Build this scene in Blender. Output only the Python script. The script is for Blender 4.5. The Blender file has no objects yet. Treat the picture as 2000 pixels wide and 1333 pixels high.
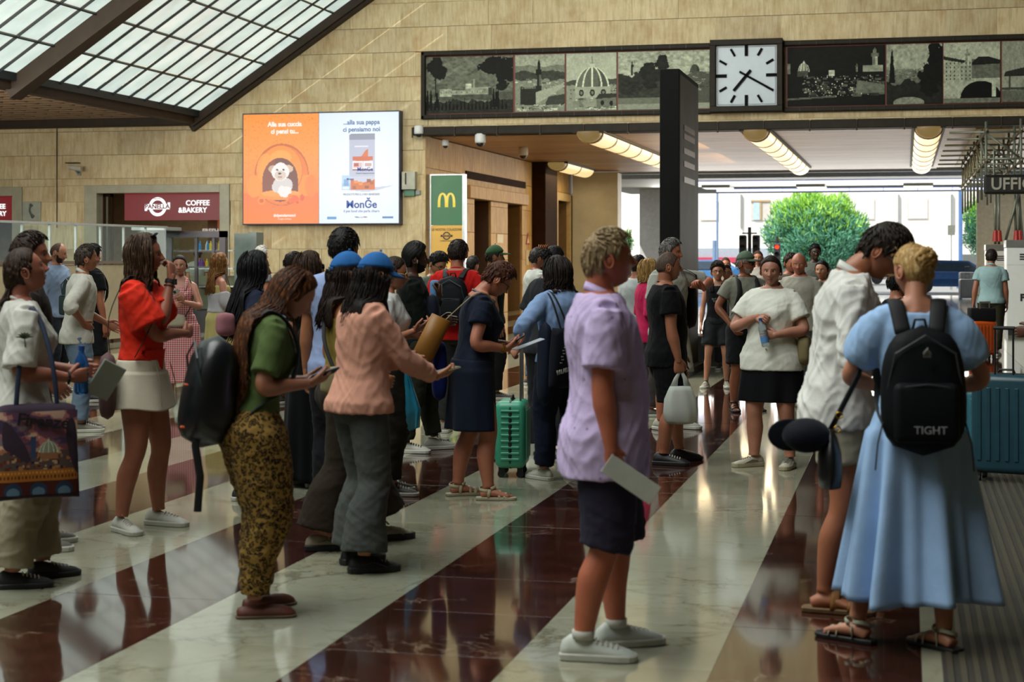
import bpy, math, random
import numpy as np
from mathutils import Vector, Matrix
from math import sin, cos, pi, radians as R_

SC = bpy.context.scene
COL = SC.collection
random.seed(7)
RNG = np.random.RandomState(7)

# ------------------------------------------------------------------ camera
FPX, CX, HY, EYE = 3250.0, 1000.0, 499.0, 1.66
YAW = math.atan(768.0 / FPX)
FV = np.array([-sin(YAW), cos(YAW), 0.0])
RV = np.array([cos(YAW), sin(YAW), 0.0])
cd = bpy.data.cameras.new('camera'); cam = bpy.data.objects.new('camera', cd); COL.objects.link(cam)
cam.location = (0, 0, EYE); cam.rotation_euler = (pi / 2, 0, YAW)
cd.sensor_width = 36.0; cd.lens = 36.0 * FPX / 2000.0
cd.shift_y = -(666.5 - HY) / 2000.0
cd.clip_end = 600
cd.dof.use_dof = True; cd.dof.focus_distance = 16.5; cd.dof.aperture_fstop = 3.6
SC.camera = cam
# ------------------------------------------------------------------ view
SC.view_settings.view_transform = 'Standard'; SC.view_settings.look = 'None'
SC.view_settings.exposure = 0.0; SC.view_settings.gamma = 1.0
SC.view_settings.use_curve_mapping = False
SC.cycles.max_bounces = 7; SC.cycles.diffuse_bounces = 4; SC.cycles.glossy_bounces = 3
SC.cycles.transmission_bounces = 6; SC.cycles.transparent_max_bounces = 8
SC.cycles.sample_clamp_indirect = 6.0; SC.cycles.caustics_reflective = False; SC.cycles.caustics_refractive = False
SC.cycles.use_denoising = True
# ------------------------------------------------------------------ world, sun, large lights
wd = bpy.data.worlds.new('sky'); SC.world = wd; wd.use_nodes = True
_n = wd.node_tree.nodes; _n.clear()
_o = _n.new('ShaderNodeOutputWorld'); _b = _n.new('ShaderNodeBackground')
_b.inputs[0].default_value = (0.90, 0.95, 1.0, 1); _b.inputs[1].default_value = 1.5
wd.node_tree.links.new(_b.outputs[0], _o.inputs[0])

def sun(rot, e, col=(1, .95, .87), ang=0.6):
    l = bpy.data.lights.new('sun', 'SUN'); l.energy = e; l.color = col; l.angle = R_(ang)
    o = bpy.data.objects.new('sun', l); o.rotation_euler = rot; COL.objects.link(o); return o
sun((R_(48), 0, R_(-28)), 5.0)

def area(loc, rot, sx, sy, e, col):
    l = bpy.data.lights.new('fill_light', 'AREA'); l.shape = 'RECTANGLE'; l.size = sx; l.size_y = sy
    l.energy = e; l.color = col
    o = bpy.data.objects.new('fill_light', l); o.location = loc; o.rotation_euler = rot; COL.objects.link(o); return o
SLOPE = math.atan2(2.9, 4.36)
# unseen lights added to strengthen the dim daylight of the roof glass
area((-8.2, 25.0, 10.3), (R_(32), -SLOPE * .6, 0), 8.0, 14.0, 3600, (1.0, 0.98, 0.90))
area((-19.0, 25.0, 4.6), (R_(58), 0, R_(-8)), 9.0, 5.0, 1400, (1.0, 0.98, 0.90))  # invented light below the grille soffit, aimed at the far wall
area((-7.0, 5.0, 11.2), (0, -SLOPE * .5, 0), 9.0, 14.0, 2300, (0.97, 1.0, 0.96))
# added light inside the passage, standing in for daylight from the street
area((-2.0, 66.5, 2.9), (R_(-104), 0, 0), 16.0, 3.0, 900, (1.0, 0.98, 0.93))

# ------------------------------------------------------------------ pixel <-> place
def ray(px, py):
    return FV + (px - CX) / FPX * RV + np.array([0, 0, (HY - py) / FPX])
def onY(px, py, Y):
    d = ray(px, py); t = Y / d[1]
    return np.array([d[0] * t, Y, EYE + d[2] * t])
def onX(px, py, X):
    d = ray(px, py); t = X / d[0]
    return np.array([X, d[1] * t, EYE + d[2] * t])
def onZ(px, py, z=0.0):
    d = ray(px, py); t = (z - EYE) / d[2]
    return np.array([d[0] * t, d[1] * t, z])
def atD(px, Z, z=0.0):
    d = FV + (px - CX) / FPX * RV
    return np.array([d[0] * Z, d[1] * Z, z])
YW = 38.9

# ------------------------------------------------------------------ object bookkeeping
def tag(o, label=None, cat=None, group=None, kind=None):
    if label: o['label'] = label
    if cat: o['category'] = cat
    if group: o['group'] = group
    if kind: o['kind'] = kind
    return o
def thing(name, label, cat, loc=(0, 0, 0), rotz=0.0, group=None):
    o = bpy.data.objects.new(name, None); o.empty_display_size = 0.1
    o.location = loc; o.rotation_euler = (0, 0, rotz); COL.objects.link(o)
    return tag(o, label, cat, group)

class MB:
    """collects rings, tubes and boxes into one mesh"""
    def __init__(s): s.v = []; s.q = []; s.t = []; s.qm = []; s.tm = []; s.n = 0
    def raw(s, v, quads=(), tris=(), m=0):
        v = np.asarray(v, float).reshape(-1, 3); b = s.n
        s.v.append(v); s.n += len(v)
        if len(quads): q = np.asarray(quads, int) + b; s.q.append(q); s.qm.append(np.full(len(q), m) if np.isscalar(m) else np.asarray(m))
        if len(tris): t = np.asarray(tris, int) + b; s.t.append(t); s.tm.append(np.full(len(t), m if np.isscalar(m) else 0))
        return b
    def join(s, o, M=None):
        b = s.n
        for v in o.v: s.v.append(v if M is None else v @ np.array(M)[:3, :3].T + np.array(M)[:3, 3])
        s.n += o.n
        s.q += [q + b for q in o.q]; s.t += [t + b for t in o.t]; s.qm += o.qm; s.tm += o.tm
        return s
    def loft(s, rings, cap=True, m=0, wrap=True):
        rings = np.asarray(rings, float); Rn, N = rings.shape[:2]
        i = np.arange(Rn - 1)[:, None]; j = np.arange(N if wrap else N - 1)[None, :]; k = (j + 1) % N
        q = np.stack([i * N + j, i * N + k, (i + 1) * N + k, (i + 1) * N + j], -1).reshape(-1, 4)
        v = rings.reshape(-1, 3)
        if cap and wrap:
            c0 = rings[0].mean(0); c1 = rings[-1].mean(0)
            v = np.vstack([v, c0, c1]); j = np.arange(N); k = (j + 1) % N
            t = np.vstack([np.stack([np.full(N, Rn * N), k, j], -1),
                           np.stack([np.full(N, Rn * N + 1), (Rn - 1) * N + j, (Rn - 1) * N + k], -1)])
            return s.raw(v, q, t, m)
        return s.raw(v, q, (), m)
    def tube(s, pts, rad, n=8, m=0, cap=True, ref=None, flat=None):
        pts = np.asarray(pts, float); P = len(pts)
        rad = np.asarray(rad, float)
        if rad.ndim == 0: rad = np.full((P, 2), float(rad))
        if rad.ndim == 1: rad = np.stack([rad, rad], -1)
        tan = np.gradient(pts, axis=0); tan /= (np.linalg.norm(tan, axis=1, keepdims=True) + 1e-9)
        r0 = np.array(ref if ref is not None else ([0, 0, 1] if abs(tan[0][2]) < .9 else [0, 1, 0]), float)
        a = 2 * pi * np.arange(n) / n; rings = []
        for i in range(P):
            e = r0 - tan[i] * (r0 @ tan[i]); e /= (np.linalg.norm(e) + 1e-9)
            if ref is None: r0 = e
            f = np.cross(tan[i], e)
            rings.append(pts[i] + np.outer(np.cos(a) * rad[i, 0], e) + np.outer(np.sin(a) * rad[i, 1], f))
        return s.loft(rings, cap, m)
    def box(s, c, size, rotz=0.0, m=0, M=None):
        x, y, z = [k / 2 for k in size]
        v = np.array([[a, b, d] for d in (-z, z) for a, b in ((-x, -y), (x, -y), (x, y), (-x, y))], float)
        cs, sn = cos(rotz), sin(rotz)
        v = v @ np.array([[cs, sn, 0], [-sn, cs, 0], [0, 0, 1]])
        if M is not None: v = v @ np.array(M)[:3, :3].T
        v = v + np.array(c, float)
        q = [[0, 3, 2, 1], [4, 5, 6, 7], [0, 1, 5, 4], [1, 2, 6, 5], [2, 3, 7, 6], [3, 0, 4, 7]]
        return s.raw(v, q, (), m)
    def box2(s, p0, p1, m=0):
        p0 = np.array(p0, float); p1 = np.array(p1, float)
        return s.box((p0 + p1) / 2, np.abs(p1 - p0), m=m)
    def rbox(s, c, size, r=.02, n=4, seg=2, m=0, M=None, taper=1.0):
        """box with rounded vertical corners and soft top/bottom"""
        x, y, z = [k / 2 for k in size]; r = min(r, x * .98, y * .98, z * .98)
        out = []
        for sx, sy, a0 in ((1, 1, 0), (-1, 1, 90), (-1, -1, 180), (1, -1, 270)):
            for k in range(n + 1):
                a = R_(a0 + 90 * k / n); out.append((sx * (x - r), sy * (y - r), cos(a), sin(a)))
        out = np.array(out); rings = []
        ph = [(-z, -90)] + [(-z + r, -90 + 90 * k / seg) for k in range(0, seg + 1)] + [(z - r, 90 * k / seg) for k in range(0, seg + 1)]
        ph = ph[1:]
        for zz, a in ph:
            a = R_(a); rr = r * cos(a)
            zf = zz + r * sin(a); tp = 1 + (taper - 1) * (zf + z) / (2 * z)
            rings.append(np.stack([(out[:, 0] + rr * out[:, 2]) * tp, (out[:, 1] + rr * out[:, 3]) * tp, np.full(len(out), zf)], -1))
        v = np.array(rings)
        if M is not None: v = v @ np.array(M)[:3, :3].T
        return s.loft(v + np.array(c, float), True, m)
    def arrays(s):
        v = np.vstack(s.v)
        q = np.vstack(s.q) if s.q else np.zeros((0, 4), int); t = np.vstack(s.t) if s.t else np.zeros((0, 3), int)
        qm = np.concatenate(s.qm) if s.q else np.zeros(0, int); tm = np.concatenate(s.tm) if s.t else np.zeros(0, int)
        return v, q, t, qm, tm
    def mesh(s, name, smooth=True):
        v, q, t, qm, tm = s.arrays(); me = bpy.data.meshes.new(name)
        me.vertices.add(len(v)); me.vertices.foreach_set('co', v.ravel())
        nl = q.size + t.size; me.loops.add(nl)
        me.loops.foreach_set('vertex_index', np.concatenate([q.ravel(), t.ravel()]).astype(np.int32))
        me.polygons.add(len(q) + len(t))
        st = np.concatenate([np.arange(len(q)) * 4, len(q) * 4 + np.arange(len(t)) * 3]).astype(np.int32)
        me.polygons.foreach_set('loop_start', st)
        try: me.polygons.foreach_set('loop_total', np.concatenate([np.full(len(q), 4), np.full(len(t), 3)]).astype(np.int32))
        except Exception: pass
        me.polygons.foreach_set('material_index', np.concatenate([qm, tm]).astype(np.int32))
        me.polygons.foreach_set('use_smooth', np.full(len(q) + len(t), bool(smooth)))
        me.update(calc_edges=True); return me
    def build(s, name, mats, parent=None, smooth=False, **k):
        me = s.mesh(name, smooth)
        for m in (mats if isinstance(mats, (list, tuple)) else [mats]): me.materials.append(m)
        o = bpy.data.objects.new(name, me); COL.objects.link(o)
        if parent is not None: o.parent = parent
        return tag(o, **k)

def bevel(o, w=.01, seg=2, ang=35):
    m = o.modifiers.new('bevel', 'BEVEL'); m.width = w; m.segments = seg; m.limit_method = 'ANGLE'; m.angle_limit = R_(ang)
    return o
def place(o, M, c=None):
    """top-level mesh built in a local frame: recentre its origin and put it into the world with matrix M"""
    me = o.data; n = len(me.vertices); v = np.empty(n * 3); me.vertices.foreach_get('co', v); v = v.reshape(-1, 3)
    c = v.mean(0) if c is None else np.array(c); c[2] = v[:, 2].min()
    me.vertices.foreach_set('co', (v - c).ravel()); me.update()
    o.matrix_world = M @ Matrix.Translation(Vector(c)); return o

# ------------------------------------------------------------------ materials
_MC = {}
def srgb(h):
    h = h.lstrip('#'); c = [int(h[i:i + 2], 16) / 255 for i in (0, 2, 4)]
    return tuple(x / 12.92 if x <= .04045 else ((x + .055) / 1.055) ** 2.4 for x in c) + (1,)
class NT:
    def __init__(s, name):
        s.m = bpy.data.materials.new(name); s.m.use_nodes = True; s.t = s.m.node_tree; s.t.nodes.clear()
        s.out = s.n('OutputMaterial'); s.b = s.n('BsdfPrincipled'); s.l(s.b, 0, s.out, 0)
    def n(s, k, **p):
        x = s.t.nodes.new('ShaderNode' + k)
        for a, v in p.items(): setattr(x, a, v)
        return x
    def l(s, a, i, b, j): s.t.links.new(a.outputs[i], b.inputs[j])
    def tc(s, o='Object'): x = s.n('TexCoord'); return x, o
    def mapping(s, scale=(1, 1, 1), rot=(0, 0, 0), loc=(0, 0, 0), src='Object'):
        t = s.n('TexCoord'); m = s.n('Mapping'); s.l(t, src, m, 0)
        m.inputs[1].default_value = loc; m.inputs[2].default_value = rot; m.inputs[3].default_value = scale; return m
    def noise(s, vec, scale, detail=4, rough=.6, dist=0, d='3D'):
        x = s.n('TexNoise'); x.inputs['Scale'].default_value = scale; x.inputs['Detail'].default_value = detail
        x.inputs['Roughness'].default_value = rough; x.inputs['Distortion'].default_value = dist
        if vec: s.l(vec, 0, x, 'Vector')
        return x
    def ramp(s, src, stops, i=0, interp='LINEAR'):
        x = s.n('ValToRGB'); e = x.color_ramp.elements; x.color_ramp.interpolation = interp
        while len(e) < len(stops): e.new(.5)
        for k, (p, c) in enumerate(stops):
            e[k].position = p; e[k].color = (c if isinstance(c, tuple) else srgb(c)) if not isinstance(c, (int, float)) else (c, c, c, 1)
        s.l(src, i, x, 0); return x
    def mix(s, a, b, f, mode='MIX'):
        x = s.n('Mix'); x.data_type = 'RGBA'; x.blend_type = mode; x.clamp_factor = True
        for v, j in ((f, 0), (a, 6), (b, 7)):
            if isinstance(v, (int, float)): x.inputs[j].default_value = v
            elif isinstance(v, tuple) and not hasattr(v[0], 'outputs'): x.inputs[j].default_value = v
            elif isinstance(v, tuple): s.l(v[0], v[1], x, j)
            else: s.l(v, 0, x, j)
        return (x, 2)
    def math(s, op, a, b=0.0):
        x = s.n('Math'); x.operation = op
        for v, j in ((a, 0), (b, 1)):
            if isinstance(v, (int, float)): x.inputs[j].default_value = v
            elif isinstance(v, tuple): s.l(v[0], v[1], x, j)
            else: s.l(v, 0, x, j)
        return x
    def bump(s, h, strength=.3, dist=.01, i=0):
        x = s.n('Bump'); x.inputs['Strength'].default_value = strength; x.inputs['Distance'].default_value = dist
        s.l(h, i, x, 'Height'); s.l(x, 0, s.b, 'Normal'); return x
    def base(s, v):
        if isinstance(v, tuple) and hasattr(v[0], 'outputs'): s.l(v[0], v[1], s.b, 'Base Color')
        elif hasattr(v, 'outputs'): s.l(v, 0, s.b, 'Base Color')
        else: s.b.inputs['Base Color'].default_value = v
    def set(s, **k):
        for a, v in k.items(): s.b.inputs[a.replace('_', ' ')].default_value = v
        return s
def plain(name, c, rough=.5, metal=0.0, var=.12, vs=6.0, bump=0.0, bs=60.0, spec=None, coat=0.0):
    key = (name, c, rough, metal)
    if key in _MC: return _MC[key]
    t = NT(name); c = srgb(c) if isinstance(c, str) else c
    mp = t.mapping(); nz = t.noise(mp, vs, 5)
    d = tuple(x * (1 - var) for x in c[:3]) + (1,); e = tuple(min(1, x * (1 + var)) for x in c[:3]) + (1,)
    t.base(t.ramp(nz, [(.3, d), (.7, e)])); t.set(Roughness=rough, Metallic=metal)
    if spec is not None: t.b.inputs['Specular IOR Level'].default_value = spec
    if coat: t.b.inputs['Coat Weight'].default_value = coat
    if bump: t.bump(t.noise(mp, bs, 4), bump, .004)
    _MC[key] = t.m; return t.m
def emit(name, c, s=1.0):
    key = (name, c, s)
    if key in _MC: return _MC[key]
    t = NT(name); c = srgb(c) if isinstance(c, str) else c
    t.b.inputs['Base Color'].default_value = (0.02, .02, .02, 1); t.set(Roughness=.4)
    t.b.inputs['Emission Color'].default_value = c; t.b.inputs['Emission Strength'].default_value = s
    _MC[key] = t.m; return t.m
def glass(name, tint=(.9, .97, .95, 1), rough=.03, alpha=.18):
    t = NT(name); t.t.nodes.remove(t.b)
    tr = t.n('BsdfTransparent'); tr.inputs[0].default_value = tint
    gl = t.n('BsdfGlossy'); gl.inputs['Roughness'].default_value = rough; gl.inputs[0].default_value = (.9, .95, .95, 1)
    mx = t.n('MixShader'); mx.inputs[0].default_value = .025
    t.l(tr, 0, mx, 1); t.l(gl, 0, mx, 2); t.l(mx, 0, t.out, 0); return t.m
def colour_attr(name, rough=.5, em=0.0, spec=.5):
    t = NT(name); a = t.n('Attribute'); a.attribute_name = 'Col'; t.l(a, 0, t.b, 'Base Color'); t.set(Roughness=rough)
    t.b.inputs['Specular IOR Level'].default_value = spec
    if em:
        t.l(a, 0, t.b, 'Emission Color'); t.b.inputs['Emission Strength'].default_value = em
        t.t.links.remove(t.b.inputs['Base Color'].links[0]); t.b.inputs['Base Color'].default_value = (.02, .02, .02, 1)
    return t.m

def text_mesh(name, body, size, mat, parent=None, loc=(0, 0, 0), M=None, align='CENTER', sx=1.0, ext=.003, bold=0.0, **k):
    """lettering as mesh: local x to the right, z up, facing -y"""
    cu = bpy.data.curves.new('t', 'FONT'); cu.body = body; cu.size = size; cu.align_x = align; cu.align_y = 'CENTER'
    cu.extrude = ext; cu.offset = bold; cu.resolution_u = 3
    o = bpy.data.objects.new('t', cu); COL.objects.link(o)
    dg = bpy.context.evaluated_depsgraph_get(); me = bpy.data.meshes.new_from_object(o.evaluated_get(dg))
    bpy.data.objects.remove(o); bpy.data.curves.remove(cu)
    n = len(me.vertices); v = np.empty(n * 3); me.vertices.foreach_get('co', v); v = v.reshape(-1, 3)
    w = np.stack([v[:, 0] * sx, -v[:, 2], v[:, 1]], -1)
    if M is not None: w = w @ np.array(M)[:3, :3].T
    w = w + np.array(loc); me.vertices.foreach_set('co', w.ravel()); me.name = name; me.update(); me.materials.append(mat)
    o = bpy.data.objects.new(name, me); COL.objects.link(o)
    if parent is not None: o.parent = parent
    return tag(o, **k)

# ------------------------------------------------------------------ a small raster painter for flat print
class Paint:
    def __init__(s, w, h, c):
        s.w, s.h = w, h; s.a = np.ones((h, w, 3)) * np.array(c[:3] if not isinstance(c, str) else srgb(c)[:3])
        s.y, s.x = np.mgrid[0:h, 0:w]; s.x = (s.x + .5) / w; s.y = 1 - (s.y + .5) / h     # 0..1, y up
    def put(s, m, c, op=1.0):
        c = np.array(srgb(c)[:3] if isinstance(c, str) else c[:3]); m = (m * op)[..., None] if m.dtype != bool else (m.astype(float) * op)[..., None]
        s.a = s.a * (1 - m) + c * m
    def ell(s, cx, cy, rx, ry, c, op=1.0): s.put(((s.x - cx) / rx) ** 2 + ((s.y - cy) / ry) ** 2 < 1, c, op)
    def rect(s, x0, y0, x1, y1, c, op=1.0): s.put((s.x > x0) & (s.x < x1) & (s.y > y0) & (s.y < y1), c, op)
    def poly(s, pts, c, op=1.0):
        m = np.zeros((s.h, s.w), bool); n = len(pts)
        for i in range(n):
            x0, y0 = pts[i]; x1, y1 = pts[(i + 1) % n]
            if y0 == y1: continue
            cnd = ((y0 > s.y) != (y1 > s.y)) & (s.x < (x1 - x0) * (s.y - y0) / (y1 - y0) + x0); m ^= cnd
        s.put(m, c, op)
    def fbm(s, sc, seed=0, asp=1.0, oct=4):
        r = np.random.RandomState(seed); out = 0; amp = 1; tot = 0
        for o in range(oct):
            g = r.rand(64, 64); X = s.x * sc * asp * 2 ** o + o * 7.3; Y = s.y * sc * 2 ** o + o * 3.1
            xi = np.floor(X).astype(int); yi = np.floor(Y).astype(int); fx = X - xi; fy = Y - yi
            fx = fx * fx * (3 - 2 * fx); fy = fy * fy * (3 - 2 * fy)
            G = lambda i, j: g[j % 64, i % 64]
            out = out + amp * ((G(xi, yi) * (1 - fx) + G(xi + 1, yi) * fx) * (1 - fy) + (G(xi, yi + 1) * (1 - fx) + G(xi + 1, yi + 1) * fx) * fy)
            tot += amp; amp *= .55
        return out / tot
    def build(s, name, p00, p10, p01, mat, parent=None, **k):
        """grid mesh: p00 lower left, p10 lower right, p01 upper left (world or parent space)"""
        p00, p10, p01 = [np.array(p, float) for p in (p00, p10, p01)]
        gx = np.linspace(0, 1, s.w + 1); gy = np.linspace(0, 1, s.h + 1)
        V = p00 + gx[None, :, None] * (p10 - p00) + gy[:, None, None] * (p01 - p00)
        mb = MB(); mb.loft(V, cap=False, wrap=False); o = mb.build(name, mat, parent, **k)
        me = o.data; c = np.ones((s.h, s.w, 4)); c[..., :3] = np.clip(s.a[::-1], 0, 1)
        at = me.color_attributes.new('Col', 'FLOAT_COLOR', 'CORNER')
        at.data.foreach_set('color', np.repeat(c.reshape(-1, 4), 4, axis=0).ravel().astype(np.float32)); return o
# ================================================================== materials of the hall
def marble_white():
    t = NT('white_marble'); mp = t.mapping(src='Object'); oi = t.n('ObjectInfo')
    ad = t.n('VectorMath'); ad.operation = 'MULTIPLY_ADD'; t.l(oi, 'Random', ad, 0); ad.inputs[1].default_value = (37, 53, 11); t.l(mp, 0, ad, 2)
    wp = t.noise(ad, 1.3, 6, .6, .6)
    v2 = t.n('VectorMath'); v2.operation = 'MULTIPLY_ADD'; t.l(wp, 1, v2, 0); v2.inputs[1].default_value = (1.1, 1.1, 1.1); t.l(ad, 0, v2, 2)
    vo = t.n('TexVoronoi'); vo.feature = 'DISTANCE_TO_EDGE'; vo.inputs['Scale'].default_value = 1.9; t.l(v2, 0, vo, 'Vector')
    vo2 = t.n('TexVoronoi'); vo2.feature = 'DISTANCE_TO_EDGE'; vo2.inputs['Scale'].default_value = 5.2; t.l(v2, 0, vo2, 'Vector')
    r1 = t.ramp(vo, [(0, 1.0), (.02, .55), (.075, 0.0)]); r2 = t.ramp(vo2, [(0, .7), (.015, .35), (.05, 0.0)])
    msk = t.noise(ad, 1.7, 3, .5); mr = t.ramp(msk, [(.42, 0.0), (.62, 1.0)])
    c0 = t.ramp(t.noise(ad, .9, 5, .6), [(.3, srgb('87856f')), (.5, srgb('9b9b88')), (.72, srgb('a8a998'))])
    m1 = t.mix(c0, srgb('6a6450'), (t.math('MULTIPLY', r1, mr), 0)); m2 = t.mix(m1, srgb('77683f'), (t.math('MULTIPLY', r2, t.math('MULTIPLY', mr, .75)), 0))
    rb = t.mix(m2, srgb('8f8870'), (t.math('MULTIPLY', (oi, 'Random'), .5), 0))
    t.base(rb); t.set(Roughness=.09); t.b.inputs['Specular IOR Level'].default_value = .55
    t.b.inputs['Coat Weight'].default_value = .15; t.b.inputs['Coat Roughness'].default_value = .05
    return t.m
def marble_red():
    t = NT('red_marble'); mp = t.mapping(src='Object'); oi = t.n('ObjectInfo')
    ad = t.n('VectorMath'); ad.operation = 'MULTIPLY_ADD'; t.l(oi, 'Random', ad, 0); ad.inputs[1].default_value = (41, 29, 17); t.l(mp, 0, ad, 2)
    wp = t.noise(ad, 1.0, 6, .65, .8)
    v2 = t.n('VectorMath'); v2.operation = 'MULTIPLY_ADD'; t.l(wp, 1, v2, 0); v2.inputs[1].default_value = (1.5, 1.5, 1.5); t.l(ad, 0, v2, 2)
    vo = t.n('TexVoronoi'); vo.feature = 'DISTANCE_TO_EDGE'; vo.inputs['Scale'].default_value = 1.5; t.l(v2, 0, vo, 'Vector')
    r1 = t.ramp(vo, [(0, .9), (.008, .4), (.022, 0.0)])
    msk = t.noise(ad, 2.3, 3, .5); mr = t.ramp(msk, [(.5, 0.0), (.66, 1.0)])
    c0 = t.ramp(t.noise(ad, 2.2, 6, .65), [(.3, srgb('2c150f')), (.55, srgb('40211a')), (.8, srgb('553226'))])
    m1 = t.mix(c0, srgb('a08a76'), (t.math('MULTIPLY', r1, mr), 0))
    rb = t.mix(m1, srgb('2c1a14'), (t.math('MULTIPLY', (oi, 'Random'), .4), 0))
    t.base(rb); t.set(Roughness=.07); t.b.inputs['Specular IOR Level'].default_value = .6
    t.b.inputs['Coat Weight'].default_value = .3; t.b.inputs['Coat Roughness'].default_value = .04
    return t.m
def travertine(name, lo, mid, hi, sc=(9, 9, 1.2)):
    t = NT(name); oi = t.n('ObjectInfo'); tc = t.n('TexCoord')
    ad = t.n('VectorMath'); ad.operation = 'MULTIPLY_ADD'; t.l(oi, 'Random', ad, 0); ad.inputs[1].default_value = (13, 7, 29); t.l(tc, 'Object', ad, 2)
    mp = t.n('Mapping'); mp.inputs[3].default_value = sc; t.l(ad, 0, mp, 0)
    n1 = t.noise(mp, 1.6, 7, .65, .3); n2 = t.noise(ad, 2.0, 4)
    c = t.ramp(n1, [(.25, lo), (.5, mid), (.75, hi)])
    c2 = t.mix(c, srgb('a57e45'), (t.math('MULTIPLY', t.ramp((n2), [(.45, 0.0), (.7, .5)]), 1.0), 0))
    rr = t.ramp((oi), [(0, .85), (.5, .97), (1, 1.08)], i='Random')
    c3 = t.mix(c2, rr, 1.0, 'MULTIPLY'); t.base(c3); t.set(Roughness=.62)
    pits = t.noise(mp, 7, 3); t.bump(t.ramp(pits, [(.3, 0.0), (.42, 1.0)]), .35, .006); return t.m
M_WM, M_RM = marble_white(), marble_red()
M_TR = travertine('travertine', 'a8956c', 'c8b68c', 'd9cba6')
M_TR2 = travertine('warm_travertine', '947038', 'bd9a5e', 'd0b37c')
M_FRAME = plain('pale_marble_frame', '9d9982', .4, var=.12, vs=3)
M_BRONZE = plain('dark_bronze', '26211a', .6, 0, var=.2, spec=.2)
M_STEEL = plain('brown_steel', '33291f', .6, 0, var=.2, vs=3, spec=.25)
M_DARK = plain('dark_brown_wood', '2b1a0d', .85, var=.25, vs=2, spec=.08)
M_BLACK = plain('black_paint', '17181a', .5)
M_WHITE = plain('white_paint', 'd6d8d6', .5, var=.04)
M_GREY = plain('grey_paint', '868a88', .5)
M_REDWOOD = plain('red_wood_frame', '6e2f1a', .5)
M_TUBE = plain('grey_steel_tube', '6f7568', .4, .5)
M_ALU = plain('aluminium', 'a8abac', .3, .8)
M_CONC = plain('grey_stone', 'b4ae98', .6, var=.14, vs=1.2, bump=.2, bs=20)
M_GLASS = glass('clear_glass')

def rect_minus(rects, hole):
    out = []; hx0, hz0, hx1, hz1 = hole
    for x0, z0, x1, z1 in rects:
        if hx0 >= x1 or hx1 <= x0 or hz0 >= z1 or hz1 <= z0: out.append((x0, z0, x1, z1)); continue
        if z0 < hz0: out.append((x0, z0, x1, hz0))
        if z1 > hz1: out.append((x0, hz1, x1, z1))
        a, b = max(z0, hz0), min(z1, hz1)
        if x0 < hx0: out.append((x0, a, hx0, b))
        if x1 > hx1: out.append((hx1, a, x1, b))
    return out
_BLK = {}
def block(name, mat, sx, sy, sz, parent, loc, rotz=0.0, bv=.0025):
    """one stone: a box with worn edges; alike sizes share their mesh"""
    key = (name, mat.name, round(sx, 2), round(sy, 2), round(sz, 2))
    if key not in _BLK:
        sx, sy, sz = key[2:]; mb = MB()
        x, y, z = sx / 2, sy / 2, sz / 2; b = min(bv, x * .4, z * .4)
        rings = [[(-x, y, -z), (x, y, -z), (x, y, z), (-x, y, z)], [(-x, -y + b, -z), (x, -y + b, -z), (x, -y + b, z), (-x, -y + b, z)],
                 [(-x + b, -y, -z + b), (x - b, -y, -z + b), (x - b, -y, z - b), (-x + b, -y, z - b)]]
        mb.loft(rings, cap=False); mb.raw(rings[2], [[0, 1, 2, 3]]); _BLK[key] = mb.mesh(name, False); _BLK[key].materials.append(mat)
    o = bpy.data.objects.new(name, _BLK[key]); COL.objects.link(o); o.location = loc; o.rotation_euler = (0, 0, rotz)
    o.parent = parent; return o

# ================================================================== floor of marble slabs
S = .816
XL0 = onZ(1380, 1333)[0]                         # a stripe edge running to the far wall
floor = MB(); floor.box2((-36, -6, -.3), (9, 74, -.02)); floor = floor.build('floor', plain('floor_bed', '3a3630', .8), kind='structure')
def tile_mesh(mat):
    g = .0006; b = .0003; a = S / 2 - g; c = a - b
    mb = MB(); r = [[(-x, -x, -.02), (x, -x, -.02), (x, x, -.02), (-x, x, -.02)] for x in (a,)] + [[(-a, -a, -b), (a, -a, -b), (a, a, -b), (-a, a, -b)], [(-c, -c, 0), (c, -c, 0), (c, c, 0), (-c, c, 0)]]
    mb.loft(r, cap=False); mb.raw(r[-1], [[0, 1, 2, 3]]); me = mb.mesh('floor_slab', False); me.materials.append(mat); return me
TW, TRD = tile_mesh(M_WM), tile_mesh(M_RM)
tiles = []
for k in range(-36, 14):
    for j in range(0, 82):
        cx_, cy_ = XL0 + (k + .5) * S, 4.2 + (j + .5) * S
        dz = cx_ * FV[0] + cy_ * FV[1]
        if dz < 4.5: px = -9999
        else: px = CX + FPX * (cx_ * RV[0] + cy_ * RV[1]) / dz
        white = (k % 2 != 0)
        py = HY + 1.66 * FPX / max(dz, .1)
        vis = dz > 4.5 and -150 < px < 2150 and py < 1480
        tiles.append((dz if vis else 999, cx_, cy_, white))
tiles.sort(key=lambda t: t[0])
restW, restR = MB(), MB(); g = S / 2 - .0018
for i, (dz, x, y, w) in enumerate(tiles):
    if i < 300:
        o = bpy.data.objects.new('floor_slab', TW if w else TRD); COL.objects.link(o); o.location = (x, y, random.uniform(-.0006, .0006)); o.parent = floor
    elif y < 72:
        (restW if w else restR).raw([(x - g, y - g, 0), (x + g, y - g, 0), (x + g, y + g, 0), (x - g, y + g, 0)], [[0, 1, 2, 3]])
restW.build('floor_slabs_far', M_WM, floor, kind='stuff'); restR.build('floor_slabs_far', M_RM, floor, kind='stuff')
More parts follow.
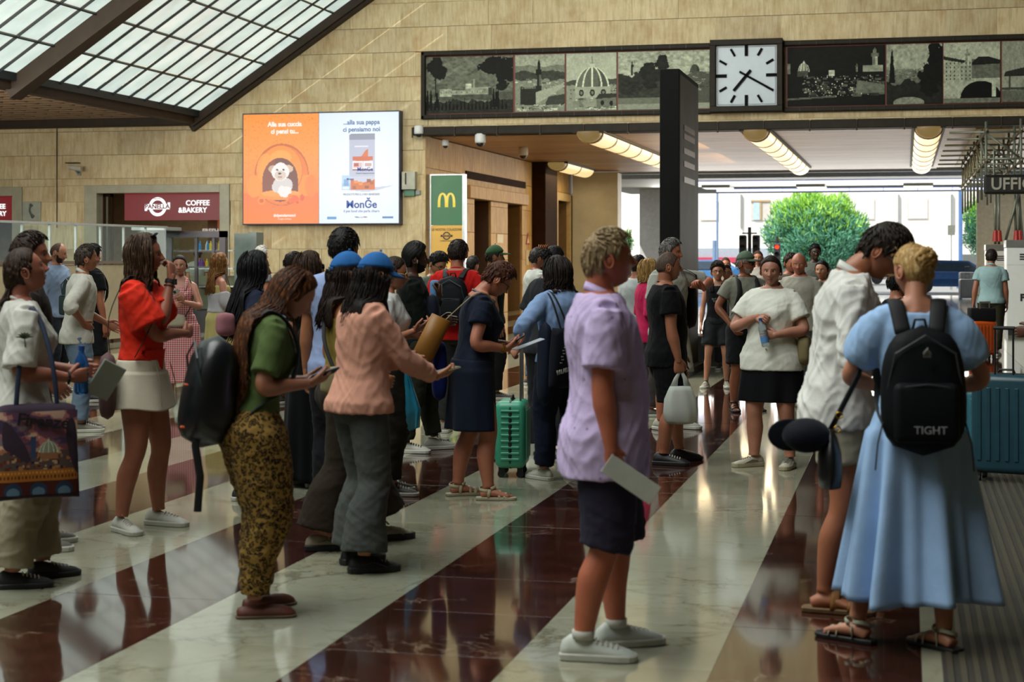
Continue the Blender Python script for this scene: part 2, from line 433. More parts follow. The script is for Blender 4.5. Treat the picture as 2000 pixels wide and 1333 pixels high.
# ribbed mat on the right
xm = onZ(1843, 1333)[0]
mat_r = plain('ribbed_rubber', '37332c', .6, var=.2, vs=8)
mt = MB(); mt.box2((xm, 4.4, -.001), (xm + 1.55, 13.2, .004)); rb = mt.build('entrance_mat', mat_r, label='dark ribbed entrance mat laid on the marble at the right edge', cat='mat')
mr = MB()
for i in range(30): mr.box((xm + .03 + i * .0515, 8.8, .007), (.024, 8.76, .008))
mr.build('rib', plain('ribbed_rubber_ridge', '4a4438', .5), rb, kind='stuff')

# ================================================================== far wall with its stones
def PX(x, y=400): return onY(x, y, YW)[0]
def PZ(x, y): return onY(x, y, YW)[2]
XP = -11.36                                       # left corner of the passage
ZC = onY(833, 264.6, YW)[2]                       # ceiling of the passage
d1 = (PX(190), 0, PX(430), PZ(300, 377)); d1o = (PX(166), 0, PX(449), PZ(300, 361))
d0 = (PX(-260), 0, PX(25), PZ(0, 383)); d0o = (PX(-285), 0, PX(44), PZ(0, 366))
XR, ZT = 8.0, 16.5
holes = [(XP, 0, XR + 1, ZC), d1o, d0o]
wall = MB(); rs = [(-34, 0, XR, ZT)]
for h in holes: rs = rect_minus(rs, h)
for x0, z0, x1, z1 in rs: wall.box2((x0, YW + .06, z0), (x1, YW + .5, z1))
wall = wall.build('wall_far', plain('wall_joint', '84755a', .8), kind='structure')
MU0, MU1 = PX(824), PX(2060)
cover = [(MU0, PZ(825, 233), XR + 1, PZ(825, 102))]
zz = 0.02; rowh = .60; row = 0; nb = 0
rs2 = np.random.RandomState(3)
XV0 = PX(-25)
while zz < 9.2:
    x = XV0 - rs2.rand() * .8
    while x < XR:
        w = rs2.choice([.9, 1.1, 1.3, 1.5]); 
        if True:
            pcs = [(x, zz, x + w, zz + rowh)]
            for h in holes + cover: pcs = rect_minus(pcs, h)
            for a, b, c, d in pcs:
                # skip what lies above the sloping roof edge or beyond the picture
                if b > 5.3 + max(0, (a + 17.36)) * .72 + .9 or c < XV0 or a > PX(2040) or (c - a) < .04 or (d - b) < .04: continue
                if d < 1.3 and a > XP - .2: continue
                block('stone_block', M_TR, c - a - .005, .06, d - b - .005, wall, ((a + c) / 2, YW + .03 - rs2.rand() * .003, (b + d) / 2)); nb += 1
        x += w
    zz += rowh; row += 1
print('blocks', nb)
# door surrounds
def surround(name, inner, outer):
    o = MB(); x0, _, x1, z1 = inner; X0, _, X1, Z1 = outer
    o.box2((X0, YW - .05, 0), (x0, YW + .6, Z1)); o.box2((x1, YW - .05, 0), (X1, YW + .6, Z1)); o.box2((x0, YW - .05, z1), (x1, YW + .6, Z1))
    return bevel(o.build(name, M_FRAME, kind='structure'), .01)
surround('trim_1', d1, d1o); surround('trim_2', d0, d0o)

# ---- coffee shop behind the two doorways
zs0, zs1 = PZ(300, 430), PZ(300, 377)
def shop_sign(x0, x1, label, full=True):
    s = MB(); s.box2((x0, YW + .35, zs0), (x1, YW + .5, zs1 + .02)); r = thing('shop_sign', label, 'sign', ((x0 + x1) / 2, YW + .4, zs0)); 
    b = s.build('sign_box', emit('red_light_box', '8c1c22', .55), r); b.location = (-(x0 + x1) / 2, -YW - .4, -zs0); return r
XA, XB = PX(231), PX(426)
sg = shop_sign(XA, XB, 'red illuminated coffee and bakery sign in the wide doorway', True)
M_LIT = emit('lit_white_letter', 'ffffff', 1.25)
def onsign(r, fn, x, y, **k):
    p = onY(x, y, YW + .33); q = np.array(r.location); return fn(loc=tuple(p - q), parent=r, **k)
pxm = 39.5 / FPX
T = lambda r, body, x, y, h, mat=M_LIT, name='letters', **k: onsign(r, lambda loc, parent: text_mesh(name, body, h * pxm * 1.38, mat, parent, loc, **k), x, y)
T(sg, 'COFFEE', 386, 397, 11.0, bold=.004, sx=1.02); T(sg, '&BAKERY', 376, 411, 11.0, bold=.004, sx=1.0)
lg = MB(); cpt = onY(308, 404, YW + .335) - np.array(sg.location)
def ringxz(mb, c, r0, r1, n=40, y=0, m=0, sq=1.0):
    a = 2 * pi * np.arange(n) / n; o = lambda r: np.stack([c[0] + r * np.cos(a), np.full(n, c[1] + y), c[2] + r * np.sin(a) * sq], -1)
    mb.loft([o(r0), o(r1)], cap=False, m=m)
ringxz(lg, cpt, 13.5 * pxm, 20 * pxm)
lg.build('ring_logo', M_LIT, sg)
bn = MB(); bn.box(cpt + np.array([0, -.02, 0]), (56 * pxm, .01, 11 * pxm)); bn.box(cpt + np.array([-26 * pxm, -.02, -.04]), (5 * pxm, .01, 11 * pxm)); bn.box(cpt + np.array([26 * pxm, -.02, .04]), (5 * pxm, .01, 11 * pxm)); bn.build('logo_banner', M_LIT, sg)
text_mesh('letters', 'PANELLA', 10 * pxm * 1.3, plain('sign_red_letter', '7a1a1c', .5), sg, tuple(cpt + np.array([0, -.03, 0])), sx=1.05, bold=.004)
text_mesh('letters', 'FIRENZE', 3.4 * pxm * 1.3, plain('sign_red_letter', '7a1a1c', .5), sg, tuple(cpt + np.array([0, -.03, 16.5 * pxm])))
sg2 = shop_sign(PX(-255), PX(23), 'red illuminated sign cut by the left edge of the photo')
T(sg2, 'COFFEE', -10, 404, 10.5, bold=.004); T(sg2, '&BAKERY', -13, 418, 10.5, bold=.004)
# bright room behind
room = MB(); room.box2((-34, YW + 7, 0), (XP - 1.5, YW + 7.2, 5)); room.box2((-34, YW + .6, 3.6), (XP - 1.5, YW + 7, 3.7))
room.build('wall_shop_back', plain('shop_wall', 'b0a080', .7), kind='structure')
kb = MB(); kb.box2((PX(200), YW + 1.2, 0), (PX(425), YW + 1.8, 1.1)); kb.box2((PX(330), YW + 2.4, 2.0), (PX(426), YW + 2.5, 3.2)); kb = kb.build('shop_counter', plain('counter_wood', '5a3c22', .5), label='dark counter with menu panel inside the coffee shop doorway', cat='counter')
bpy_l = area((PX(320), YW + 3.4, 3.5), (0, 0, 0), 5.0, 4.0, 75, (1.0, .82, .6))
mn = MB(); 
for i in range(6): mn.box((PX(330) + .35 + i * .17, YW + 2.38, 2.6), (.12, .02, .5 if i % 2 else .62))
mn.build('menu_strip', emit('menu_orange', 'a0522a', .5), kb)
T2 = onY(411, 452, YW + 2.3); text_mesh('shop_lettering', 'FRESH', .17, emit('menu_white', 'e8e0d0', .7), None, tuple(T2), label='small white FRESH lettering hanging inside the bakery doorway', cat='lettering', bold=.004)
# folded door leaves at the jambs
for (xa, xb, lab) in ((193, 212, 'dark framed folding door leaf at the left jamb of the bakery doorway'), (424, 430, 'dark framed folding door leaf at the right jamb of the bakery doorway')):
    r = thing('door_leaf', lab, 'door', (PX((xa + xb) / 2), YW + .25, 0)); w = PX(xb) - PX(xa); a = MB(); h = d1[3]
    a.box((-w / 2 + .03, 0, h / 2), (.06, .06, h)); a.box((w / 2 - .03, 0, h / 2), (.06, .06, h)); a.box((0, 0, h - .04), (w, .06, .08)); a.box((0, 0, .05), (w, .06, .1)); a.build('door_frame', M_DARK, r)
    a = MB(); a.box((0, 0, h / 2), (w - .1, .012, h - .2)); a.build('pane', M_GLASS, r)
# ================================================================== mural band
mz0, mz1 = PZ(825, 234), PZ(825, 102)
XC0, XC1 = PX(1389, 150), PX(1530, 150)
def framed(name, x0, x1, z0, z1, t, mats, y0, y1, parent):
    for a in ((x0, z0, x1, z0 + t), (x0, z1 - t, x1, z1), (x0, z0 + t, x0 + t, z1 - t), (x1 - t, z0 + t, x1, z1 - t)):
        m = MB(); m.box2((a[0], y0, a[1]), (a[2], y1, a[3])); bevel(m.build(name, mats, parent), .012, 2)
mural = thing('mural_band', 'long dark framed band of grey city views on the wall over the passage', 'mural', (0, YW, mz0)); off = np.array(mural.location)
def rel(o, r): o.location = (-r.location.x, -r.location.y, -r.location.z); return o
for (a, b) in ((MU0, XC0), (XC1, MU1)):
    bk = MB(); bk.box2((a + .05, YW + .02, mz0 + .05), (b - .02, YW + .07, mz1 - .05)); rel(bk.build('backing', M_REDWOOD, mural), mural)
    for q in ((a, mz0, b, mz0 + .11), (a, mz1 - .11, b, mz1)):
        m = MB(); m.box2((q[0], YW - .12, q[1]), (q[2], YW + .06, q[3])); rel(bevel(m.build('frame_rail', M_BRONZE, mural), .03, 3), mural)
    n = int((b - a) / .38)
    jn = MB()
    for i in range(1, n): jn.box((a + i * .38, YW - .13, mz0 + .055), (.012, .02, .1)); jn.box((a + i * .38, YW - .13, mz1 - .055), (.012, .02, .1))
    rel(jn.build('frame_joints', M_BLACK, mural, kind='stuff'), mural)
m = MB(); m.box2((MU0, YW - .12, mz0), (MU0 + .11, YW + .06, mz1)); rel(bevel(m.build('frame_rail', M_BRONZE, mural), .03, 3), mural)
G = lambda v: (v * .93, v * 1.0, v * .86)
def lin(v): return v ** 2.2
def g8(v): return tuple(min(1, 1.25 * (v / 255) ** .55 * lin(v / 255 * 1.02)) * k for k in (.92, 1.0, .74))
def hills(p, y, amp, c, seed, sc=4):
    r = p.fbm(sc, seed, asp=1.0); base = r[p.h // 2][None, :]; p.put(p.y < y + amp * (base - .5), c)
def texture(p, amt, sc, seed): p.a *= np.maximum(.1, 1 + 2.0 * amt * (p.fbm(sc, seed) - .5)[..., None] * 2)
def town(p, y0, y1, seed, n=70, lo=90, hi=190, x0=0, x1=1, sz=.03):
    r = np.random.RandomState(seed)
    for i in range(n):
        x = x0 + r.rand() * (x1 - x0); y = y1 - (y1 - y0) * (i / n); w = sz * (.5 + r.rand()) * (1 + (i / n)); h = w * .6 / (p.h / p.w) * .55
        p.rect(x, y, x + w, y + h, g8(r.uniform(lo, hi)));  p.poly([(x - .003, y + h), (x + w + .003, y + h), (x + w / 2, y + h * 1.4)], g8(r.uniform(60, 100)))
        p.rect(x + w * .3, y + h * .3, x + w * .45, y + h * .7, g8(60))
def tower(p, x, y0, h, w, c=70):
    p.rect(x - w / 2, y0, x + w / 2, y0 + h * .62, g8(c)); p.rect(x - w * .75, y0 + h * .6, x + w * .75, y0 + h * .74, g8(c - 10)); p.rect(x - w * .35, y0 + h * .74, x + w * .35, y0 + h * .88, g8(c)); p.poly([(x - w * .4, y0 + h * .88), (x + w * .4, y0 + h * .88), (x, y0 + h)], g8(c - 20))
    p.rect(x + w * .1, y0, x + w / 2, y0 + h * .6, g8(c + 50))
def dome(p, cx, y0, r, h, c=120, ribs=True):
    m = (p.y > y0) & (np.abs((p.x - cx) / r) < np.sqrt(np.clip(1 - ((p.y - y0) / h) ** 1.8, 0, 1)) + .0)
    p.put(m, g8(c)); p.put(m & (p.x > cx + r * .35), g8(c - 28), .6); p.put(m & (p.x < cx - r * .45), g8(c + 10), .7)
    if ribs:
        for q in (-.95, -.55, 0, .55, .95):
            e = np.abs(p.x - (cx + q * r * np.sqrt(np.clip(1 - ((p.y - y0) / h) ** 1.8, 0, 1)))) < r * .045
            p.put(m & e, g8(210))
    p.rect(cx - r * .13, y0 + h * .97, cx + r * .13, y0 + h * 1.16, g8(190)); p.poly([(cx - r * .12, y0 + h * 1.16), (cx + r * .12, y0 + h * 1.16), (cx, y0 + h * 1.32)], g8(150)); p.rect(cx - r * .015, y0 + h * 1.3, cx + r * .015, y0 + h * 1.5, g8(90))
def canopy(p, cx, cy, rx, ry, c, seed, thr=.5):
    n = p.fbm(14, seed); d = ((p.x - cx) / rx) ** 2 + ((p.y - cy) / ry) ** 2
    p.put((d + (n - .5) * 2.2 < 1), c)
def cyp(p, x, y0, h, w, c=35): 
    n = (p.fbm(30, int(x * 999)) - .5) * .5; t = (p.y - y0) / h
    p.put((t > 0) & (t < 1) & (np.abs(p.x - x) < w * (1 - t) ** .6 * (1 + n)), g8(c))
def mur(i):
    W = {0: (150, 104), 1: (86, 104), 2: (86, 104), 3: (156, 104), 4: (166, 104), 5: (96, 104), 6: (98, 104), 7: (50, 104)}[i]
    if i == 0:
        p = Paint(*W, g8(112)); p.put(np.clip((p.y - .3) * 1.1, 0, 1), g8(125), .8); texture(p, .12, 3, 1); hills(p, .36, .12, g8(95), 4); hills(p, .24, .1, g8(120), 6)
        p.rect(.16, .30, .30, .43, g8(175)); p.rect(.30, .33, .46, .40, g8(165)); p.rect(.45, .33, .74, .45, g8(150)); p.rect(.46, .43, .53, .52, g8(180)); p.rect(.545, .44, .565, .60, g8(150)); p.rect(.72, .31, .76, .44, g8(80))
        for k in range(9): p.rect(.17 + k * .06, .36, .18 + k * .06, .385, g8(70))
        hills(p, .22, .16, g8(62), 9, 9); texture(p, .35, 22, 3)
        for k in range(22): cyp(p, .02 + k * .043, .06, .12 + .1 * ((k * 37) % 7) / 7, .012, 34)
        for x in (.02, .06, .13, .78, .81, .83): cyp(p, x, .1, .34, .018, 36)
        canopy(p, .13, .80, .10, .20, g8(48), 5); p.rect(.105, .3, .118, .8, g8(50)); canopy(p, .82, .84, .20, .16, g8(46), 8); canopy(p, .92, .66, .12, .2, g8(44), 11); canopy(p, .86, .45, .07, .06, g8(48), 12)
    elif i == 1:
        p = Paint(*W, g8(165)); hills(p, .82, .14, g8(130), 3, 3); hills(p, .70, .1, g8(80), 5, 5); texture(p, .2, 20, 2); hills(p, .56, .08, g8(140), 8, 8); town(p, .28, .56, 5, 60, 110, 200, sz=.05); tower(p, .48, .22, .70, .075, 60); p.rect(.42, .22, .54, .45, g8(60))
        p.rect(.1, .12, .42, .40, g8(62)); p.poly([(.42, .12), (.98, .42), (.98, .48), (.42, .34)], g8(165)); 
        for k in range(9): p.rect(.12 + k * .034, .4, .135 + k * .034, .43, g8(60))
        p.poly([(.6, .12), (1, .12), (1, .30), (.68, .26)], g8(80)); town(p, .0, .12, 9, 40, 110, 215, sz=.06)
    elif i == 2:
        p = Paint(*W, g8(178)); texture(p, .08, 3, 4); hills(p, .52, .12, g8(90), 5); hills(p, .44, .06, g8(150), 7, 9); town(p, .15, .45, 3, 60, 110, 200, sz=.05); dome(p, .52, .40, .34, .36, 112); p.rect(.17, .22, .88, .41, g8(165)); 
        for x in (.3, .52, .74): p.ell(x, .31, .05, .06, g8(60)); p.ell(x, .31, .025, .03, g8(130))
        p.poly([(.05, .0), (.4, .0), (.32, .16), (.13, .16)], g8(150)); dome(p, .2, .06, .15, .12, 140, False); p.rect(.6, .04, 1, .22, g8(120)); p.poly([(.58, .2), (1, .22), (1, .29), (.66, .29)], g8(70)); p.ell(.72, .13, .035, .045, g8(50)); p.ell(.9, .12, .035, .045, g8(50)); town(p, 0, .05, 4, 18, 150, 215, sz=.05)
    elif i == 3:
        p = Paint(*W, g8(170)); texture(p, .06, 3, 4); tower(p, .155, .6, .24, .022, 70); hills(p, .50, .2, g8(72), 12, 5); canopy(p, .35, .55, .13, .22, g8(52), 3); canopy(p, .48, .78, .08, .14, g8(50), 6); canopy(p, .12, .45, .16, .18, g8(62), 9); texture(p, .35, 24, 3); p.rect(0, .1, .5, .2, g8(120)); p.rect(0, 0, 1, .1, g8(150)); dome(p, .84, .62, .055, .14, 85, False); hills(p, .6, .0, g8(1), 1) if 0 else None
        p.poly([(.7, .1), (1, .1), (1, .62), (.86, .64), (.7, .55)], g8(95)); town(p, .3, .6, 8, 40, 80, 150, .7, 1, .02)
    elif i == 4:
        p = Paint(*W, g8(34)); p.put(np.clip(p.y, 0, 1), g8(38), .5); dome(p, .17, .58, .06, .15, 130); p.rect(.1, .5, .21, .6, g8(90)); p.rect(0, .55, .03, .72, g8(140)); hills(p, .5, .1, g8(34), 3, 5); town(p, .14, .48, 6, 75, 45, 120, .15, 1, .035); tower(p, .9, .58, .38, .05, 130); p.rect(.78, .56, .98, .66, g8(150)); tower(p, .715, .56, .14, .02, 110); p.rect(.43, .5, .49, .6, g8(190))
        r = np.random.RandomState(2)
        for k in range(130): x, y = .15 + r.rand() * .8, .14 + r.rand() * .36; p.rect(x, y, x + .008, y + .014, g8(r.uniform(110, 235)))
        p.poly([(.7, .2), (1, .2), (1, .34), (.72, .42)], g8(115)); p.rect(0, 0, .5, .1, g8(36)); p.poly([(.0, .1), (.5, .14), (.5, .17), (0, .13)], g8(110)); texture(p, .3, 20, 5)
    elif i == 5:
        p = Paint(*W, g8(158)); hills(p, .58, .06, g8(130), 4, 3); hills(p, .5, .06, g8(110), 6, 7); town(p, .4, .52, 5, 36, 110, 190, sz=.03); dome(p, .5, .5, .05, .07, 100, False); hills(p, .38, .2, g8(50), 9, 8); cyp(p, .1, .36, .56, .055, 36); canopy(p, .9, .72, .14, .36, g8(34), 4); canopy(p, .8, .42, .22, .28, g8(34), 5); canopy(p, .86, .92, .1, .1, g8(34), 7); p.ell(.4, .02, .28, .1, g8(140)); texture(p, .3, 20, 5)
    elif i == 6:
        p = Paint(*W, g8(172)); tower(p, .42, .6, .3, .06, 140); p.poly([(0, .34), (0, .74), (.36, .68), (.42, .34)], g8(165)); p.rect(.36, .36, .55, .62, g8(150)); p.poly([(.5, .4), (.5, .72), (.74, .74), (1, .66), (1, .4)], g8(110)); p.poly([(.5, .66), (.62, .76), (.8, .76), (1, .7), (1, .64), (.5, .62)], g8(50)); p.poly([(0, .72), (.36, .66), (.4, .70), (0, .78)], g8(60))
        for a in range(7):
            for b in range(5): p.rect(.04 + a * .07, .38 + b * .065, .06 + a * .07, .41 + b * .065, g8(70))
        p.rect(0, .0, 1, .34, g8(165)); m = ((p.x - .66) / .36) ** 2 + ((p.y - .08) / .28) ** 2 < 1; p.put(m & (p.y > .06), g8(30)); p.rect(0, 0, 1, .08, g8(120)); p.rect(.86, .1, .93, .4, g8(180)); texture(p, .25, 22, 6)
    else:
        p = Paint(*W, g8(150)); hills(p, .2, .02, g8(110), 3); p.poly([(.05, .42), (1, .42), (1, .58), (.6, .56), (.1, .5)], g8(60)); p.rect(.2, .22, .27, .42, g8(90)); p.rect(0, .2, 1, .24, g8(80)); texture(p, .2, 18, 6)
    r = np.random.RandomState(i); p.a *= (1 + .5 * (p.fbm(34, i) - .5)[..., None]) * (1 + .22 * (r.rand(p.h, p.w, 1) - .5)); return p
M_MUR = colour_attr('old_photo_print', .55, spec=.12)
for i, (xa, xb) in enumerate(((832, 1002), (1006.5, 1103), (1106.5, 1204), (1207.5, 1386), (1538, 1728), (1731.5, 1840), (1843, 1953), (1957, 2022))):
    a, b = PX(xa, 150), PX(xb, 150); z0, z1 = mz0 + .14, mz1 - .14; p = mur(i)
    o = p.build('mural_panel', (a, YW - .015, z0), (b, YW - .015, z0), (a, YW - .015, z1), M_MUR, mural); rel(o, mural)
# clock
ck = thing('wall_clock', 'large square white wall clock in a dark frame between the murals', 'clock', ((XC0 + XC1) / 2, YW, PZ(1460, 220)))
cz0, cz1 = PZ(1460, 219.5), PZ(1460, 79); L = np.array(ck.location)
framed('clock_frame', XC0, XC1, cz0, cz1, .13, M_BRONZE, YW - .3, YW + .05, ck)
for c in ck.children: rel(c, ck)
w = (XC1 - XC0); cz = (cz0 + cz1) / 2; hw = w / 2 - .14; cxm = (XC0 + XC1) / 2; hz = (cz1 - cz0) / 2 - .14
m = MB(); m.box2((cxm - hw, YW - .18, cz - hz), (cxm + hw, YW - .1, cz + hz)); rel(m.build('dial', plain('clock_dial', 'aebcc4', .35, var=.03), ck), ck)
m = MB()
for a in ((-1, 0), (1, 0), (0, -1), (0, 1)):
    m.box((cxm + a[0] * (hw - .03), YW - .19, cz + a[1] * (hz - .03)), (.015 if a[0] else 2 * hw - .05, .01, .015 if a[1] else 2 * hz - .05))
rel(m.build('dial_border', M_GREY, ck), ck)
mk = plain('clock_black', '08090b', .7, spec=.1)
for k in range(12):
    a = pi / 2 - k * pi / 6; r0, r1 = (.43, .64) ; ww = .075 if k % 3 == 0 else .055
    if k % 3: r0 = .50; 
    r0 *= 1.05; r1 *= 1.12
    m = MB(); c = (r0 + r1) / 2; M = Matrix.Rotation(-a, 3, 'Y'); m.box((cxm + cos(a) * c, YW - .2, cz + sin(a) * c), (r1 - r0, .02, ww), M=np.array(M)); rel(m.build('hour_mark', mk, ck), ck)
def hand(ang, ln, tail, wd):
    a = pi / 2 - ang; m = MB(); M = np.array(Matrix.Rotation(-a, 3, 'Y')); c = (ln - tail) / 2
    m.rbox((0, 0, 0), (ln + tail, .02, wd), .01); m = MB() ; m.box((cxm + cos(a) * c, YW - .23, cz + sin(a) * c), (ln + tail, .015, wd), M=M); rel(bevel(m.build('clock_hand', mk, ck), .01), ck)
hand(R_(7.33 * 30), .46, .16, .062); hand(R_(120), .70, .18, .05)
# bronze cornice under the murals
zc1 = onY(833, 249.5, YW)[2]; x = PX(812); i = 0; cor = thing('cornice', 'dark bronze cornice strip under the murals over the passage', 'cornice', (0, YW, ZC))
while x < PX(2020):
    m = MB(); m.box2((x + .006, YW - .28, ZC - .02), (x + 1.05, YW + .05, zc1)); rel(bevel(m.build('cornice_section', M_BRONZE, cor), .02, 2), cor)
    m = MB(); m.box((x + .0, YW - .285, ZC + .05), (.03, .03, zc1 - ZC + .06)); rel(m.build('clip', M_STEEL, cor), cor); x += 1.053
# ================================================================== billboard
X0, X1, XM = PX(483.5), PX(785), PX(630); z0, z1 = PZ(630, 437), PZ(630, 223)
bb = thing('billboard', 'large double light box advertising dog food, orange left half and white right half', 'billboard', (XM, YW, z0))
m = MB(); m.box2((X0 - .03, YW - .26, z0 - .03), (X1 + .03, YW - .012, z1 + .03)); rel(bevel(m.build('light_box_case', plain('navy_case', '20243c', .4), bb), .01), bb)
p = Paint(118, 172, 'ff7d14'); A = p.w / p.h
p.put(np.clip((p.y - .28) * 3, 0, 1), 'ff9a2e', .8); r = np.random.RandomState(1)
for k in range(260):
    x, y = r.rand(), .42 + r.rand() * .58
    p.ell(x, y, .009, .006, 'e87512', .6)
p.rect(0, 0, 1, .28, 'ff6a0c'); p.put(np.clip(.28 - p.y, 0, .28) / .28, 'ff7c14', .9)
p.ell(.51, .445, .36, .285, 'c85a08'); p.ell(.51, .44, .345, .27, 'ee7408'); p.rect(.10, .25, .93, .44, 'ff8a14'); p.ell(.14, .34, .10, .10, 'ff8f1c'); p.ell(.9, .34, .08, .10, 'f07a0c'); p.ell(.5, .48, .29, .235, 'd86408'); p.ell(.5, .485, .28, .225, 'ff8c18')
p.ell(.3, .5, .12, .14, 'ffa133', .7); p.ell(.5, .6, .14, .07, 'ffa63c', .8)
m_ = (((p.x - .49) / .235) ** 2 + ((p.y - .40) / .20) ** 2 < 1) | ((abs(p.x - .49) < .235) & (p.y > .26) & (p.y < .40)); p.put(m_, '6a1f14'); p.put(m_ & (p.x < .42), '8a3412', .7)
p.ell(.5, .26, .30, .045, 'ff8a1c'); p.ell(.5, .275, .26, .03, 'ffa040', .7)
n = p.fbm(26, 4, asp=A) - .5
p.put(((p.x - .52) / .13) ** 2 + ((p.y - .345) / .085) ** 2 + n * .9 < 1, 'd8d0cc'); p.put(((p.x - .55) / .09) ** 2 + ((p.y - .29) / .055) ** 2 + n < 1, 'efe8e4')
p.put(((p.x - .40) / .065) ** 2 + ((p.y - .50) / .035) ** 2 + n < 1, 'c9a488'); p.put(((p.x - .60) / .065) ** 2 + ((p.y - .50) / .035) ** 2 + n < 1, 'd9b79a')
p.put(((p.x - .495) / .115) ** 2 + ((p.y - .475) / .085) ** 2 + n * .5 < 1, 'f3ece8'); p.put(((p.x - .495) / .075) ** 2 + ((p.y - .44) / .045) ** 2 + n * .6 < 1, 'd9c6b8')
p.ell(.45, .49, .014, .010, '1c1412'); p.ell(.535, .49, .014, .010, '1c1412'); p.ell(.485, .457, .02, .011, '20161a'); p.ell(.49, .425, .03, .008, '9a5a50', .8)
p.put(((p.x - .24) / .05) ** 2 + ((p.y - .21) / .035) ** 2 + n < 1, 'ff8a1a'); p.put(((p.x - .24) / .03) ** 2 + ((p.y - .21) / .02) ** 2 + n < 1, 'd8500c')
p.ell(.67, .225, .07, .035, 'ee5c10'); p.ell(.62, .25, .03, .022, 'ff7a20'); p.ell(.78, .235, .03, .03, 'e0500c'); p.ell(.60, .19, .02, .012, 'd84a08'); p.ell(.72, .19, .02, .012, 'd84a08')
M_SCR = colour_attr('screen_print', .3, em=.95)
yb = YW - .265
o = p.build('screen_left', (X0, yb, z0), (XM - .005, yb, z0), (X0, yb, z1), M_SCR, bb); rel(o, bb)
p = Paint(118, 166, 'dfefff'); p.put(np.clip(1 - ((p.x - .5) ** 2 + (p.y - .5) ** 2) * 2, 0, 1), 'f2f9ff', .8)
p.poly([(.36, .30), (.95, .34), (.75, .30), (.6, .28)], 'b8bcd0', .8)
p.rect(.385, .30, .705, .80, 'a8aec4'); p.put((p.x > .385) & (p.x < .705) & (p.y > .3) & (p.y < .8), 'c6cbe0', .6); p.rect(.385, .755, .705, .80, '8e94a8'); p.rect(.395, .80, .70, .81, '757b90'); p.rect(.45, .80 - .115, .62, .80 - .10, 'ffffff', .6)
p.put((p.x > .40) & (p.x < .70) & (p.y > .3) & (p.y < .405) , 'd2661c'); p.put((p.x > .40) & (p.x < .70) & (p.y > .36) & (p.y < .42) & (p.y > .40 - .03 * np.sin((p.x - .4) * 10)), 'c8ccdd')
for k, (a, b) in enumerate(((.42, .31), (.50, .345), (.58, .315), (.64, .35), (.44, .36), (.6, .37))): p.rect(a, b, a + .05, b + .025, ('a84a10', 'f08a30', '8a3c10')[k % 3])
p.poly([(.47, .60), (.53, .60), (.56, .63), (.59, .66), (.62, .67), (.62, .60), (.64, .56), (.47, .56)], 'd9682a'); p.rect(.43, .585, .66, .605, 'd9702c', .0)
p.rect(.42, .565, .68, .60, 'cf5a2a'); p.rect(.42, .49, .55, .56, 'f2f2f6'); p.rect(.43, .50, .54, .55, 'c86050', .5); p.rect(.56, .49, .68, .56, 'f2f2f6'); p.rect(.42, .478, .68, .488, '8a3a30'); p.rect(.44, .515, .5, .54, 'b8483a'); p.rect(.58, .51, .66, .545, 'b06a5a', .7)
p.rect(.29, .30, .40, .435, 'b6d4ee'); p.rect(.29, .30, .40, .36, '9cc4e8'); p.rect(.31, .34, .37, .40, '5a8cc8', .7); p.rect(.3, .31, .385, .33, 'e4eef8')
p.rect(.445, .052, .49, .062, '3d8f5a'); p.rect(.56, .052, .6, .062, 'c83a3a')
p.rect(.10, .038, .22, .06, '4a90c8'); p.rect(.80, .04, .93, .06, '3a78b8')
o = p.build('screen_right', (XM + .005, yb, z0), (X1, yb, z0), (XM + .005, yb, z1), M_SCR, bb); rel(o, bb)
def TB(body, x, y, h, mat, **k):
    q = onY(x, y, YW - .275) - np.array(bb.location); return text_mesh('lettering', body, h * 39.4 / FPX * 1.38, mat, bb, tuple(q), **k)
ORW = emit('ad_white', 'fff6ee', .98); BL = emit('ad_blue', '2a66a8', .8); BLD = emit('ad_deep_blue', '1f4fa8', .75); GR = emit('ad_grey', '46506a', .6)
TB('Alla sua cuccia', 556, 243, 9.5, ORW, bold=.006, sx=.95); TB('ci pensi tu...', 556, 257, 9.5, ORW, bold=.006, sx=.95)
TB('#cipensiamonoi', 556, 421, 6, ORW, sx=.9, bold=.003); TB('il sogno continua', 556, 428, 3, ORW)
TB('...alla sua pappa', 706, 239, 9.5, BL, bold=.003, sx=.95); TB('ci pensiamo noi', 706, 253, 9.5, BL, bold=.003, sx=.95)
TB('PRODOTTI PER IL LORO BENESSERE', 706, 380, 4.2, GR, sx=.83); TB('Mon\u011ee', 706, 400, 15.5, BLD, bold=.006, sx=1.0); TB('il pet food che parla chiaro', 706, 412.5, 5.6, BLD, sx=.9)
TB('MonGe', 713, 331, 8, BLD, bold=.002); TB('Natural Superpremium', 713, 338.5, 3, GR); TB('Monge', 684, 350, 4, BLD, bold=.001); TB('MADE IN ITALY', 706, 425, 2.6, GR)

